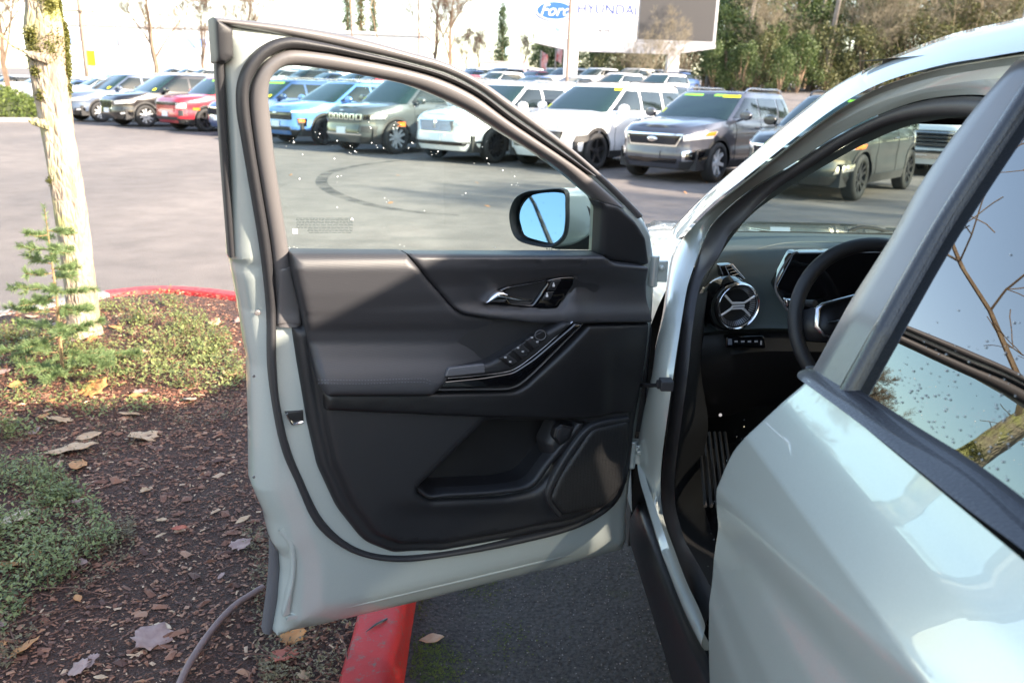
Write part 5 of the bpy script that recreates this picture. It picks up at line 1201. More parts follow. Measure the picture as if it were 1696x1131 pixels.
    if detail:
        gs = grille or dict(quad=[(-0.55, 0.62), (0.55, 0.62), (0.60, 0.82), (-0.60, 0.82)], kind='mesh', rim=M_CHROME)
        gq = gs['quad']
        if gs.get('rim'):
            e = gs.get('edge', 0.03); npatch('grille_surround', [(gq[0][0]-e, gq[0][1]-e), (gq[1][0]+e, gq[1][1]-e), (gq[2][0]+e*1.3, gq[2][1]+e), (gq[3][0]-e*1.3, gq[3][1]+e)], gs['rim'], 0.012, 14)
        go = npatch('grille', gq, gs.get('m', M_GLOSSB), 0.020, 14)
        def bil(u_, t):
            xa = gq[0][0]+(gq[1][0]-gq[0][0])*u_; za = gq[0][1]+(gq[1][1]-gq[0][1])*u_; xb = gq[3][0]+(gq[2][0]-gq[3][0])*u_; zb_ = gq[3][1]+(gq[2][1]-gq[3][1])*u_; return xa+(xb-xa)*t, za+(zb_-za)*t
        if gs['kind'] == 'slots':       # seven upright slots
            for k in range(7):
                u0 = (k+0.14)/7; u1 = (k+0.86)/7; q = [bil(u0, 0.08), bil(u1, 0.08), bil(u1, 0.92), bil(u0, 0.92)]
                npatch('slot_surround', q, M_CHROME, 0.026, 2, 2, go); u0 += 0.022; u1 -= 0.022; q = [bil(u0, 0.2), bil(u1, 0.2), bil(u1, 0.84), bil(u0, 0.84)]; npatch('slot', q, M_GLOSSB, 0.032, 2, 2, go)
        elif gs['kind'] == 'bars':
            for k in range(gs.get('n', 6)):
                t = (k+0.6)/gs.get('n', 6); mb = MB(); mb.tube([fp(*bil(u_, t), 0.026) for u_ in np.linspace(0.02, 0.98, 14)], gs.get('r', 0.012), 6); mb.build('grille_bar', gs.get('bar', M_SATIN), go)
        elif gs['kind'] == 'mesh':
            mb = MB()
            for k in range(26):
                u0 = k/25; 
                for sg in (-1, 1):
                    pts = [fp(*bil(min(1, max(0, u0+sg*0.12*t)), t), 0.023) for t in (0.04, 0.5, 0.96)]; mb.tube(pts, 0.006, 4)
            o = mb.build('grille_mesh', gs.get('bar', M_ALUD), go); o['kind'] = 'stuff'
        if gs.get('badge'):
            bx_, bz_, bw_, bh_ = gs['badge']; c = fp(bx_, bz_, 0.034); mb = MB(); mb.lathe([(1, 0), (0.9, 0.012), (0.6, 0.018), (0.001, 0.02)], (0, 0, 0), 24); 
            mb.v = [(c.x+v[0]*bw_, c.y+v[2], c.z+v[1]*bh_) for v in mb.v]; bo = fix_out(mb.build('badge', M_CHROME, go))
            if gs.get('text'): lettering(gs['text'], bh_*1.15, root, (c.x, c.y+0.022, c.z-bh_*0.40), math.pi, gs.get('text_m', M_GLOSSB), 'badge_lettering')
        for sg in (1, -1):
            for lq, lm_, of in (lamps or [([(0.62, 0.76), (0.86, 0.80), (0.88, 0.90), (0.60, 0.86)], M_LAMP, 0.014)]):
                q = [(x*sg, z) for x, z in lq]
                if sg < 0: q = [q[1], q[0], q[3], q[2]]
                npatch('headlight' if lm_ in (M_LAMP, M_LAMPW) else ('marker_light' if lm_ is M_AMB else 'bumper_insert'), q, lm_, of, 8, 4)
        for nm, q, m_, of in extras: npatch(nm, q, m_, of)
        if plate: 
            pl = npatch('number_plate', [(-0.16, 0.47), (0.16, 0.47), (0.16, 0.62), (-0.16, 0.62)], plate if plate is not True else M_PLATE, 0.03, 2, 2)
        # mirrors
        for sg in (-1, 1):
            mb = MB(); c = Vector((sg*(b+0.10), cowl-0.45, belt+0.10)); mb.lathe([(0.001, -0.07), (0.07, -0.06), (0.105, -0.02), (0.11, 0.03), (0.09, 0.06), (0.001, 0.065)], (0, 0, 0), 16, Matrix.Rotation(-math.pi/2, 3, 'X')); mb.v = [(c.x+v[0]*1.15, c.y+v[1]*1.1, c.z+v[2]*0.82) for v in mb.v]
            mb.tube([c-Vector((sg*0.05, 0.02, 0.05)), Vector((sg*(b-0.06), cowl-0.45, belt+0.0))], 0.025, 8)
            fix_out(mb.build('wing_mirror', M_CLAD if clad == 2 else paint_m, root, angle=50))
        # door seams and handles
        def sp_(y, z, off, sg): p = w_.pt(w_.side(y), y, z, zt(y), off); return Vector((sg*p.x, p.y, p.z))
        for sg in (-1, 1):
            for ys0 in (cowl-0.32, cowl-1.46, cowl-2.42):
                if abs(ys0-yr) < Ra and ys0 < 0: pts = [sp_(ys0, z, 0.002, sg) for z in np.linspace(zl(ys0)+0.1, zt(ys0)-0.02, 8)]
                else: pts = [sp_(ys0, z, 0.002, sg) for z in np.linspace(0.36, zt(ys0)-0.02, 12)]
                mb = MB(); mb.tube(pts, 0.005, 4); mb.build('door_seam', M_SEATB, root)
            for yh in (cowl-1.30, cowl-2.26):
                mb = MB(); mb.tube([sp_(yh+0.11, belt-0.13, 0.0, sg), sp_(yh+0.08, belt-0.125, 0.03, sg), sp_(yh-0.06, belt-0.12, 0.03, sg), sp_(yh-0.09, belt-0.12, 0.0, sg)], 0.014, 8); mb.build('door_handle', paint_m, root)
        # seats glimpsed through the glass: dark shapes are enough behind reflective panes
        if rails:
            for sg in (-1, 1):
                y0, y1 = yt0-0.25, yt1+0.15; mb = MB(); pts = [(y0, 0.0), (y0-0.08, 0.05), ((y0+y1)/2, 0.065), (y1+0.08, 0.05), (y1, 0.0)]
                mb.tube([Vector((sg*(tw-0.06), y, H-0.02+z)) for y, z in smooth_curve(pts, 20)], 0.018, 6); mb.build('roof_rail', rails if rails is not True else M_SATIN, root)
        for (sx_, sh, sw_, shh, m_) in sticker:
            s0 = sx_; rows = [[gpt((s0+sw_*j/6) % 1.0, sh+shh*i/2+ (0 if True else 0), 0.010) for j in range(7)] for i in range(3)]; mb = MB(); mb.grid(rows); fix_out(mb.build('window_sticker', m_, root))
    # put the left front wheel on pos
    R_ = Matrix.Rotation(rz, 3, 'Z'); off = R_ @ Vector((-(b-0.02), yf, 0)); P = Vector((pos[0], pos[1], 0))-off
    root.location = (P.x, P.y, gh(P.x, P.y)+zoff)
    return root
def fix_out(o):
    bm = bmesh.new(); bm.from_mesh(o.data); bmesh.ops.recalc_face_normals(bm, faces=bm.faces)
    bm.to_mesh(o.data); bm.free(); return o
def lettering(text, size, parent, loc, rz=0.0, m_=None, name='lettering', shear=0.0, tilt=math.pi/2, ext=0.004, sx_=1.0):
    cu = bpy.data.curves.new(name, 'FONT'); cu.body = text; cu.size = size; cu.align_x = 'CENTER'; cu.extrude = ext; cu.shear = shear; cu.resolution_u = 3
    tmp = bpy.data.objects.new(name, cu); COL.objects.link(tmp); dg = bpy.context.evaluated_depsgraph_get(); me = bpy.data.meshes.new_from_object(tmp.evaluated_get(dg)); bpy.data.objects.remove(tmp)
    me.materials.clear(); me.materials.append(m_); o = bpy.data.objects.new(name, me); link(o, parent); o.location = loc; o.rotation_euler = (tilt, 0, rz); o.scale = (sx_, 1, 1); o['kind'] = 'stuff' if False else 'thing'
    del o['kind']; return o
FR = 'cars parked in the front row of the lot'
def at(u, v): p = on_z(u, v, 0); return (p.x, p.y)
P_NAVY = paint('slate_blue', (0.10, 0.13, 0.19)); P_BLK = paint('black', (0.012, 0.012, 0.014)); P_RED = paint('red', (0.42, 0.025, 0.04)); P_BLUE = paint('sky_blue', (0.11, 0.27, 0.62))
P_GREY = paint('steel_grey', (0.075, 0.085, 0.09)); P_WHT = paint('white', (0.78, 0.79, 0.80), 0.0, 0.25); P_GRAPH = paint('graphite', (0.062, 0.066, 0.085)); P_DKG = paint('dark_green_grey', (0.012, 0.018, 0.019), 0.0, 0.4); P_DBL = paint('deep_blue', (0.03, 0.075, 0.20)); P_SIL = paint('silver', (0.45, 0.46, 0.48))
SY = (0.050, 0.14, 0.030, 0.12, M_STY)     # yellow tag low on the windscreen, driver side seen from the front
SYm = (-0.080, 0.14, 0.028, 0.12, M_STY)
SUBG = dict(quad=[(-0.33, 0.62), (0.33, 0.62), (0.42, 0.84), (-0.42, 0.84)], kind='bars', n=4, rim=M_CHROME, bar=M_ALUD)
SUBL = [([(0.52, 0.74), (0.88, 0.80), (0.90, 0.90), (0.50, 0.86)], M_LAMP, 0.014), ([(0.66, 0.40), (0.84, 0.42), (0.84, 0.52), (0.66, 0.50)], M_GLOSSB, 0.012), ([(0.70, 0.43), (0.80, 0.44), (0.80, 0.49), (0.70, 0.48)], M_LAMP, 0.018)]
suv('parked_suv', 'slate blue suv with hexagonal grille, beside the black suv', P_NAVY, (-14.75, 32.45), 4.99, 1.93, 1.80, 1.06, FR, rim=M_ALU, spokes=10, grille=SUBG, lamps=SUBL, sticker=[SYm])
suv('parked_suv', 'black suv with hexagonal grille between slate blue and red suvs', P_BLK, at(245, 211), 4.99, 1.93, 1.80, 1.06, FR, rim=M_ALU, spokes=10, grille=SUBG, lamps=SUBL, sticker=[SYm])
suv('parked_suv', 'red boxy suv with light bar across its nose', P_RED, at(345, 219), 4.83, 1.90, 1.75, 1.06, FR, boxy=0.9, rim=M_ALUD, spokes=6, n=6.0, grille=dict(quad=[(-0.80, 0.82), (0.80, 0.82), (0.80, 0.92), (-0.80, 0.92)], kind='bars', n=2, rim=None, m=M_GLOSSB, bar=M_ALUD),
    lamps=[([(0.62, 0.72), (0.84, 0.74), (0.84, 0.90), (0.62, 0.88)], M_LAMP, 0.024), ([(0.70, 0.50), (0.80, 0.50), (0.80, 0.68), (0.70, 0.68)], M_CLAD, 0.012), ([(0.90, 0.68), (0.925, 0.68), (0.925, 0.76), (0.90, 0.76)], M_AMB, 0.016)], extras=[('lower_intake', [(-0.5, 0.62), (0.5, 0.62), (0.55, 0.74), (-0.55, 0.74)], P_RED, 0.018), ('skid_plate', [(-0.62, 0.36), (0.62, 0.36), (0.66, 0.46), (-0.66, 0.46)], M_CLAD, 0.014)], sticker=[(-0.095, 0.82, 0.11, 0.10, M_STG)])
suv('parked_suv', 'deep blue suv half hidden behind the sky blue suv', P_DBL, (-6.95, 25.75), 4.65, 1.86, 1.72, 1.02, FR, sticker=[SYm, (-0.05, 0.84, 0.06, 0.10, M_STG)], rim=M_ALUD)
suv('parked_suv', 'sky blue suv with black grille and dark wheels, next to grey suv', P_BLUE, at(540, 241), 4.66, 1.90, 1.70, 1.02, FR, rim=M_ALUD, spokes=6, roof_m=P_BLK,
    grille=dict(quad=[(-0.60, 0.66), (0.60, 0.66), (0.60, 0.86), (-0.60, 0.86)], kind='bars', n=3, rim=None, m=M_GLOSSB, bar=M_CLAD, badge=(0, 0.83, 0.10, 0.028)),
    lamps=[([(0.60, 0.845), (0.90, 0.875), (0.905, 0.905), (0.60, 0.89)], M_LAMPW, 0.016), ([(0.74, 0.52), (0.83, 0.50), (0.84, 0.70), (0.72, 0.70)], M_GLOSSB, 0.012), ([(0.75, 0.60), (0.82, 0.60), (0.82, 0.69), (0.74, 0.69)], M_AMB, 0.018)],
    extras=[('lower_intake', [(-0.60, 0.38), (0.60, 0.38), (0.55, 0.48), (-0.55, 0.48)], M_CLAD, 0.014)], sticker=[SY])
suv('parked_suv', 'steel grey suv with seven upright grille slots', P_GREY, at(659, 256), 5.20, 1.98, 1.82, 1.08, FR, boxy=0.5, rim=M_ALU, spokes=10, clad=True, wheel_r=0.39,
    grille=dict(quad=[(-0.66, 0.78), (0.66, 0.78), (0.68, 0.94), (-0.68, 0.94)], kind='slots', rim=None, m=P_GREY, badge=(0, 1.0, 0.07, 0.02)),
    lamps=[([(0.68, 0.80), (0.91, 0.81), (0.93, 0.93), (0.68, 0.92)], M_GLOSSB, 0.014), ([(0.78, 0.82), (0.91, 0.83), (0.925, 0.92), (0.80, 0.91)], M_LAMP, 0.020), ([(0.96, 0.66), (0.975, 0.66), (0.975, 0.76), (0.96, 0.76)], M_AMB, 0.018), ([(0.62, 0.52), (0.84, 0.52), (0.86, 0.66), (0.62, 0.66)], M_CLAD, 0.012)],
    extras=[('lower_intake', [(-0.56, 0.50), (0.56, 0.50), (0.60, 0.70), (-0.60, 0.70)], M_GLOSSB, 0.014), ('chrome_strip', [(-0.62, 0.44), (0.62, 0.44), (0.64, 0.475), (-0.64, 0.475)], M_CHROME, 0.022)], sticker=[SY])
suv('parked_suv', 'white suv with oval mesh grille and centre emblem', P_WHT, at(822, 271), 5.06, 2.02, 1.76, 1.06, FR, rim=M_ALUD, spokes=12, clad=False, wheel_r=0.39,
    grille=dict(quad=[(-0.46, 0.66), (0.46, 0.66), (0.52, 0.90), (-0.52, 0.90)], kind='mesh', rim=M_CHROME, edge=0.022, m=mat('grille_grey', (0.16, 0.17, 0.18), 0.35), bar=M_CHROME, badge=(0, 0.82, 0.03, 0.09)),
    lamps=[([(0.62, 0.80), (0.93, 0.83), (0.94, 0.91), (0.60, 0.89)], M_LAMP, 0.014), ([(0.70, 0.42), (0.92, 0.44), (0.92, 0.49), (0.70, 0.47)], M_CHROME, 0.012)], extras=[('lower_intake', [(-0.75, 0.38), (0.75, 0.38), (0.78, 0.46), (-0.78, 0.46)], M_GLOSSB, 0.014)], rails=M_CHROME, sticker=[SY])
suv('parked_suv', 'white suv with tall ribbed black grille and dark wheels', P_WHT, at(988, 283), 5.12, 1.99, 1.78, 1.08, FR, rim=M_ALUD, spokes=5, clad=True, wheel_r=0.39,
    grille=dict(quad=[(-0.56, 0.46), (0.56, 0.46), (0.66, 0.80), (-0.66, 0.80)], kind='bars', n=8, r=0.014, rim=None, m=M_GLOSSB, bar=mat('bar_grey', (0.12, 0.13, 0.14), 0.3)),
    lamps=[([(0.58, 0.86), (0.92, 0.90), (0.94, 0.97), (0.56, 0.93)], M_LAMP, 0.014), ([(0.80, 0.56), (0.93, 0.60), (0.93, 0.74), (0.84, 0.72)], M_CLAD, 0.012)], plate=False, rails=M_ALUD, sticker=[SY, (-0.10, 0.84, 0.05, 0.10, M_STY)])
suv('parked_suv', 'graphite suv with chrome framed mesh grille and oval badge', P_GRAPH, at(1187, 303), 4.76, 1.89, 1.69, 1.04, FR, rim=mat('alloy_bright', (0.75, 0.76, 0.78), 0.25, metal=0.35), spokes=7, clad=True,
    grille=dict(quad=[(-0.46, 0.69), (0.46, 0.69), (0.56, 0.86), (-0.56, 0.86)], kind='mesh', rim=M_CHROME, edge=0.03, m=M_GLOSSB, bar=M_ALUD, badge=(0, 0.785, 0.105, 0.05), text='KIA'),
    lamps=[([(0.60, 0.76), (0.89, 0.82), (0.91, 0.95), (0.60, 0.86)], M_LAMP, 0.016), ([(0.845, 0.86), (0.895, 0.87), (0.905, 0.945), (0.87, 0.93)], M_AMB, 0.022), ([(0.60, 0.40), (0.86, 0.42), (0.89, 0.64), (0.60, 0.58)], M_CHROME, 0.012), ([(0.65, 0.43), (0.83, 0.445), (0.855, 0.60), (0.65, 0.555)], M_GLOSSB, 0.018)],
    extras=[('lower_intake', [(-0.50, 0.36), (0.50, 0.36), (0.52, 0.45), (-0.52, 0.45)], M_GLOSSB, 0.014), ('plate_bracket', [(-0.18, 0.44), (0.18, 0.44), (0.18, 0.58), (-0.18, 0.58)], P_GRAPH, 0.02)], plate=False,
    sticker=[(0.052, 0.22, 0.016, 0.16, M_STY), (-0.112, 0.84, 0.10, 0.09, M_STY), (-0.02, 0.88, 0.07, 0.07, M_STG)])
suv('parked_suv', 'dark green grey suv seen through the windscreen opening', P_DKG, at(1421, 333), 4.66, 1.86, 1.66, 1.00, FR, rim=M_ALUD, spokes=10, clad=True, rails=M_ALUD,
    lamps=[([(0.58, 0.76), (0.88, 0.82), (0.90, 0.90), (0.58, 0.83)], M_LAMP, 0.016), ([(0.70, 0.44), (0.88, 0.50), (0.89, 0.60), (0.74, 0.56)], M_CHROME, 0.014), ([(0.86, 0.82), (0.905, 0.83), (0.91, 0.90), (0.88, 0.89)], M_AMB, 0.02)], sticker=[(-0.09, 0.86, 0.10, 0.08, M_STG)])
BRG = dict(quad=[(-0.72, 0.66), (0.72, 0.66), (0.74, 0.98), (-0.74, 0.98)], kind='bars', n=4, r=0.03, rim=M_CHROME, m=M_GLOSSB, bar=M_CHROME)
suv('parked_truck', 'tall dark truck with barred grille beyond the windscreen', P_BLK, tuple(on_y(1532, 300, 20.5))[:2], 5.3, 2.03, 1.90, 1.20, 'trucks at the end of the row', boxy=1.0, n=7.0, rim=M_ALUD, spokes=6, wheel_r=0.41, grille=BRG, lamps=[([(0.76, 0.74), (0.95, 0.74), (0.96, 0.98), (0.76, 0.98)], M_LAMP, 0.016)], extras=[('chrome_bumper', [(-0.95, 0.40), (0.95, 0.40), (0.95, 0.58), (-0.95, 0.58)], M_CHROME, 0.03)])
suv('parked_truck', 'tall white truck with chrome bumper beyond the windscreen', P_WHT, tuple(on_y(1612, 300, 18.6))[:2], 5.3, 2.03, 1.90, 1.20, 'trucks at the end of the row', boxy=1.0, n=7.0, rim=M_ALU, spokes=6, wheel_r=0.41, grille=BRG, lamps=[([(0.76, 0.74), (0.95, 0.74), (0.96, 0.98), (0.76, 0.98)], M_LAMP, 0.016)], extras=[('chrome_bumper', [(-0.95, 0.40), (0.95, 0.40), (0.95, 0.58), (-0.95, 0.58)], M_CHROME, 0.03)])
# rows further back: simpler cars, one source per colour
BG = 'cars in the back rows of the lot'
src = {}
cols_b = [('white', P_WHT, False), ('red', P_RED, True), ('silver', P_SIL, False), ('blue', P_DBL, True), ('black', P_BLK, False), ('pale silver', P_SIL, True)]
rb = random.Random(21)
ROWN = ('directly behind the front row', 'two rows behind the front row', 'three rows behind the front row', 'four rows behind the front row', 'far up the sloping back lot', 'at the very top of the sloping back lot')
def back_car(x, y, key, row):
    nm, pm, sd = cols_b[key]
    lab = '%s %s parked %s' % (nm, 'saloon car' if sd else 'suv', ROWN[row])
    if key not in src:
        src[key] = suv('distant_car', lab, pm, (x, y), 4.6, 1.85, 1.46 if sd else 1.68, 0.92 if sd else 1.02, BG, detail=False, sedan=sd, clad=False); return src[key]
    c = copy_tree(src[key]); c['label'] = lab; off = Matrix.Rotation(2.427, 3, 'Z') @ Vector((-(1.85/2-0.02), 4.6/2-0.93, 0)); P = Vector((x, y, 0))-off; c.location = (P.x, P.y, gh(P.x, P.y)); return c
for row, p in enumerate((24.5, 31.0, 41.0, 48.0, 58.0, 66.0)):
    for q in range(-26, 16):
        s_ = q*2.95+rb.uniform(-0.25, 0.25); c = AXP*p + AXR*s_
        if rb.random() < 0.10: continue
        u, v = to_px((c.x, c.y, gh(c.x, c.y)+1.4))
        if c.y < 5 or u < -60 or u > 1480: continue
        if u > 1130 and p > 30: continue
        if row == 0 and u > 1180: continue
        back_car(c.x, c.y, rb.choices(range(6), (8, 2, 4, 2, 3, 2))[0], row)
# ================================================================== trees, signs and buildings behind the lot
def bark_mat(name, c1, c2, scale=6.0, bump=0.6): return mat(name, c1, 0.85, col2=c2, vscale=scale, bump=bump, bscale=scale*8)
M_TWIG = bark_mat('twig_tan', (0.10, 0.065, 0.045), (0.17, 0.12, 0.085)); M_TWIG2 = bark_mat('twig_grey', (0.20, 0.165, 0.14), (0.33, 0.29, 0.25)); M_TWIG3 = bark_mat('twig_brown', (0.15, 0.10, 0.07), (0.25, 0.17, 0.11))
M_ALDER = bark_mat('alder_bark', (0.27, 0.23, 0.20), (0.17, 0.14, 0.115), 3.0)
def leaf_mat(name, c1, c2, rough=0.6, trans=0.25):
    mt, nt, b = _pr(name); L = nt.links; MATS[name] = mt
    oi = N(nt, 'ShaderNodeTexCoord'); nz = N(nt, 'ShaderNodeTexNoise', Scale=1.7, Detail=5.0); L.new(oi.outputs['Object'], nz.inputs['Vector'])
    n2 = N(nt, 'ShaderNodeTexWhiteNoise'); ge = N(nt, 'ShaderNodeNewGeometry'); L.new(ge.outputs['Random Per Island'], n2.inputs['Vector'])
    ad = N(nt, 'ShaderNodeMath', operation='MULTIPLY_ADD'); L.new(n2.outputs['Value'], ad.inputs[0]); ad.inputs[1].default_value = 0.6; L.new(nz.outputs['Fac'], ad.inputs[2])
    cr = N(nt, 'ShaderNodeValToRGB'); e = cr.color_ramp.elements; e[0].position = 0.45; e[0].color = (*c1, 1); e[1].position = 1.05; e[1].color = (*c2, 1); L.new(ad.outputs[0], cr.inputs['Fac'])
    L.new(cr.outputs['Color'], b.inputs['Base Color']); b.inputs['Roughness'].default_value = rough
    b.inputs['Subsurface Weight'].default_value = 0.0
    tr = N(nt, 'ShaderNodeBsdfTranslucent'); L.new(cr.outputs['Color'], tr.inputs['Color']); mx = N(nt, 'ShaderNodeMixShader'); mx.inputs['Fac'].default_value = trans
    out = nt.nodes['Material Output']; L.new(b.outputs[0], mx.inputs[1]); L.new(tr.outputs[0], mx.inputs[2]); L.new(mx.outputs[0], out.inputs['Surface']); return mt
M_FIR = leaf_mat('fir_green', (0.018, 0.040, 0.018), (0.055, 0.090, 0.035)); M_IVY = leaf_mat('laurel_green', (0.025, 0.050, 0.015), (0.085, 0.125, 0.035)); M_OLIVE = leaf_mat('olive_green', (0.06, 0.075, 0.025), (0.13, 0.13, 0.05))
def tree_mesh(seed, h, r0, levels=4, spread=0.55, first=0.3, n_br=5, sides=5, up=0.25, wob=0.08, minr=0.006):
    """tapered trunk with limbs, as two MB: trunk and branches"""
    R = random.Random(seed); tk = MB(); br = MB()
    def limb(mb, p, d, length, r, lev):
        n_ = 6 if lev == 0 else (4 if lev < 3 else 3); pts = [p.copy()]; rs = [r]; q = p.copy(); dd_ = d.normalized()
        for i in range(n_):
            dd_ = (dd_+Vector((R.gauss(0, wob), R.gauss(0, wob), R.gauss(0, wob)+up*0.12*(1 if lev else 0)))).normalized(); q = q+dd_*length/n_; pts.append(q.copy()); rs.append(max(minr, r*(1-0.80*(i+1)/n_) if lev else r*(1-0.75*(i+1)/n_)))
        mb.tube(pts, rs, sides if lev < 2 else (4 if lev == 2 else 3), cap=False)
        if lev >= levels: return
        k = n_br+(2 if lev == 0 else 0)
        for b_ in range(k):
            t = first+(1-first)*(b_+R.uniform(0.2, 0.9))/k if lev == 0 else R.uniform(0.25, 1.0); j = min(n_-1, int(t*n_)); f = t*n_-j; s_ = pts[j].lerp(pts[j+1], min(1, f)); ax_ = (pts[j+1]-pts[j]).normalized()
            az = R.uniform(0, 6.283); o_ = ax_.orthogonal().normalized(); o_ = Matrix.Rotation(az, 3, ax_) @ o_
            limb(br, s_, ax_*(1-spread)+o_*spread+Vector((0, 0, up)), length*R.uniform(0.42, 0.62)*(1.0 if lev else (1.15-0.55*t)), max(minr, rs[j]*R.uniform(0.42, 0.6)), lev+1)
    limb(tk, Vector((0, 0, -0.1)), Vector((0, 0, 1)), h, r0, 0); return tk, br
def leaves_mb(pts, size, R, droop=0.0, k=1, aspect=0.5):
    vs = []; fs = []
    for p in pts:
        for _ in range(k):
            d = Vector((R.gauss(0, 1), R.gauss(0, 1), R.gauss(0, 0.7)-droop)).normalized(); u_ = d.orthogonal().normalized(); u_ = Matrix.Rotation(R.uniform(0, 6.28), 3, d) @ u_
            s_ = size*R.uniform(0.6, 1.3); q = p+Vector((R.gauss(0, size*0.7), R.gauss(0, size*0.7), R.gauss(0, size*0.7))); i = len(vs)
            vs += [q-d*s_*0.5, q+u_*s_*aspect*0.5, q+d*s_*0.5, q-u_*s_*aspect*0.5]; fs.append((i, i+1, i+2, i+3))
    mb = MB(); mb.add(vs, fs); return mb
def bare_tree(label, loc, seed, h, r0, m_, group=None, cat='tree', name='bare_tree', **kw):
    root = empty(name, loc, label, cat, group); tk, br = tree_mesh(seed, h, r0, **kw); tk.build('trunk', m_, root); br.build('crown', m_, root); return root
def conifer(label, loc, seed, h, rad, m_=None, group=None, name='conifer'):
    R = random.Random(seed); root = empty(name, loc, label, 'tree', group); m_ = m_ or M_FIR
    tk = MB(); tk.tube([(0, 0, -0.2), (0.05, 0, h*0.5), (0, 0.04, h)], [h*0.018, h*0.011, 0.02], 7); tk.build('trunk', M_TWIG3, root)
    pts = []; bm_ = MB(); z = h*0.10
    while z < h*0.985:
        rr_ = rad*(1-z/h)**0.8*R.uniform(0.75, 1.15)+0.15
        for k in range(R.randint(4, 6)):
            a_ = R.uniform(0, 6.28); L_ = rr_*R.uniform(0.65, 1.1); tip = Vector((math.cos(a_)*L_, math.sin(a_)*L_, -L_*R.uniform(0.15, 0.4))); b0 = Vector((0, 0, z)); bm_.tube([b0, b0+tip*0.5+Vector((0, 0, L_*0.05)), b0+tip], [0.03, 0.02, 0.008], 3, cap=False)
            for j in range(int(6+10*L_)):
                t = R.uniform(0.15, 1.0); pts.append(b0+tip*t+Vector((R.gauss(0, 0.12*L_), R.gauss(0, 0.12*L_), R.gauss(-0.05, 0.06*L_))))
        z += h*0.028
    bm_.build('branches', M_TWIG3, root); c = leaves_mb(pts, 0.34, R, 0.6, 2, 0.35).build('crown', m_, root, smooth=False); return root
def leafy(label, loc, seed, h, rad, m_, group=None, n=3400, leaf=0.20, name='evergreen_shrub'):
    R = random.Random(seed); root = empty(name, loc, label, 'tree' if h > 5 else 'shrub', group); lob = []
    for k in range(18):
        a_ = R.uniform(0, 6.28); t = R.uniform(0.15, 0.95); q = rad*math.sqrt(R.random())*(1.15-0.7*t); lob.append((Vector((q*math.cos(a_), q*math.sin(a_), h*t)), rad*R.uniform(0.22, 0.45)))
    tk = MB(); 
    for c, r_ in lob[:9]: tk.tube([Vector((0, 0, -0.1)), c*0.5+Vector((0, 0, 0.2)), c], [rad*0.04, rad*0.025, 0.01], 4)
    tk.build('trunk', M_TWIG3, root); pts = []
    for _ in range(n):
        c, r_ = R.choice(lob); d = Vector((R.gauss(0, 1), R.gauss(0, 1), R.gauss(0, 1))).normalized(); q = c+d*r_*R.uniform(0.75, 1.05)
        if q.z > 0.05: pts.append(q)
    leaves_mb(pts, leaf, R, 0.2, 1, 0.6).build('crown', m_, root, smooth=False); return root
def put(o, loc, rz=0.0, s=1.0, label=None, group=None):
    c = copy_tree(o); c.location = loc; c.rotation_euler = (0, 0, rz); c.scale = (s, s, s*random.uniform(0.92, 1.1))
    if label: c['label'] = label
    if group: c['group'] = group
    return c
def far(u, y, dz=0.0):
    x = on_y(u, 150, y).x; return (x, y, gh(x, y)+dz)
R5 = random.Random(55)
GW = 'evergreen trees of the wood behind the sign'; GA = 'bare pale trunked trees of the wood'; GS = 'leafy shrubs at the foot of the wood'; GB = 'bare twiggy bushes of the wood'
FC = conifer('dark fir standing in the wood behind the sign', far(1215, 92), 1, 19, 3.6, None, GW)
for u, y, s_ in ((1290, 96, 1.0), (1250, 102, 1.15), (1330, 90, 1.0), (1375, 94, 0.9), (1420, 98, 1.2), (1470, 92, 1.1), (1530, 94, 1.0), (1580, 100, 1.2), (1640, 92, 1.1), (1700, 96, 1.2), (1165, 98, 0.95), (1115, 98, 0.85), (1060, 98, 0.8), (985, 98, 0.72), (1020, 100, 0.78), (950, 100, 0.66), (918, 104, 0.55), (1770, 98, 1.2)):
    put(FC, far(u, y), R5.uniform(0, 6), s_, 'dark fir seen below and behind the billboard' if u < 1190 else ('big dark fir in the wood right of the billboard' if s_ > 1.05 else None))
FL = leafy('dense dark leafy evergreen growing in the wood', far(1180, 80), 2, 8.5, 3.4, M_IVY, GS, n=5200, leaf=0.30)
for u, y, s_ in ((1235, 76, 1.0), (1205, 72, 0.75), (1300, 78, 1.15), (1345, 74, 0.9), (1400, 80, 1.2), (1455, 76, 1.0), (1510, 78, 1.1), (1560, 80, 1.25), (1625, 76, 1.1), (1680, 78, 1.2), (1130, 82, 0.95), (1085, 86, 0.9), (1035, 84, 0.85), (985, 86, 0.8), (940, 90, 0.75), (910, 92, 0.62), (895, 98, 0.55), (1270, 70, 0.62), (1740, 84, 1.1), (1320, 66, 0.5), (1225, 64, 0.42), (1180, 66, 0.42), (1290, 62, 0.36)):
    put(FL, far(u, y), R5.uniform(0, 6), s_, 'dark leafy evergreen seen between the billboard posts' if u < 1190 else ('low leafy shrub just behind the back rows of cars' if s_ < 0.7 else None))
FO = leafy('loose olive green leafy shrub before the dark firs', far(1300, 72), 3, 5.2, 2.2, M_OLIVE, 'olive shrubs along the wood edge', n=2600, leaf=0.22)
for u, y, s_ in ((1010, 80, 0.9), (1365, 68, 0.9), (1250, 68, 0.8), (1480, 70, 1.2), (1600, 70, 1.3), (1540, 68, 1.0), (1660, 72, 1.4), (1425, 67, 0.9), (1060, 78, 0.7)): put(FO, far(u, y), R5.uniform(0, 6), s_)
AL = bare_tree('tall bare tree with pale trunk standing in the wood', far(1232, 74), 4, 18, 0.24, M_ALDER, GA, levels=4, spread=0.5, first=0.35, n_br=5, up=0.15, wob=0.06, minr=0.010)
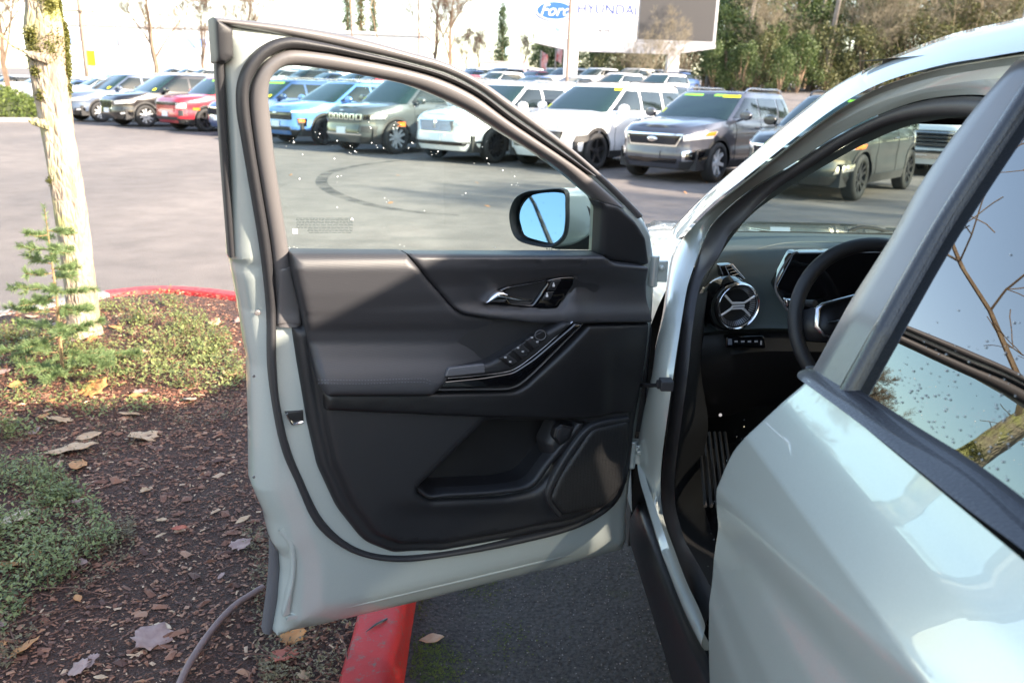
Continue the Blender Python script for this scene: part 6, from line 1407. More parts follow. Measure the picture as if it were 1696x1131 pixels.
for u, y, s_ in ((1362, 70, 1.05), (1338, 74, 0.95), (1283, 76, 1.0), (1452, 74, 0.9), (1520, 78, 1.0), (1590, 74, 1.0), (1420, 78, 0.9), (1170, 80, 0.8), (1640, 78, 1.1)): put(AL, far(u, y), R5.uniform(0, 6), s_)
BT = bare_tree('dense bare tan bush with fine upright twigs', far(1500, 70), 5, 7.5, 0.09, bark_mat('bush_twig', (0.17, 0.135, 0.09), (0.25, 0.215, 0.15)), GB, 'shrub', 'bare_bush', levels=5, spread=0.55, first=0.03, n_br=5, up=0.25, wob=0.14, minr=0.005, sides=4)
for u, y, s_ in ((1085, 57, 0.50), (1062, 59, 0.56), (1102, 63, 0.46), (1045, 66, 0.5), (1262, 72, 1.0), (1405, 72, 1.05), (1445, 70, 1.2), (1535, 70, 1.2), (1580, 72, 1.15), (1650, 72, 1.2), (1300, 70, 0.8), (905, 92, 0.5)): put(BT, far(u, y), R5.uniform(0, 6), s_)
# bare street trees, left and middle
GT = 'bare street trees beyond the lot'
T1 = bare_tree('bare branching street tree before the white building', far(262, 58), 6, 7.6, 0.20, M_TWIG, GT, levels=5, spread=0.52, first=0.22, n_br=5, up=0.36, wob=0.11, minr=0.009, sides=4)
put(T1, far(738, 62), 1.1, 0.95, 'bare many stemmed tree by the curve of the open door frame', GT)
put(T1, far(720, 66), 2.9, 0.85, 'slimmer bare tree close behind the many stemmed tree', GT)
put(T1, far(20, 48), 4.1, 0.9, 'bare tree half hidden by the mossy trunk', GT); put(T1, far(-30, 60), 0.4, 1.0, 'bare tree beyond the clipped hedge', GT); put(T1, far(408, 75), 2.0, 1.0, 'bare tree rising behind the corner of the door', GT); put(T1, far(340, 82), 3.3, 0.9, 'thin bare tree between street tree and door corner', GT)
put(T1, far(795, 88), 5.0, 0.55, 'low bare tree beside the small white hut', GT); put(T1, far(770, 95), 0.7, 0.62, 'rounded bare tree left of the small white hut', GT); put(T1, far(865, 104), 1.7, 0.6, 'bare tree right of the small white hut', GT)
# slim evergreens over the roof
for u, hh, lab in ((578, 16.5, 'dark slim evergreen with tip above the white roof'), (600, 14.5, 'shortest slim evergreen of three above the white roof'), (622, 15.8, 'greener slim evergreen above the white roof')): conifer(lab, far(u, 118), 30+u, hh, 1.3, None if u != 600 else M_OLIVE, 'slim evergreens above the white roof')
conifer('lone pointed evergreen rising behind the small white hut', far(830, 122), 77, 10.5, 2.2, None, 'evergreens behind the hut')
# white showroom
M_WALLW = mat('white_cladding', (0.80, 0.80, 0.80), 0.6, var=0.03, vscale=0.6); M_BAND = mat('blue_fascia', (0.22, 0.38, 0.75), 0.4); M_WIN = mat('far_glass', (0.05, 0.07, 0.09), 0.1, spec=0.6); M_WINL = mat('pale_glazing', (0.50, 0.56, 0.60), 0.3)
bx0 = on_y(60, 60, 98).x; bx1 = on_y(705, 60, 98).x; g0 = gh((bx0+bx1)/2, 98); bh = 5.4
bld = empty('showroom_building', ((bx0+bx1)/2, 98, g0), 'long white flat roofed showroom with blue bands beyond the lot', 'building'); Wd = bx1-bx0
mb = MB(); mb.box((0, 6, bh/2-0.5), (Wd, 12, bh+1)); mb.build('wall', M_WALLW, bld, smooth=False)
mb = MB(); mb.box((0, 6, bh+0.15), (Wd+0.6, 12.6, 0.3)); mb.build('roof', mat('roof_edge', (0.5, 0.5, 0.5), 0.6), bld, smooth=False)
for k in range(9):
    if k in (0, 1, 3): mb = MB(); mb.box((-Wd/2+Wd*(k+0.5)/9, -0.06, 3.9), (Wd/9*0.82, 0.12, 0.9)); mb.build('blue_band', M_BAND, bld, smooth=False)
    mb = MB(); mb.box((-Wd/2+Wd*(k+0.5)/9, -0.04, 2.0), (Wd/9*0.8, 0.08, 2.6)); mb.build('window', M_WINL, bld, smooth=False)
mb = MB(); mb.box((-Wd*0.34, -0.05, 4.4), (4.6, 0.10, 1.2)); mb.build('sign_panel', mat('sign_lilac', (0.45, 0.38, 0.45), 0.5), bld, smooth=False)
# small hut
hx0 = on_y(796, 120, 84).x; hx1 = on_y(848, 120, 84).x; hg = gh(hx0, 84); hut = empty('small_hut', ((hx0+hx1)/2, 84, hg), 'small white square hut with dark windows beyond the parked cars', 'building'); hw = hx1-hx0
ht = on_y(820, 104, 84).z-hg
mb = MB(); mb.box((0, 1.6, ht/2-0.2), (hw, 3.2, ht+0.4)); mb.build('wall', M_WALLW, hut, smooth=False)
mb = MB(); mb.box((0, 1.6, ht+0.06), (hw+0.25, 3.5, 0.12)); mb.build('roof', mat('hut_roof', (0.55, 0.5, 0.5), 0.6), hut, smooth=False)
for fx_ in (-0.22, 0.33): mb = MB(); mb.box((hw*fx_, -0.03, ht-1.05), (0.50, 0.06, 0.55)); mb.build('window', M_WIN, hut, smooth=False)
mb = MB(); mb.box((-hw*0.42, -0.03, ht-1.0), (0.2, 0.06, 0.45)); mb.build('window', M_WIN, hut, smooth=False)
# pole sign above the hut
pl = empty('pole_sign', far(846, 80), 'white pole sign with pale cap next to the small hut', 'sign'); zt_ = on_y(846, 80, 80).z-pl.location.z
mb = MB(); mb.box((0, 0, zt_/2-0.5), (0.36, 0.36, zt_)); mb.build('post', M_WALLW, pl, smooth=False); mb = MB(); mb.box((0, 0, zt_-0.3), (1.2, 0.3, 0.7), taper=1.0); mb.build('sign_cap', mat('cap_mint', (0.55, 0.72, 0.72), 0.5), pl, bevel=0.1)
# billboard
YB = 60.0
def bp_(u, v, dy=0.0): return on_y(u, v, YB+dy)
b0 = bp_(885, 66); b1 = bp_(1184, 72); gB = gh(b0.x+5, YB); zB = (b0.z+b1.z)/2; Wb = b1.x-b0.x; Hb = 5.6
bb_ = empty('billboard', (b0.x+Wb/2, YB, gB), 'large white dealer billboard with dark display panel on two posts', 'sign'); zb0 = zB-gB
M_SIGN = mat('sign_white', (0.70, 0.70, 0.73), 0.35); M_SHG = mat('sign_shade_grey', (0.36, 0.36, 0.39), 0.4)  # frame grey darkened to paint in the sign's shaded side
xm = bp_(1055, 40).x-bb_.location.x
mb = MB(); mb.box(((-Wb/2+xm)/2, 0, zb0+Hb/2), (xm+Wb/2-0.04, 0.5, Hb)); mb.build('sign_face', M_SIGN, bb_, bevel=0.03)
mb = MB(); mb.box(((Wb/2+xm)/2, 0.02, zb0+Hb/2), (Wb/2-xm-0.05, 0.5, Hb)); mb.build('display_frame', M_SHG, bb_, bevel=0.03)
mb = MB(); mb.box(((Wb/2+xm)/2-0.06, -0.24, zb0+Hb/2+0.06), (Wb/2-xm-0.32, 0.04, Hb-0.2)); mb.build('display_panel', mat('led_panel', (0.035, 0.033, 0.035), 0.6, bump=0.3, bscale=40), bb_, smooth=False)
hbm = 0.85; pxs = [bp_(945, 100).x-bb_.location.x, bp_(1114, 100).x-bb_.location.x]
q = [(-Wb/2, zb0-0.02), (Wb/2, zb0-0.02), (Wb/2, zb0-0.28), (pxs[1]+0.75, zb0-hbm+0.22), (pxs[1]-0.4, zb0-hbm+0.1), (pxs[0]+0.6, zb0-hbm+0.1), (pxs[0]-0.6, zb0-hbm+0.2), (-Wb/2, zb0-0.28)]
mb = MB(); n_ = len(q); mb.add([(x, -0.28, z) for x, z in q]+[(x, 0.28, z) for x, z in q], [tuple(range(n_)), tuple(range(2*n_-1, n_-1, -1))]+[(i, (i+1) % n_, n_+(i+1) % n_, n_+i) for i in range(n_)]); fix_out(mb.build('lower_beam', M_SHG, bb_, smooth=False))
for k, x in enumerate(pxs): mb = MB(); mb.box((x, 0, (zb0-0.4)/2-0.3), (0.95 if k == 0 else 0.84, 0.55, zb0-0.4+0.6)); mb.build('post', M_SIGN if k == 0 else M_SHG, bb_, bevel=0.04)
M_FB = mat('oval_blue', (0.015, 0.09, 0.36), 0.4); M_HB = mat('letter_blue', (0.025, 0.045, 0.20), 0.5); M_CY = mat('letter_cyan', (0.08, 0.26, 0.28), 0.5); M_GR = mat('letter_grey', (0.04, 0.032, 0.036), 0.5)
c = bp_(919, 18, -0.3)-bb_.location
def oval(nm, rx, rz_, y, m_, ring=None):
    mb = MB(); n_ = 40
    mb.add([(c.x+rx*math.cos(2*math.pi*k/n_), y, c.z+rz_*math.sin(2*math.pi*k/n_)) for k in range(n_)]+[(c.x+rx*math.cos(2*math.pi*k/n_), y+0.05, c.z+rz_*math.sin(2*math.pi*k/n_)) for k in range(n_)], [tuple(range(n_))]+[(k, (k+1) % n_, n_+(k+1) % n_, n_+k) for k in range(n_)]); return fix_out(mb.build(nm, m_, bb_, smooth=False))
oval('oval_rim', 1.36, 0.68, -0.31, M_FB); oval('oval_ring', 1.30, 0.625, -0.33, M_SIGN); oval('oval_field', 1.20, 0.55, -0.35, M_FB)
lettering('Ford', 1.05, bb_, (c.x-0.02, -0.37, c.z-0.33), 0, M_SIGN, 'lettering', 0.35, sx_=1.0)
c2 = bp_(1006, 24, -0.3)-bb_.location; lettering('HYUNDAI', 0.92, bb_, (c2.x, -0.28, c2.z), 0, M_HB, sx_=1.0)
c2 = bp_(912, 53, -0.3)-bb_.location; lettering('SUZUKI', 0.50, bb_, (c2.x, -0.28, c2.z), 0, M_CY, sx_=1.05)
c2 = bp_(1008, 55, -0.3)-bb_.location; lettering('CHEVROLET', 0.40, bb_, (c2.x, -0.28, c2.z), 0, M_GR, sx_=1.02)
# lamp posts, poles, flags
M_POLE = mat('pole_bronze', (0.16, 0.11, 0.09), 0.5); M_POLEG = mat('pole_grey', (0.30, 0.29, 0.28), 0.5); M_WOOD = bark_mat('pole_wood', (0.22, 0.16, 0.12), (0.30, 0.23, 0.18))
def lamp_post(u, y, h, label, m_=M_POLE, heads=1, group='light poles of the lot', r=0.085):
    root = empty('lamp_post', far(u, y), label, 'lamp post', group); mb = MB(); mb.tube([(0, 0, -0.2), (0, 0, h)], [r, r*0.85], 10); mb.build('pole', m_, root)
    mb = MB(); mb.lathe([(0.28, -0.1), (0.28, 0.7), (0.24, 0.75), (0.001, 0.76)], (0, 0, 0), 14); mb.build('base', mat('pole_base', (0.35, 0.34, 0.32), 0.8), root)
    for k in range(heads):
        sg = 1 if k == 0 else -1; mb = MB(); mb.box((sg*0.55, 0, h-0.05), (0.62, 0.34, 0.14)); mb.tube([(0, 0, h-0.1), (sg*0.3, 0, h-0.05)], 0.04, 6); mb.build('lamp_head', m_, root, bevel=0.03)
    return root
lamp_post(938, 46, 10.5, 'tall bronze light pole crossing in front of the billboard')
lamp_post(205, 62, 12.0, 'slim pole left of the bare street tree', M_POLEG); lamp_post(585, 78, 8.5, 'light pole with square head before the dark slim evergreen'); lamp_post(694, 70, 8.0, 'double headed light pole left of the many stemmed tree', M_POLE, 2); lamp_post(1672, 60, 13.0, 'grey light pole above the roof of the sage car', M_POLEG)
up_ = empty('utility_pole', far(147, 64), 'wooden utility pole with crossarm behind the mossy trunk', 'pole'); mb = MB(); mb.tube([(0, 0, -0.3), (0, 0, 13)], [0.17, 0.12], 10); mb.build('post', M_WOOD, up_); mb = MB(); mb.box((0, -0.15, 6.1), (2.2, 0.12, 0.14)); mb.build('crossarm', M_WOOD, up_)
ys_o = empty('yellow_sign', far(157, 60), 'yellow roadside sign beside the utility pole', 'sign'); z_ = on_y(157, 97, 60).z-ys_o.location.z; mb = MB(); mb.box((0, 0, z_), (0.55, 0.06, 1.0)); mb.build('sign_plate', mat('sign_yellow', (0.85, 0.72, 0.03), 0.5), ys_o, bevel=0.02); mb = MB(); mb.tube([(0, 0.05, -0.1), (0, 0.05, z_)], 0.04, 8); mb.build('post', M_POLEG, ys_o)
def flag(u, v0, y, label, col, n_=1):
    root = empty('flag_pole', far(u, y), label, 'flag', 'flags beyond the parked cars'); zt_ = on_y(u, v0, y).z-root.location.z
    mb = MB(); mb.tube([(0, 0, -0.1), (0, 0, zt_)], 0.05, 8); mb.build('pole', M_POLEG, root)
    rows = [[Vector((0.06+0.42*j/5+0.04*math.sin(i), 0.06*math.sin(j*1.3+i), zt_-0.05-1.15*i/6-0.05*j)) for j in range(6)] for i in range(7)]; mb = MB(); mb.grid(rows); mb.build('cloth', col, root)
M_FR = mat('flag_red', (0.65, 0.10, 0.10), 0.7, col2=(0.8, 0.72, 0.72), vscale=3.0)
flag(918, 72, 64, 'red and white flag hanging left of the billboard post', M_FR); flag(894, 84, 66, 'second flag on a thin pole near the wood', M_FR); flag(862, 98, 74, 'small red flag close to the small hut', M_FR)
# clipped hedge on the far left island
hg_ = [(-19.9, 30.5), (-17.2, 32.4)]; hx, hy = -20.6, 32.0
hedge = empty('clipped_hedge', (hx, hy, 0), 'rounded clipped green hedge on the far kerbed island', 'hedge'); R6 = random.Random(6); pts = []
for _ in range(9000):
    d = Vector((R6.gauss(0, 1), R6.gauss(0, 1), abs(R6.gauss(0, 1)))).normalized(); s_ = R6.uniform(0.93, 1.03); pts.append(Vector((d.x*4.0*s_, d.y*1.6*s_, 0.12+d.z*1.32*s_)))
leaves_mb(pts, 0.11, R6, 0, 1, 0.6).build('foliage', M_OLIVE if False else leaf_mat('hedge_green', (0.05, 0.085, 0.015), (0.13, 0.17, 0.04)), hedge, smooth=False)
mb = MB(); mb.lathe([(0.97, 0.1), (0.9, 0.55), (0.7, 0.9), (0.3, 1.15), (0.001, 1.2)], (0, 0, 0), 24); mb.v = [(v[0]*3.9, v[1]*1.5, v[2]) for v in mb.v]; mb.build('inner_twigs', mat('hedge_core', (0.03, 0.04, 0.015), 0.9), hedge)
hp2 = [(math.cos(t), math.sin(t)) for t in np.linspace(0, 2*math.pi, 41)]
mb = MB(); mb.grid([[Vector((hx+x*(4.4+d), hy+y*(2.0+d), z)) for x, y in hp2] for d, z in ((0.0, -0.02), (-0.01, 0.14), (-0.16, 0.145), (-0.17, 0.05))]); o = fix_out(mb.build('far_kerb', M_KC)); o['kind'] = 'structure'
mb = MB(); mb.add([(hx, hy, 0.10)]+[(hx+x*4.25, hy+y*1.85, 0.10) for x, y in hp2], [(0, i+1, i+2) for i in range(40)]); o = mb.build('planting_soil', MATS['hedge_core']); o['kind'] = 'structure'
# bare trees standing behind the viewer: their shadows streak the lot
GX = 'bare trees behind the viewer'
for k, (x, y, s_) in enumerate(((12.5, 7.0, 0.75), (18.0, 4.5, 0.95), (15.5, 11.0, 0.8))): put(T1, (x, y, 0), k*1.7, s_, ('bare tree standing right of the sage car', 'tallest bare tree right of the sage car', 'bare tree right of the sage car towards the trucks')[k], GX)
put(T1, (-13.0, 2.0, 0), 0.6, 0.9, 'bare tree left of the planting island, mirrored in the car glass', GX); put(T1, (-11.0, -4.5, 0), 2.2, 0.8, 'bare tree further back on the left, mirrored in the car glass', GX); put(BT, (-16, 6.5, 0), 1.0, 0.9, 'bare bush on the left, mirrored in the car glass', GX)

# the wood goes on round to the right of the lot
for k, (x, y, s_) in enumerate(((46, 6, 1.0), (52, 14, 1.2), (47, 22, 1.0), (50, 30, 1.1), (46, 38, 1.0), (52, 46, 1.2), (50, 54, 1.0))):
    put(FC, (x+4, y, gh(x, y)), k*1.3, s_*0.85, 'fir in the wood along the right side of the lot'); put(FL, (x-3, y+3, gh(x, y)), k*2.1, s_*0.9, 'leafy evergreen in the wood along the right side of the lot')
# ================================================================== planting in the island
def trunk_mat():
    mt, nt, b = _pr('mossy_bark'); L = nt.links; tc = N(nt, 'ShaderNodeTexCoord')
    mp = N(nt, 'ShaderNodeMapping'); mp.inputs['Scale'].default_value = (1, 1, 0.35); L.new(tc.outputs['Object'], mp.inputs['Vector'])
    n1 = N(nt, 'ShaderNodeTexNoise', Scale=14.0, Detail=8.0, Roughness=0.65); v = N(nt, 'ShaderNodeTexVoronoi', Scale=42.0, feature='DISTANCE_TO_EDGE'); n3 = N(nt, 'ShaderNodeTexNoise', Scale=5.0, Detail=6.0)
    L.new(mp.outputs['Vector'], n1.inputs['Vector']); L.new(mp.outputs['Vector'], v.inputs['Vector']); L.new(tc.outputs['Object'], n3.inputs['Vector'])
    cr = N(nt, 'ShaderNodeValToRGB'); e = cr.color_ramp.elements; e[0].position = 0.30; e[0].color = (0.17, 0.125, 0.095, 1); e[1].position = 0.72; e[1].color = (0.42, 0.35, 0.27, 1); L.new(n1.outputs['Fac'], cr.inputs['Fac'])
    mk = N(nt, 'ShaderNodeValToRGB'); e = mk.color_ramp.elements; e[0].position = 0.52; e[0].color = (0, 0, 0, 1); e[1].position = 0.66; e[1].color = (1, 1, 1, 1); L.new(n3.outputs['Fac'], mk.inputs['Fac'])
    mx = N(nt, 'ShaderNodeMix', data_type='RGBA'); L.new(mk.outputs['Color'], mx.inputs['Factor']); L.new(cr.outputs['Color'], mx.inputs['A']); mx.inputs['B'].default_value = (0.33, 0.32, 0.12, 1); L.new(mx.outputs['Result'], b.inputs['Base Color']); b.inputs['Roughness'].default_value = 0.9
    ad = N(nt, 'ShaderNodeMath', operation='MULTIPLY_ADD'); L.new(v.outputs['Distance'], ad.inputs[0]); ad.inputs[1].default_value = 1.6; L.new(n1.outputs['Fac'], ad.inputs[2])
    bp = N(nt, 'ShaderNodeBump', Strength=1.0, Distance=0.012); L.new(ad.outputs[0], bp.inputs['Height']); L.new(bp.outputs['Normal'], b.inputs['Normal']); return mt
M_BARK = trunk_mat(); R7 = random.Random(77)
tb = Vector((-2.19, 4.30, 0.10)); ttop = on_y(76, 0, 4.36)
TR = empty('mossy_tree', tb, 'mossy barked young street tree with bare crown in the island', 'tree')
def tpos(z):
    t = z/1.8; return Vector(((ttop.x-tb.x)*t+0.012*math.sin(z*3.1), (ttop.y-tb.y)*t+0.01*math.cos(z*2.3), z))
def trad(z, a_): return (0.077+0.030*math.exp(-z/0.09)+0.012*math.exp(-((z-1.45)/0.16)**2)+0.018*math.exp(-((z-1.62)/0.10)**2))*(1-0.03*z)*(1+0.05*math.sin(3*a_+z*2)+0.035*math.sin(7*a_-z*9)+0.02*math.sin(13*a_+z*31))
nz_, na_ = 150, 44; rows = []
for i in range(nz_):
    z = -0.06+3.3*i/(nz_-1); c = tpos(max(z, 0)); c.z = z; rows.append([c+Vector((math.cos(a_), math.sin(a_), 0))*(trad(max(z, 0), a_)*(1 if z < 2.0 else 1-0.28*(z-2.0)))+Vector((0, 0, 0)) for a_ in np.linspace(0, 2*math.pi, na_, endpoint=False)])
mb = MB(); mb.grid(rows, close=True); mb.build('trunk', M_BARK, TR, angle=60)
# crown above the frame
cr_ = MB(); Rc = random.Random(12)
def twig(p, d, length, r, lev):
    n_ = 5; pts = [p.copy()]; rs = [r]; q = p.copy(); dd_ = d.normalized()
    for i in range(n_):
        dd_ = (dd_+Vector((Rc.gauss(0, 0.16), Rc.gauss(0, 0.16), Rc.gauss(0.03, 0.13)))).normalized(); q = q+dd_*length/n_; pts.append(q.copy()); rs.append(max(0.0035, r*(1-0.7*(i+1)/n_)))
    cr_.tube(pts, rs, 6 if lev < 2 else 4, cap=False)
    if lev >= 4: return
    for b_ in range(5 if lev < 3 else 4):
        j = Rc.randint(1, n_-1); ax_ = (pts[j+1]-pts[j]).normalized(); o_ = Matrix.Rotation(Rc.uniform(0, 6.28), 3, ax_) @ ax_.orthogonal().normalized(); twig(pts[j], ax_*0.5+o_*0.75+Vector((0, 0, 0.1)), length*Rc.uniform(0.42, 0.62), max(0.0035, rs[j]*0.6), lev+1)
for k in range(7):
    a_ = k*0.93; z = 2.1+0.16*k; twig(tpos(min(z, 3.2)), Vector((math.cos(a_), math.sin(a_), 0.75)), 1.9, 0.022, 1)
cr_.build('crown', bark_mat('crown_bark', (0.13, 0.09, 0.06), (0.22, 0.17, 0.11), 20), TR)
for (u, v, dx) in ((60, 95, -1), (62, 205, -1)):     # broken stubs
    p = on_y(u, v, 4.24)-tb; mb = MB(); mb.tube([p+Vector((-dx*0.05, 0.02, -0.01)), p+Vector((dx*0.02, 0, 0.01)), p+Vector((dx*0.035, -0.01, 0.018))], [0.026, 0.018, 0.009], 8); mb.build('stub', M_BARK, TR)
p = on_y(58, 93, 4.24)-tb; mb = MB(); mb.tube([p+Vector((0.07, 0.05, -0.03)), p, p+Vector((-0.09, -0.02, 0.04)), p+Vector((-0.2, -0.03, 0.16))], [0.014, 0.010, 0.006, 0.003], 6); mb.build('twig', M_BARK, TR)
ms = []
for (u, v, r_, n_) in ((96, 50, 0.040, 420), (88, 78, 0.05, 620), (104, 62, 0.03, 260), (45, 62, 0.035, 380), (49, 88, 0.03, 260), (116, 118, 0.028, 300), (118, 148, 0.022, 180), (72, 0, 0.045, 420), (52, 118, 0.02, 150), (120, 100, 0.02, 160), (60, 160, 0.02, 140), (77, 300, 0.016, 90), (112, 385, 0.014, 60), (75, 10, 0.04, 260)):
    c = on_y(u, v, 4.225)-tb; ctr = tpos(c.z)
    for _ in range(n_):
        q = c+Vector((R7.gauss(0, r_*0.55), 0, R7.gauss(0, r_*0.6))); a_ = math.atan2(-0.10, q.x-ctr.x); rad_ = trad(q.z, a_)
        xx = max(-rad_, min(rad_, q.x-ctr.x)); ms.append(Vector((ctr.x+xx*1.03, ctr.y-math.sqrt(max(0, rad_*rad_-xx*xx))-0.004, q.z)))
leaves_mb(ms, 0.009, R7, 0, 2, 0.8).build('moss', leaf_mat('trunk_moss', (0.055, 0.065, 0.012), (0.14, 0.14, 0.03)), TR, smooth=False)['kind'] = 'stuff'
# conifer sapling
sp0 = on_z(104, 628, 0.14); sp1 = on_y(74, 346, sp0.y+0.02)
SAP = empty('fir_sapling', sp0, 'small soft green fir sapling in front of the mossy trunk', 'tree'); hS = sp1.z-sp0.z; dS = sp1-sp0
mb = MB(); mb.tube([(0, 0, -0.03), dS*0.5+Vector((0.012, 0, 0)), dS], [0.010, 0.006, 0.002], 6); mb.build('trunk', bark_mat('sapling_bark', (0.20, 0.13, 0.07), (0.30, 0.2, 0.1), 40), SAP)
br = MB(); nd = []; R8 = random.Random(8)
def needles(a, b, k, l):
    for i in range(k):
        t = R8.random(); q = a.lerp(b, t); ax_ = (b-a).normalized(); o_ = Matrix.Rotation(R8.uniform(0, 6.28), 3, ax_) @ ax_.orthogonal().normalized(); d = (ax_*0.75+o_*0.9+Vector((0, 0, 0.15))).normalized(); w_ = d.cross(Vector((R8.gauss(0, 1), R8.gauss(0, 1), R8.gauss(0, 1)))).normalized()*0.0013
        ll = l*R8.uniform(0.7, 1.15); nd.append((q-w_, q+w_, q+d*ll+w_*0.3, q+d*ll-w_*0.3))
for i in range(30):
    t = 0.02+0.86*(i/29)**0.9; base = dS*t; L_ = (0.33*(1-t)**0.75+0.03)*R8.uniform(0.7, 1.15); a_ = i*2.4+R8.uniform(-0.4, 0.4); tip = base+Vector((math.cos(a_)*L_, math.sin(a_)*L_, L_*R8.uniform(-0.10, 0.22))); br.tube([base, base.lerp(tip, 0.5)+Vector((0, 0, -0.01)), tip], [0.0035, 0.002, 0.0012], 4); needles(base.lerp(tip, 0.1), tip, int(1300*L_+40), 0.027)
    for s_ in range(int(3+L_*18)):
        f = R8.uniform(0.25, 0.95); q = base.lerp(tip, f); sg = 1 if s_ % 2 else -1; d = Matrix.Rotation(sg*R8.uniform(0.6, 1.1), 3, 'Z') @ (tip-base).normalized(); e_ = q+d*L_*0.42*(1.15-f)+Vector((0, 0, R8.gauss(0, 0.012))); br.tube([q, e_], [0.0014, 0.0008], 3); needles(q, e_, int(1500*(e_-q).length+10), 0.025)
needles(dS*0.78, dS*1.02, 120, 0.026)
br.build('branches', MATS['sapling_bark'], SAP)
mb = MB(); mb.add([v for q in nd for v in q], [(4*i, 4*i+1, 4*i+2, 4*i+3) for i in range(len(nd))]); mb.build('crown', leaf_mat('soft_fir', (0.10, 0.165, 0.06), (0.22, 0.30, 0.13), trans=0.4), SAP, smooth=False)
# ground cover
def cover(name, label, poly_px, n, seed, size, m_, dens=1.0, hmax=0.07):
    r = random.Random(seed); P = np.array([tuple(on_z(u, v, 0.13))[:2] for u, v in poly_px]); lo, hi = P.min(0), P.max(0); vs = []; fs = []; st = MB(); k = 0; tries = 0
    cl = [(r.uniform(lo[0], hi[0]), r.uniform(lo[1], hi[1]), r.uniform(0.04, 0.12), r.uniform(0.35, 1.15)) for _ in range(int(36*(hi[0]-lo[0])*(hi[1]-lo[1])+25))]
    pts = []
    while len(pts) < n and tries < n*8:
        tries += 1; cx, cy, cr2, hh = r.choice(cl); pts.append((cx+r.gauss(0, cr2*0.7), cy+r.gauss(0, cr2*0.7), hh))
    A = np.array(pts); ok_ = in_poly(A[:, :2], P) & in_poly(A[:, :2], bed_poly); A = A[ok_]
    zz_ = bedz(A[:, 0], A[:, 1])
    for (x, y, hh), z0 in zip(A, zz_):
        z = z0+0.004+hh*hmax*abs(r.gauss(0.45, 0.35)); a_ = r.uniform(0, 6.28); tl = r.uniform(-0.2, 0.9); d = Vector((math.cos(a_), math.sin(a_), tl)).normalized(); w_ = d.cross(Vector((0, 0, 1))).normalized(); up_v = w_.cross(d)
        s_ = size*r.uniform(0.6, 1.25); q = Vector((x, y, z)); i = len(vs)
        vs += [q, q+d*s_*0.45+w_*s_*0.24+up_v*s_*0.08, q+d*s_+up_v*s_*0.02, q+d*s_*0.45-w_*s_*0.24+up_v*s_*0.08]; fs += [(i, i+1, i+2), (i, i+2, i+3)]
        if r.random() < 0.05: st.tube([Vector((x, y, z0)), Vector((x+r.gauss(0, 0.02), y+r.gauss(0, 0.02), z0+hh*hmax*0.9))], 0.0012, 3, cap=False)
    mb = MB(); mb.add(vs, fs); mb.cm = 1; mb.add(st.v, st.f); o = mb.build(name, None, None, smooth=False, mats=[m_, mat('stem_red', (0.13, 0.06, 0.04), 0.7)]); tag(o, label, 'ground cover', kind='stuff'); return o
M_GC = leaf_mat('groundcover_leaf', (0.075, 0.105, 0.034), (0.25, 0.28, 0.10), 0.45, 0.25); M_GCR = leaf_mat('groundcover_ruddy', (0.09, 0.06, 0.03), (0.20, 0.16, 0.08), 0.5, 0.2)
cover('ground_cover', 'low small leaved evergreen ground cover around the mossy trunk', [(-80, 560), (60, 560), (190, 505), (300, 505), (380, 560), (412, 640), (330, 668), (240, 690), (150, 712), (60, 725), (-80, 740)], 23000, 1, 0.022, M_GC, hmax=0.085)
cover('ground_cover', 'low ground cover spreading along the left side of the mulch', [(-120, 790), (60, 770), (110, 800), (160, 850), (205, 905), (130, 960), (60, 990), (0, 1060), (-140, 1100)], 22000, 2, 0.0175, M_GC)
cover('ground_cover', 'thin reddish ground cover near the hose and red kerb', [(400, 880), (450, 860), (560, 1000), (590, 1010), (560, 1140), (430, 1140), (420, 1000)], 3800, 3, 0.013, M_GCR, hmax=0.04)
cover('ground_cover', 'sparse ruddy ground cover between the two green patches', [(-60, 720), (180, 700), (380, 650), (410, 690), (250, 740), (130, 790), (-60, 800)], 2200, 4, 0.014, M_GCR, hmax=0.035)
cover('ground_cover', 'sparse ruddy ground cover at the ragged edge of the left patch', [(60, 900), (220, 860), (230, 930), (100, 1010), (0, 1120), (-60, 1130), (0, 1020)], 3000, 5, 0.013, M_GCR, hmax=0.035)
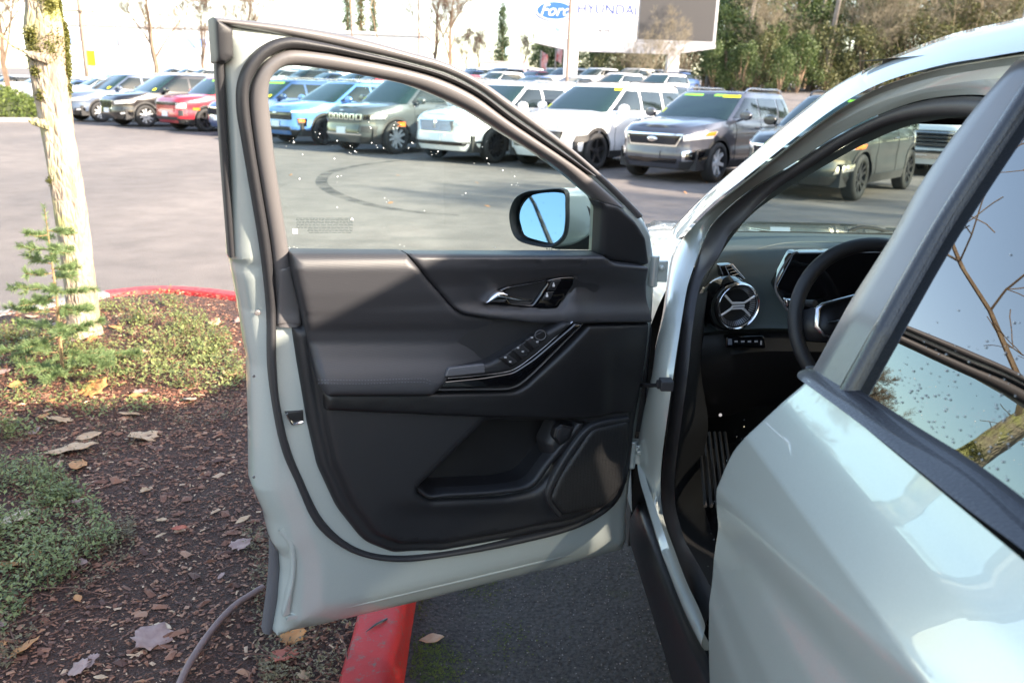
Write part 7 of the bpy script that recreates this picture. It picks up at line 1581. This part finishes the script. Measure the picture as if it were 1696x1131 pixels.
# fallen leaves
M_FL = [mat('leaf_%s' % k, c1, 0.65, col2=c2, vscale=30) for k, c1, c2 in (('tan', (0.42, 0.25, 0.14), (0.56, 0.38, 0.24)), ('orange', (0.42, 0.17, 0.06), (0.55, 0.26, 0.10)), ('mauve', (0.26, 0.155, 0.135), (0.38, 0.25, 0.215)), ('pale', (0.55, 0.40, 0.27), (0.66, 0.52, 0.38)), ('red', (0.34, 0.06, 0.035), (0.45, 0.12, 0.06)))]
def leaf_obj(u, v, wpx, kind, m_, label, group, rot, curl=0.25, z=None):
    p = on_z(u, v, 0.14); zz_ = bedz(p.x, p.y)+0.012 if z is None else z; p = on_z(u, v, zz_); s_ = wpx*(p-CPOS).length/FPX
    if kind == 'maple':
        pl_ = [(0.0, -0.5), (0.06, -0.30), (0.28, -0.36), (0.32, -0.20), (0.47, -0.12), (0.41, 0.05), (0.46, 0.20), (0.30, 0.25), (0.20, 0.36), (0.03, 0.48), (-0.16, 0.40), (-0.27, 0.24), (-0.42, 0.22), (-0.38, 0.04), (-0.48, -0.08), (-0.31, -0.19), (-0.29, -0.33), (-0.06, -0.28)]
    else:
        pl_ = [(0, -0.5), (0.16, -0.32), (0.25, -0.05), (0.20, 0.2), (0.08, 0.4), (0, 0.52), (-0.08, 0.4), (-0.20, 0.2), (-0.25, -0.05), (-0.16, -0.32)]
    V, T, dd, _ = fill(densify(np.array(pl_), 0.12), (), 0.14, ()); r = random.Random(int(u*7+v))
    ph = r.uniform(0, 6.28); vs = [(x*s_, y*s_, s_*(curl*abs(x)**1.3*(1+0.5*math.sin(ph+y*5))+curl*0.35*(y+0.1)**2+0.03*math.sin(x*14+ph)*math.cos(y*11))) for x, y in V]
    o = mesh_obj('fallen_leaf', vs, T, m_); o.location = (p.x, p.y, zz_); o.rotation_euler = (r.gauss(0, 0.18), r.gauss(0, 0.18), rot); tag(o, label, 'leaf', group)
    sol = o.modifiers.new('thickness', 'SOLIDIFY'); sol.thickness = 0.0008
    return o
LG = 'fallen leaves on the planting bed'; TN, ORG, MV, PL_, RD = M_FL
big = [(118, 743, 74, 'oval', TN, 'long curled tan leaf lying against an orange one', 1.9), (129, 770, 50, 'oval', ORG, 'upright rounded orange tan leaf at the patch corner', 0.2), (147, 722, 40, 'oval', TN, 'narrow folded tan leaf standing at the ground cover edge', -0.6),
       (237, 724, 50, 'maple', TN, 'yellowish tan lobed leaf alone on the dark mulch', 1.2), (152, 645, 52, 'maple', ORG, 'bright orange lobed leaf below the fir sapling', 0.3), (314, 661, 34, 'oval', PL_, 'pale cream leaf beside red bits at the patch end', 0.9),
       (28, 857, 54, 'maple', PL_, 'pale tan maple leaf resting on the left ground cover', 2.2), (60, 918, 36, 'oval', ORG, 'round brown leaf sunk in the left ground cover', 0.5), (398, 902, 36, 'maple', MV, 'pinkish mauve lobed leaf next to the door edge', 0.1), (252, 1057, 64, 'maple', MV, 'large dull purple leaf on the lower mulch', 1.0),
       (270, 1037, 26, 'oval', PL_, 'small slim cream leaf touching the dull purple leaf', 1.5), (132, 1105, 36, 'maple', MV, 'pinkish leaf alone near the bottom of the bed', 2.0), (40, 1072, 44, 'oval', ORG, 'folded orange leaf at the lower left bed', -0.8), (128, 932, 36, 'oval', MV, 'slim mauve leaf among red twigs', 1.4), (297, 874, 26, 'oval', RD, 'bright rusty red scrap on bare mulch', 1.5),
       (485, 1052, 44, 'maple', ORG, 'orange leaf tucked under the door corner', 0.4), (470, 1085, 50, 'maple', RD, 'dark red leaf between hose and kerb', 1.1), (12, 935, 50, 'oval', ORG, 'long orange brown leaf on the left patch', 1.7), (100, 695, 40, 'maple', TN, 'tan leaf half under the green ground cover', 0.9), (215, 685, 36, 'oval', TN, 'tan leaf at the lower rim of the trunk patch', 2.3)]
for u, v, w_, k, m_, lab, rot in big: leaf_obj(u, v, w_, k, m_, lab, LG, rot)
R9 = random.Random(90)
for k in range(46):
    u, v = (R9.uniform(0, 400), R9.uniform(520, 720)) if k < 26 else (R9.uniform(0, 560), R9.uniform(740, 1125))
    if u > 420 and v < 1050: continue
    kd = R9.choice(('oval', 'maple')); mt_ = R9.choice((TN, ORG, MV, TN)); leaf_obj(u, v, R9.uniform(14, 26), kd, mt_, 'small %s %s leaf %s' % ({'leaf_tan': 'tan', 'leaf_orange': 'orange', 'leaf_mauve': 'mauve brown'}[mt_.name], 'oval' if kd == 'oval' else 'lobed', 'in the greenery round the mossy trunk' if k < 26 else 'strewn on the shaded lower mulch'), LG, R9.uniform(0, 6), 0.4)
leaf_obj(715, 1057, 40, 'oval', TN, 'brown leaf lying on asphalt at the kerb foot', LG, 1.6, z=0.012); 
# dark slug-like scrap on the kerb
p = on_z(622, 1034, KH+0.004); q = on_z(606, 1046, KH+0.004); mb = MB(); mb.tube([Vector(x) for x in smooth_curve([tuple(on_z(641, 1024, KH+0.004)), tuple(on_z(630, 1030, KH+0.005)), tuple(p), tuple(q)], 12)], [0.003, 0.0042, 0.0045, 0.0045, 0.004, 0.004, 0.0035, 0.003, 0.0026, 0.002, 0.0015, 0.0008], 8, flat=0.6); o = mb.build('dark_twig', mat('wet_twig', (0.012, 0.010, 0.010), 0.4)); tag(o, 'short dark twig lying on top of the red kerb', 'twig')
# fallen leaves far out on the lot
for k in range(16): 
    u, v = R9.uniform(420, 1500), R9.uniform(262, 345); leaf_obj(u, v, R9.uniform(7, 11), 'oval', ORG, 'tiny brown leaf lying far out on the asphalt', 'stray leaves on the lot', R9.uniform(0, 6), z=0.01)
# irrigation hose
hp_c = smooth_curve([tuple(on_z(u, v, 0.145))[:2]+(0.145,) for u, v in ((436, 972), (415, 985), (392, 1000), (366, 1025), (342, 1055), (322, 1085), (305, 1115), (292, 1150), (285, 1200))], 60)
mb = MB(); mb.tube([Vector((x, y, max(z, bedz(x, y)+0.006))) for x, y, z in hp_c], 0.0092, 10); o = mb.build('irrigation_hose', mat('hose_brown', (0.17, 0.105, 0.095), 0.55, var=0.15, vscale=40)); tag(o, 'brown irrigation hose curving over the mulch beside the kerb', 'hose')
# loose twigs
for k in range(22):
    u, v = (R9.uniform(20, 200), R9.uniform(880, 1100)) if k < 14 else (R9.uniform(420, 580), R9.uniform(1050, 1125)); p = on_z(u, v, 0.14); a_ = R9.uniform(0, 3.14); L_ = R9.uniform(0.04, 0.10); z0 = bedz(p.x, p.y)+0.012; d = Vector((math.cos(a_), math.sin(a_), R9.gauss(0, 0.1)))*L_; c = Vector((p.x, p.y, z0)); mb = MB(); mb.tube([c-d, c+Vector((R9.gauss(0, 0.008), R9.gauss(0, 0.008), 0.006)), c+d], [0.0016, 0.002, 0.001], 5); o = mb.build('twig', MATS['stem_red']); tag(o, 'thin reddish twig lying on the mulch', 'twig', 'twigs on the mulch')
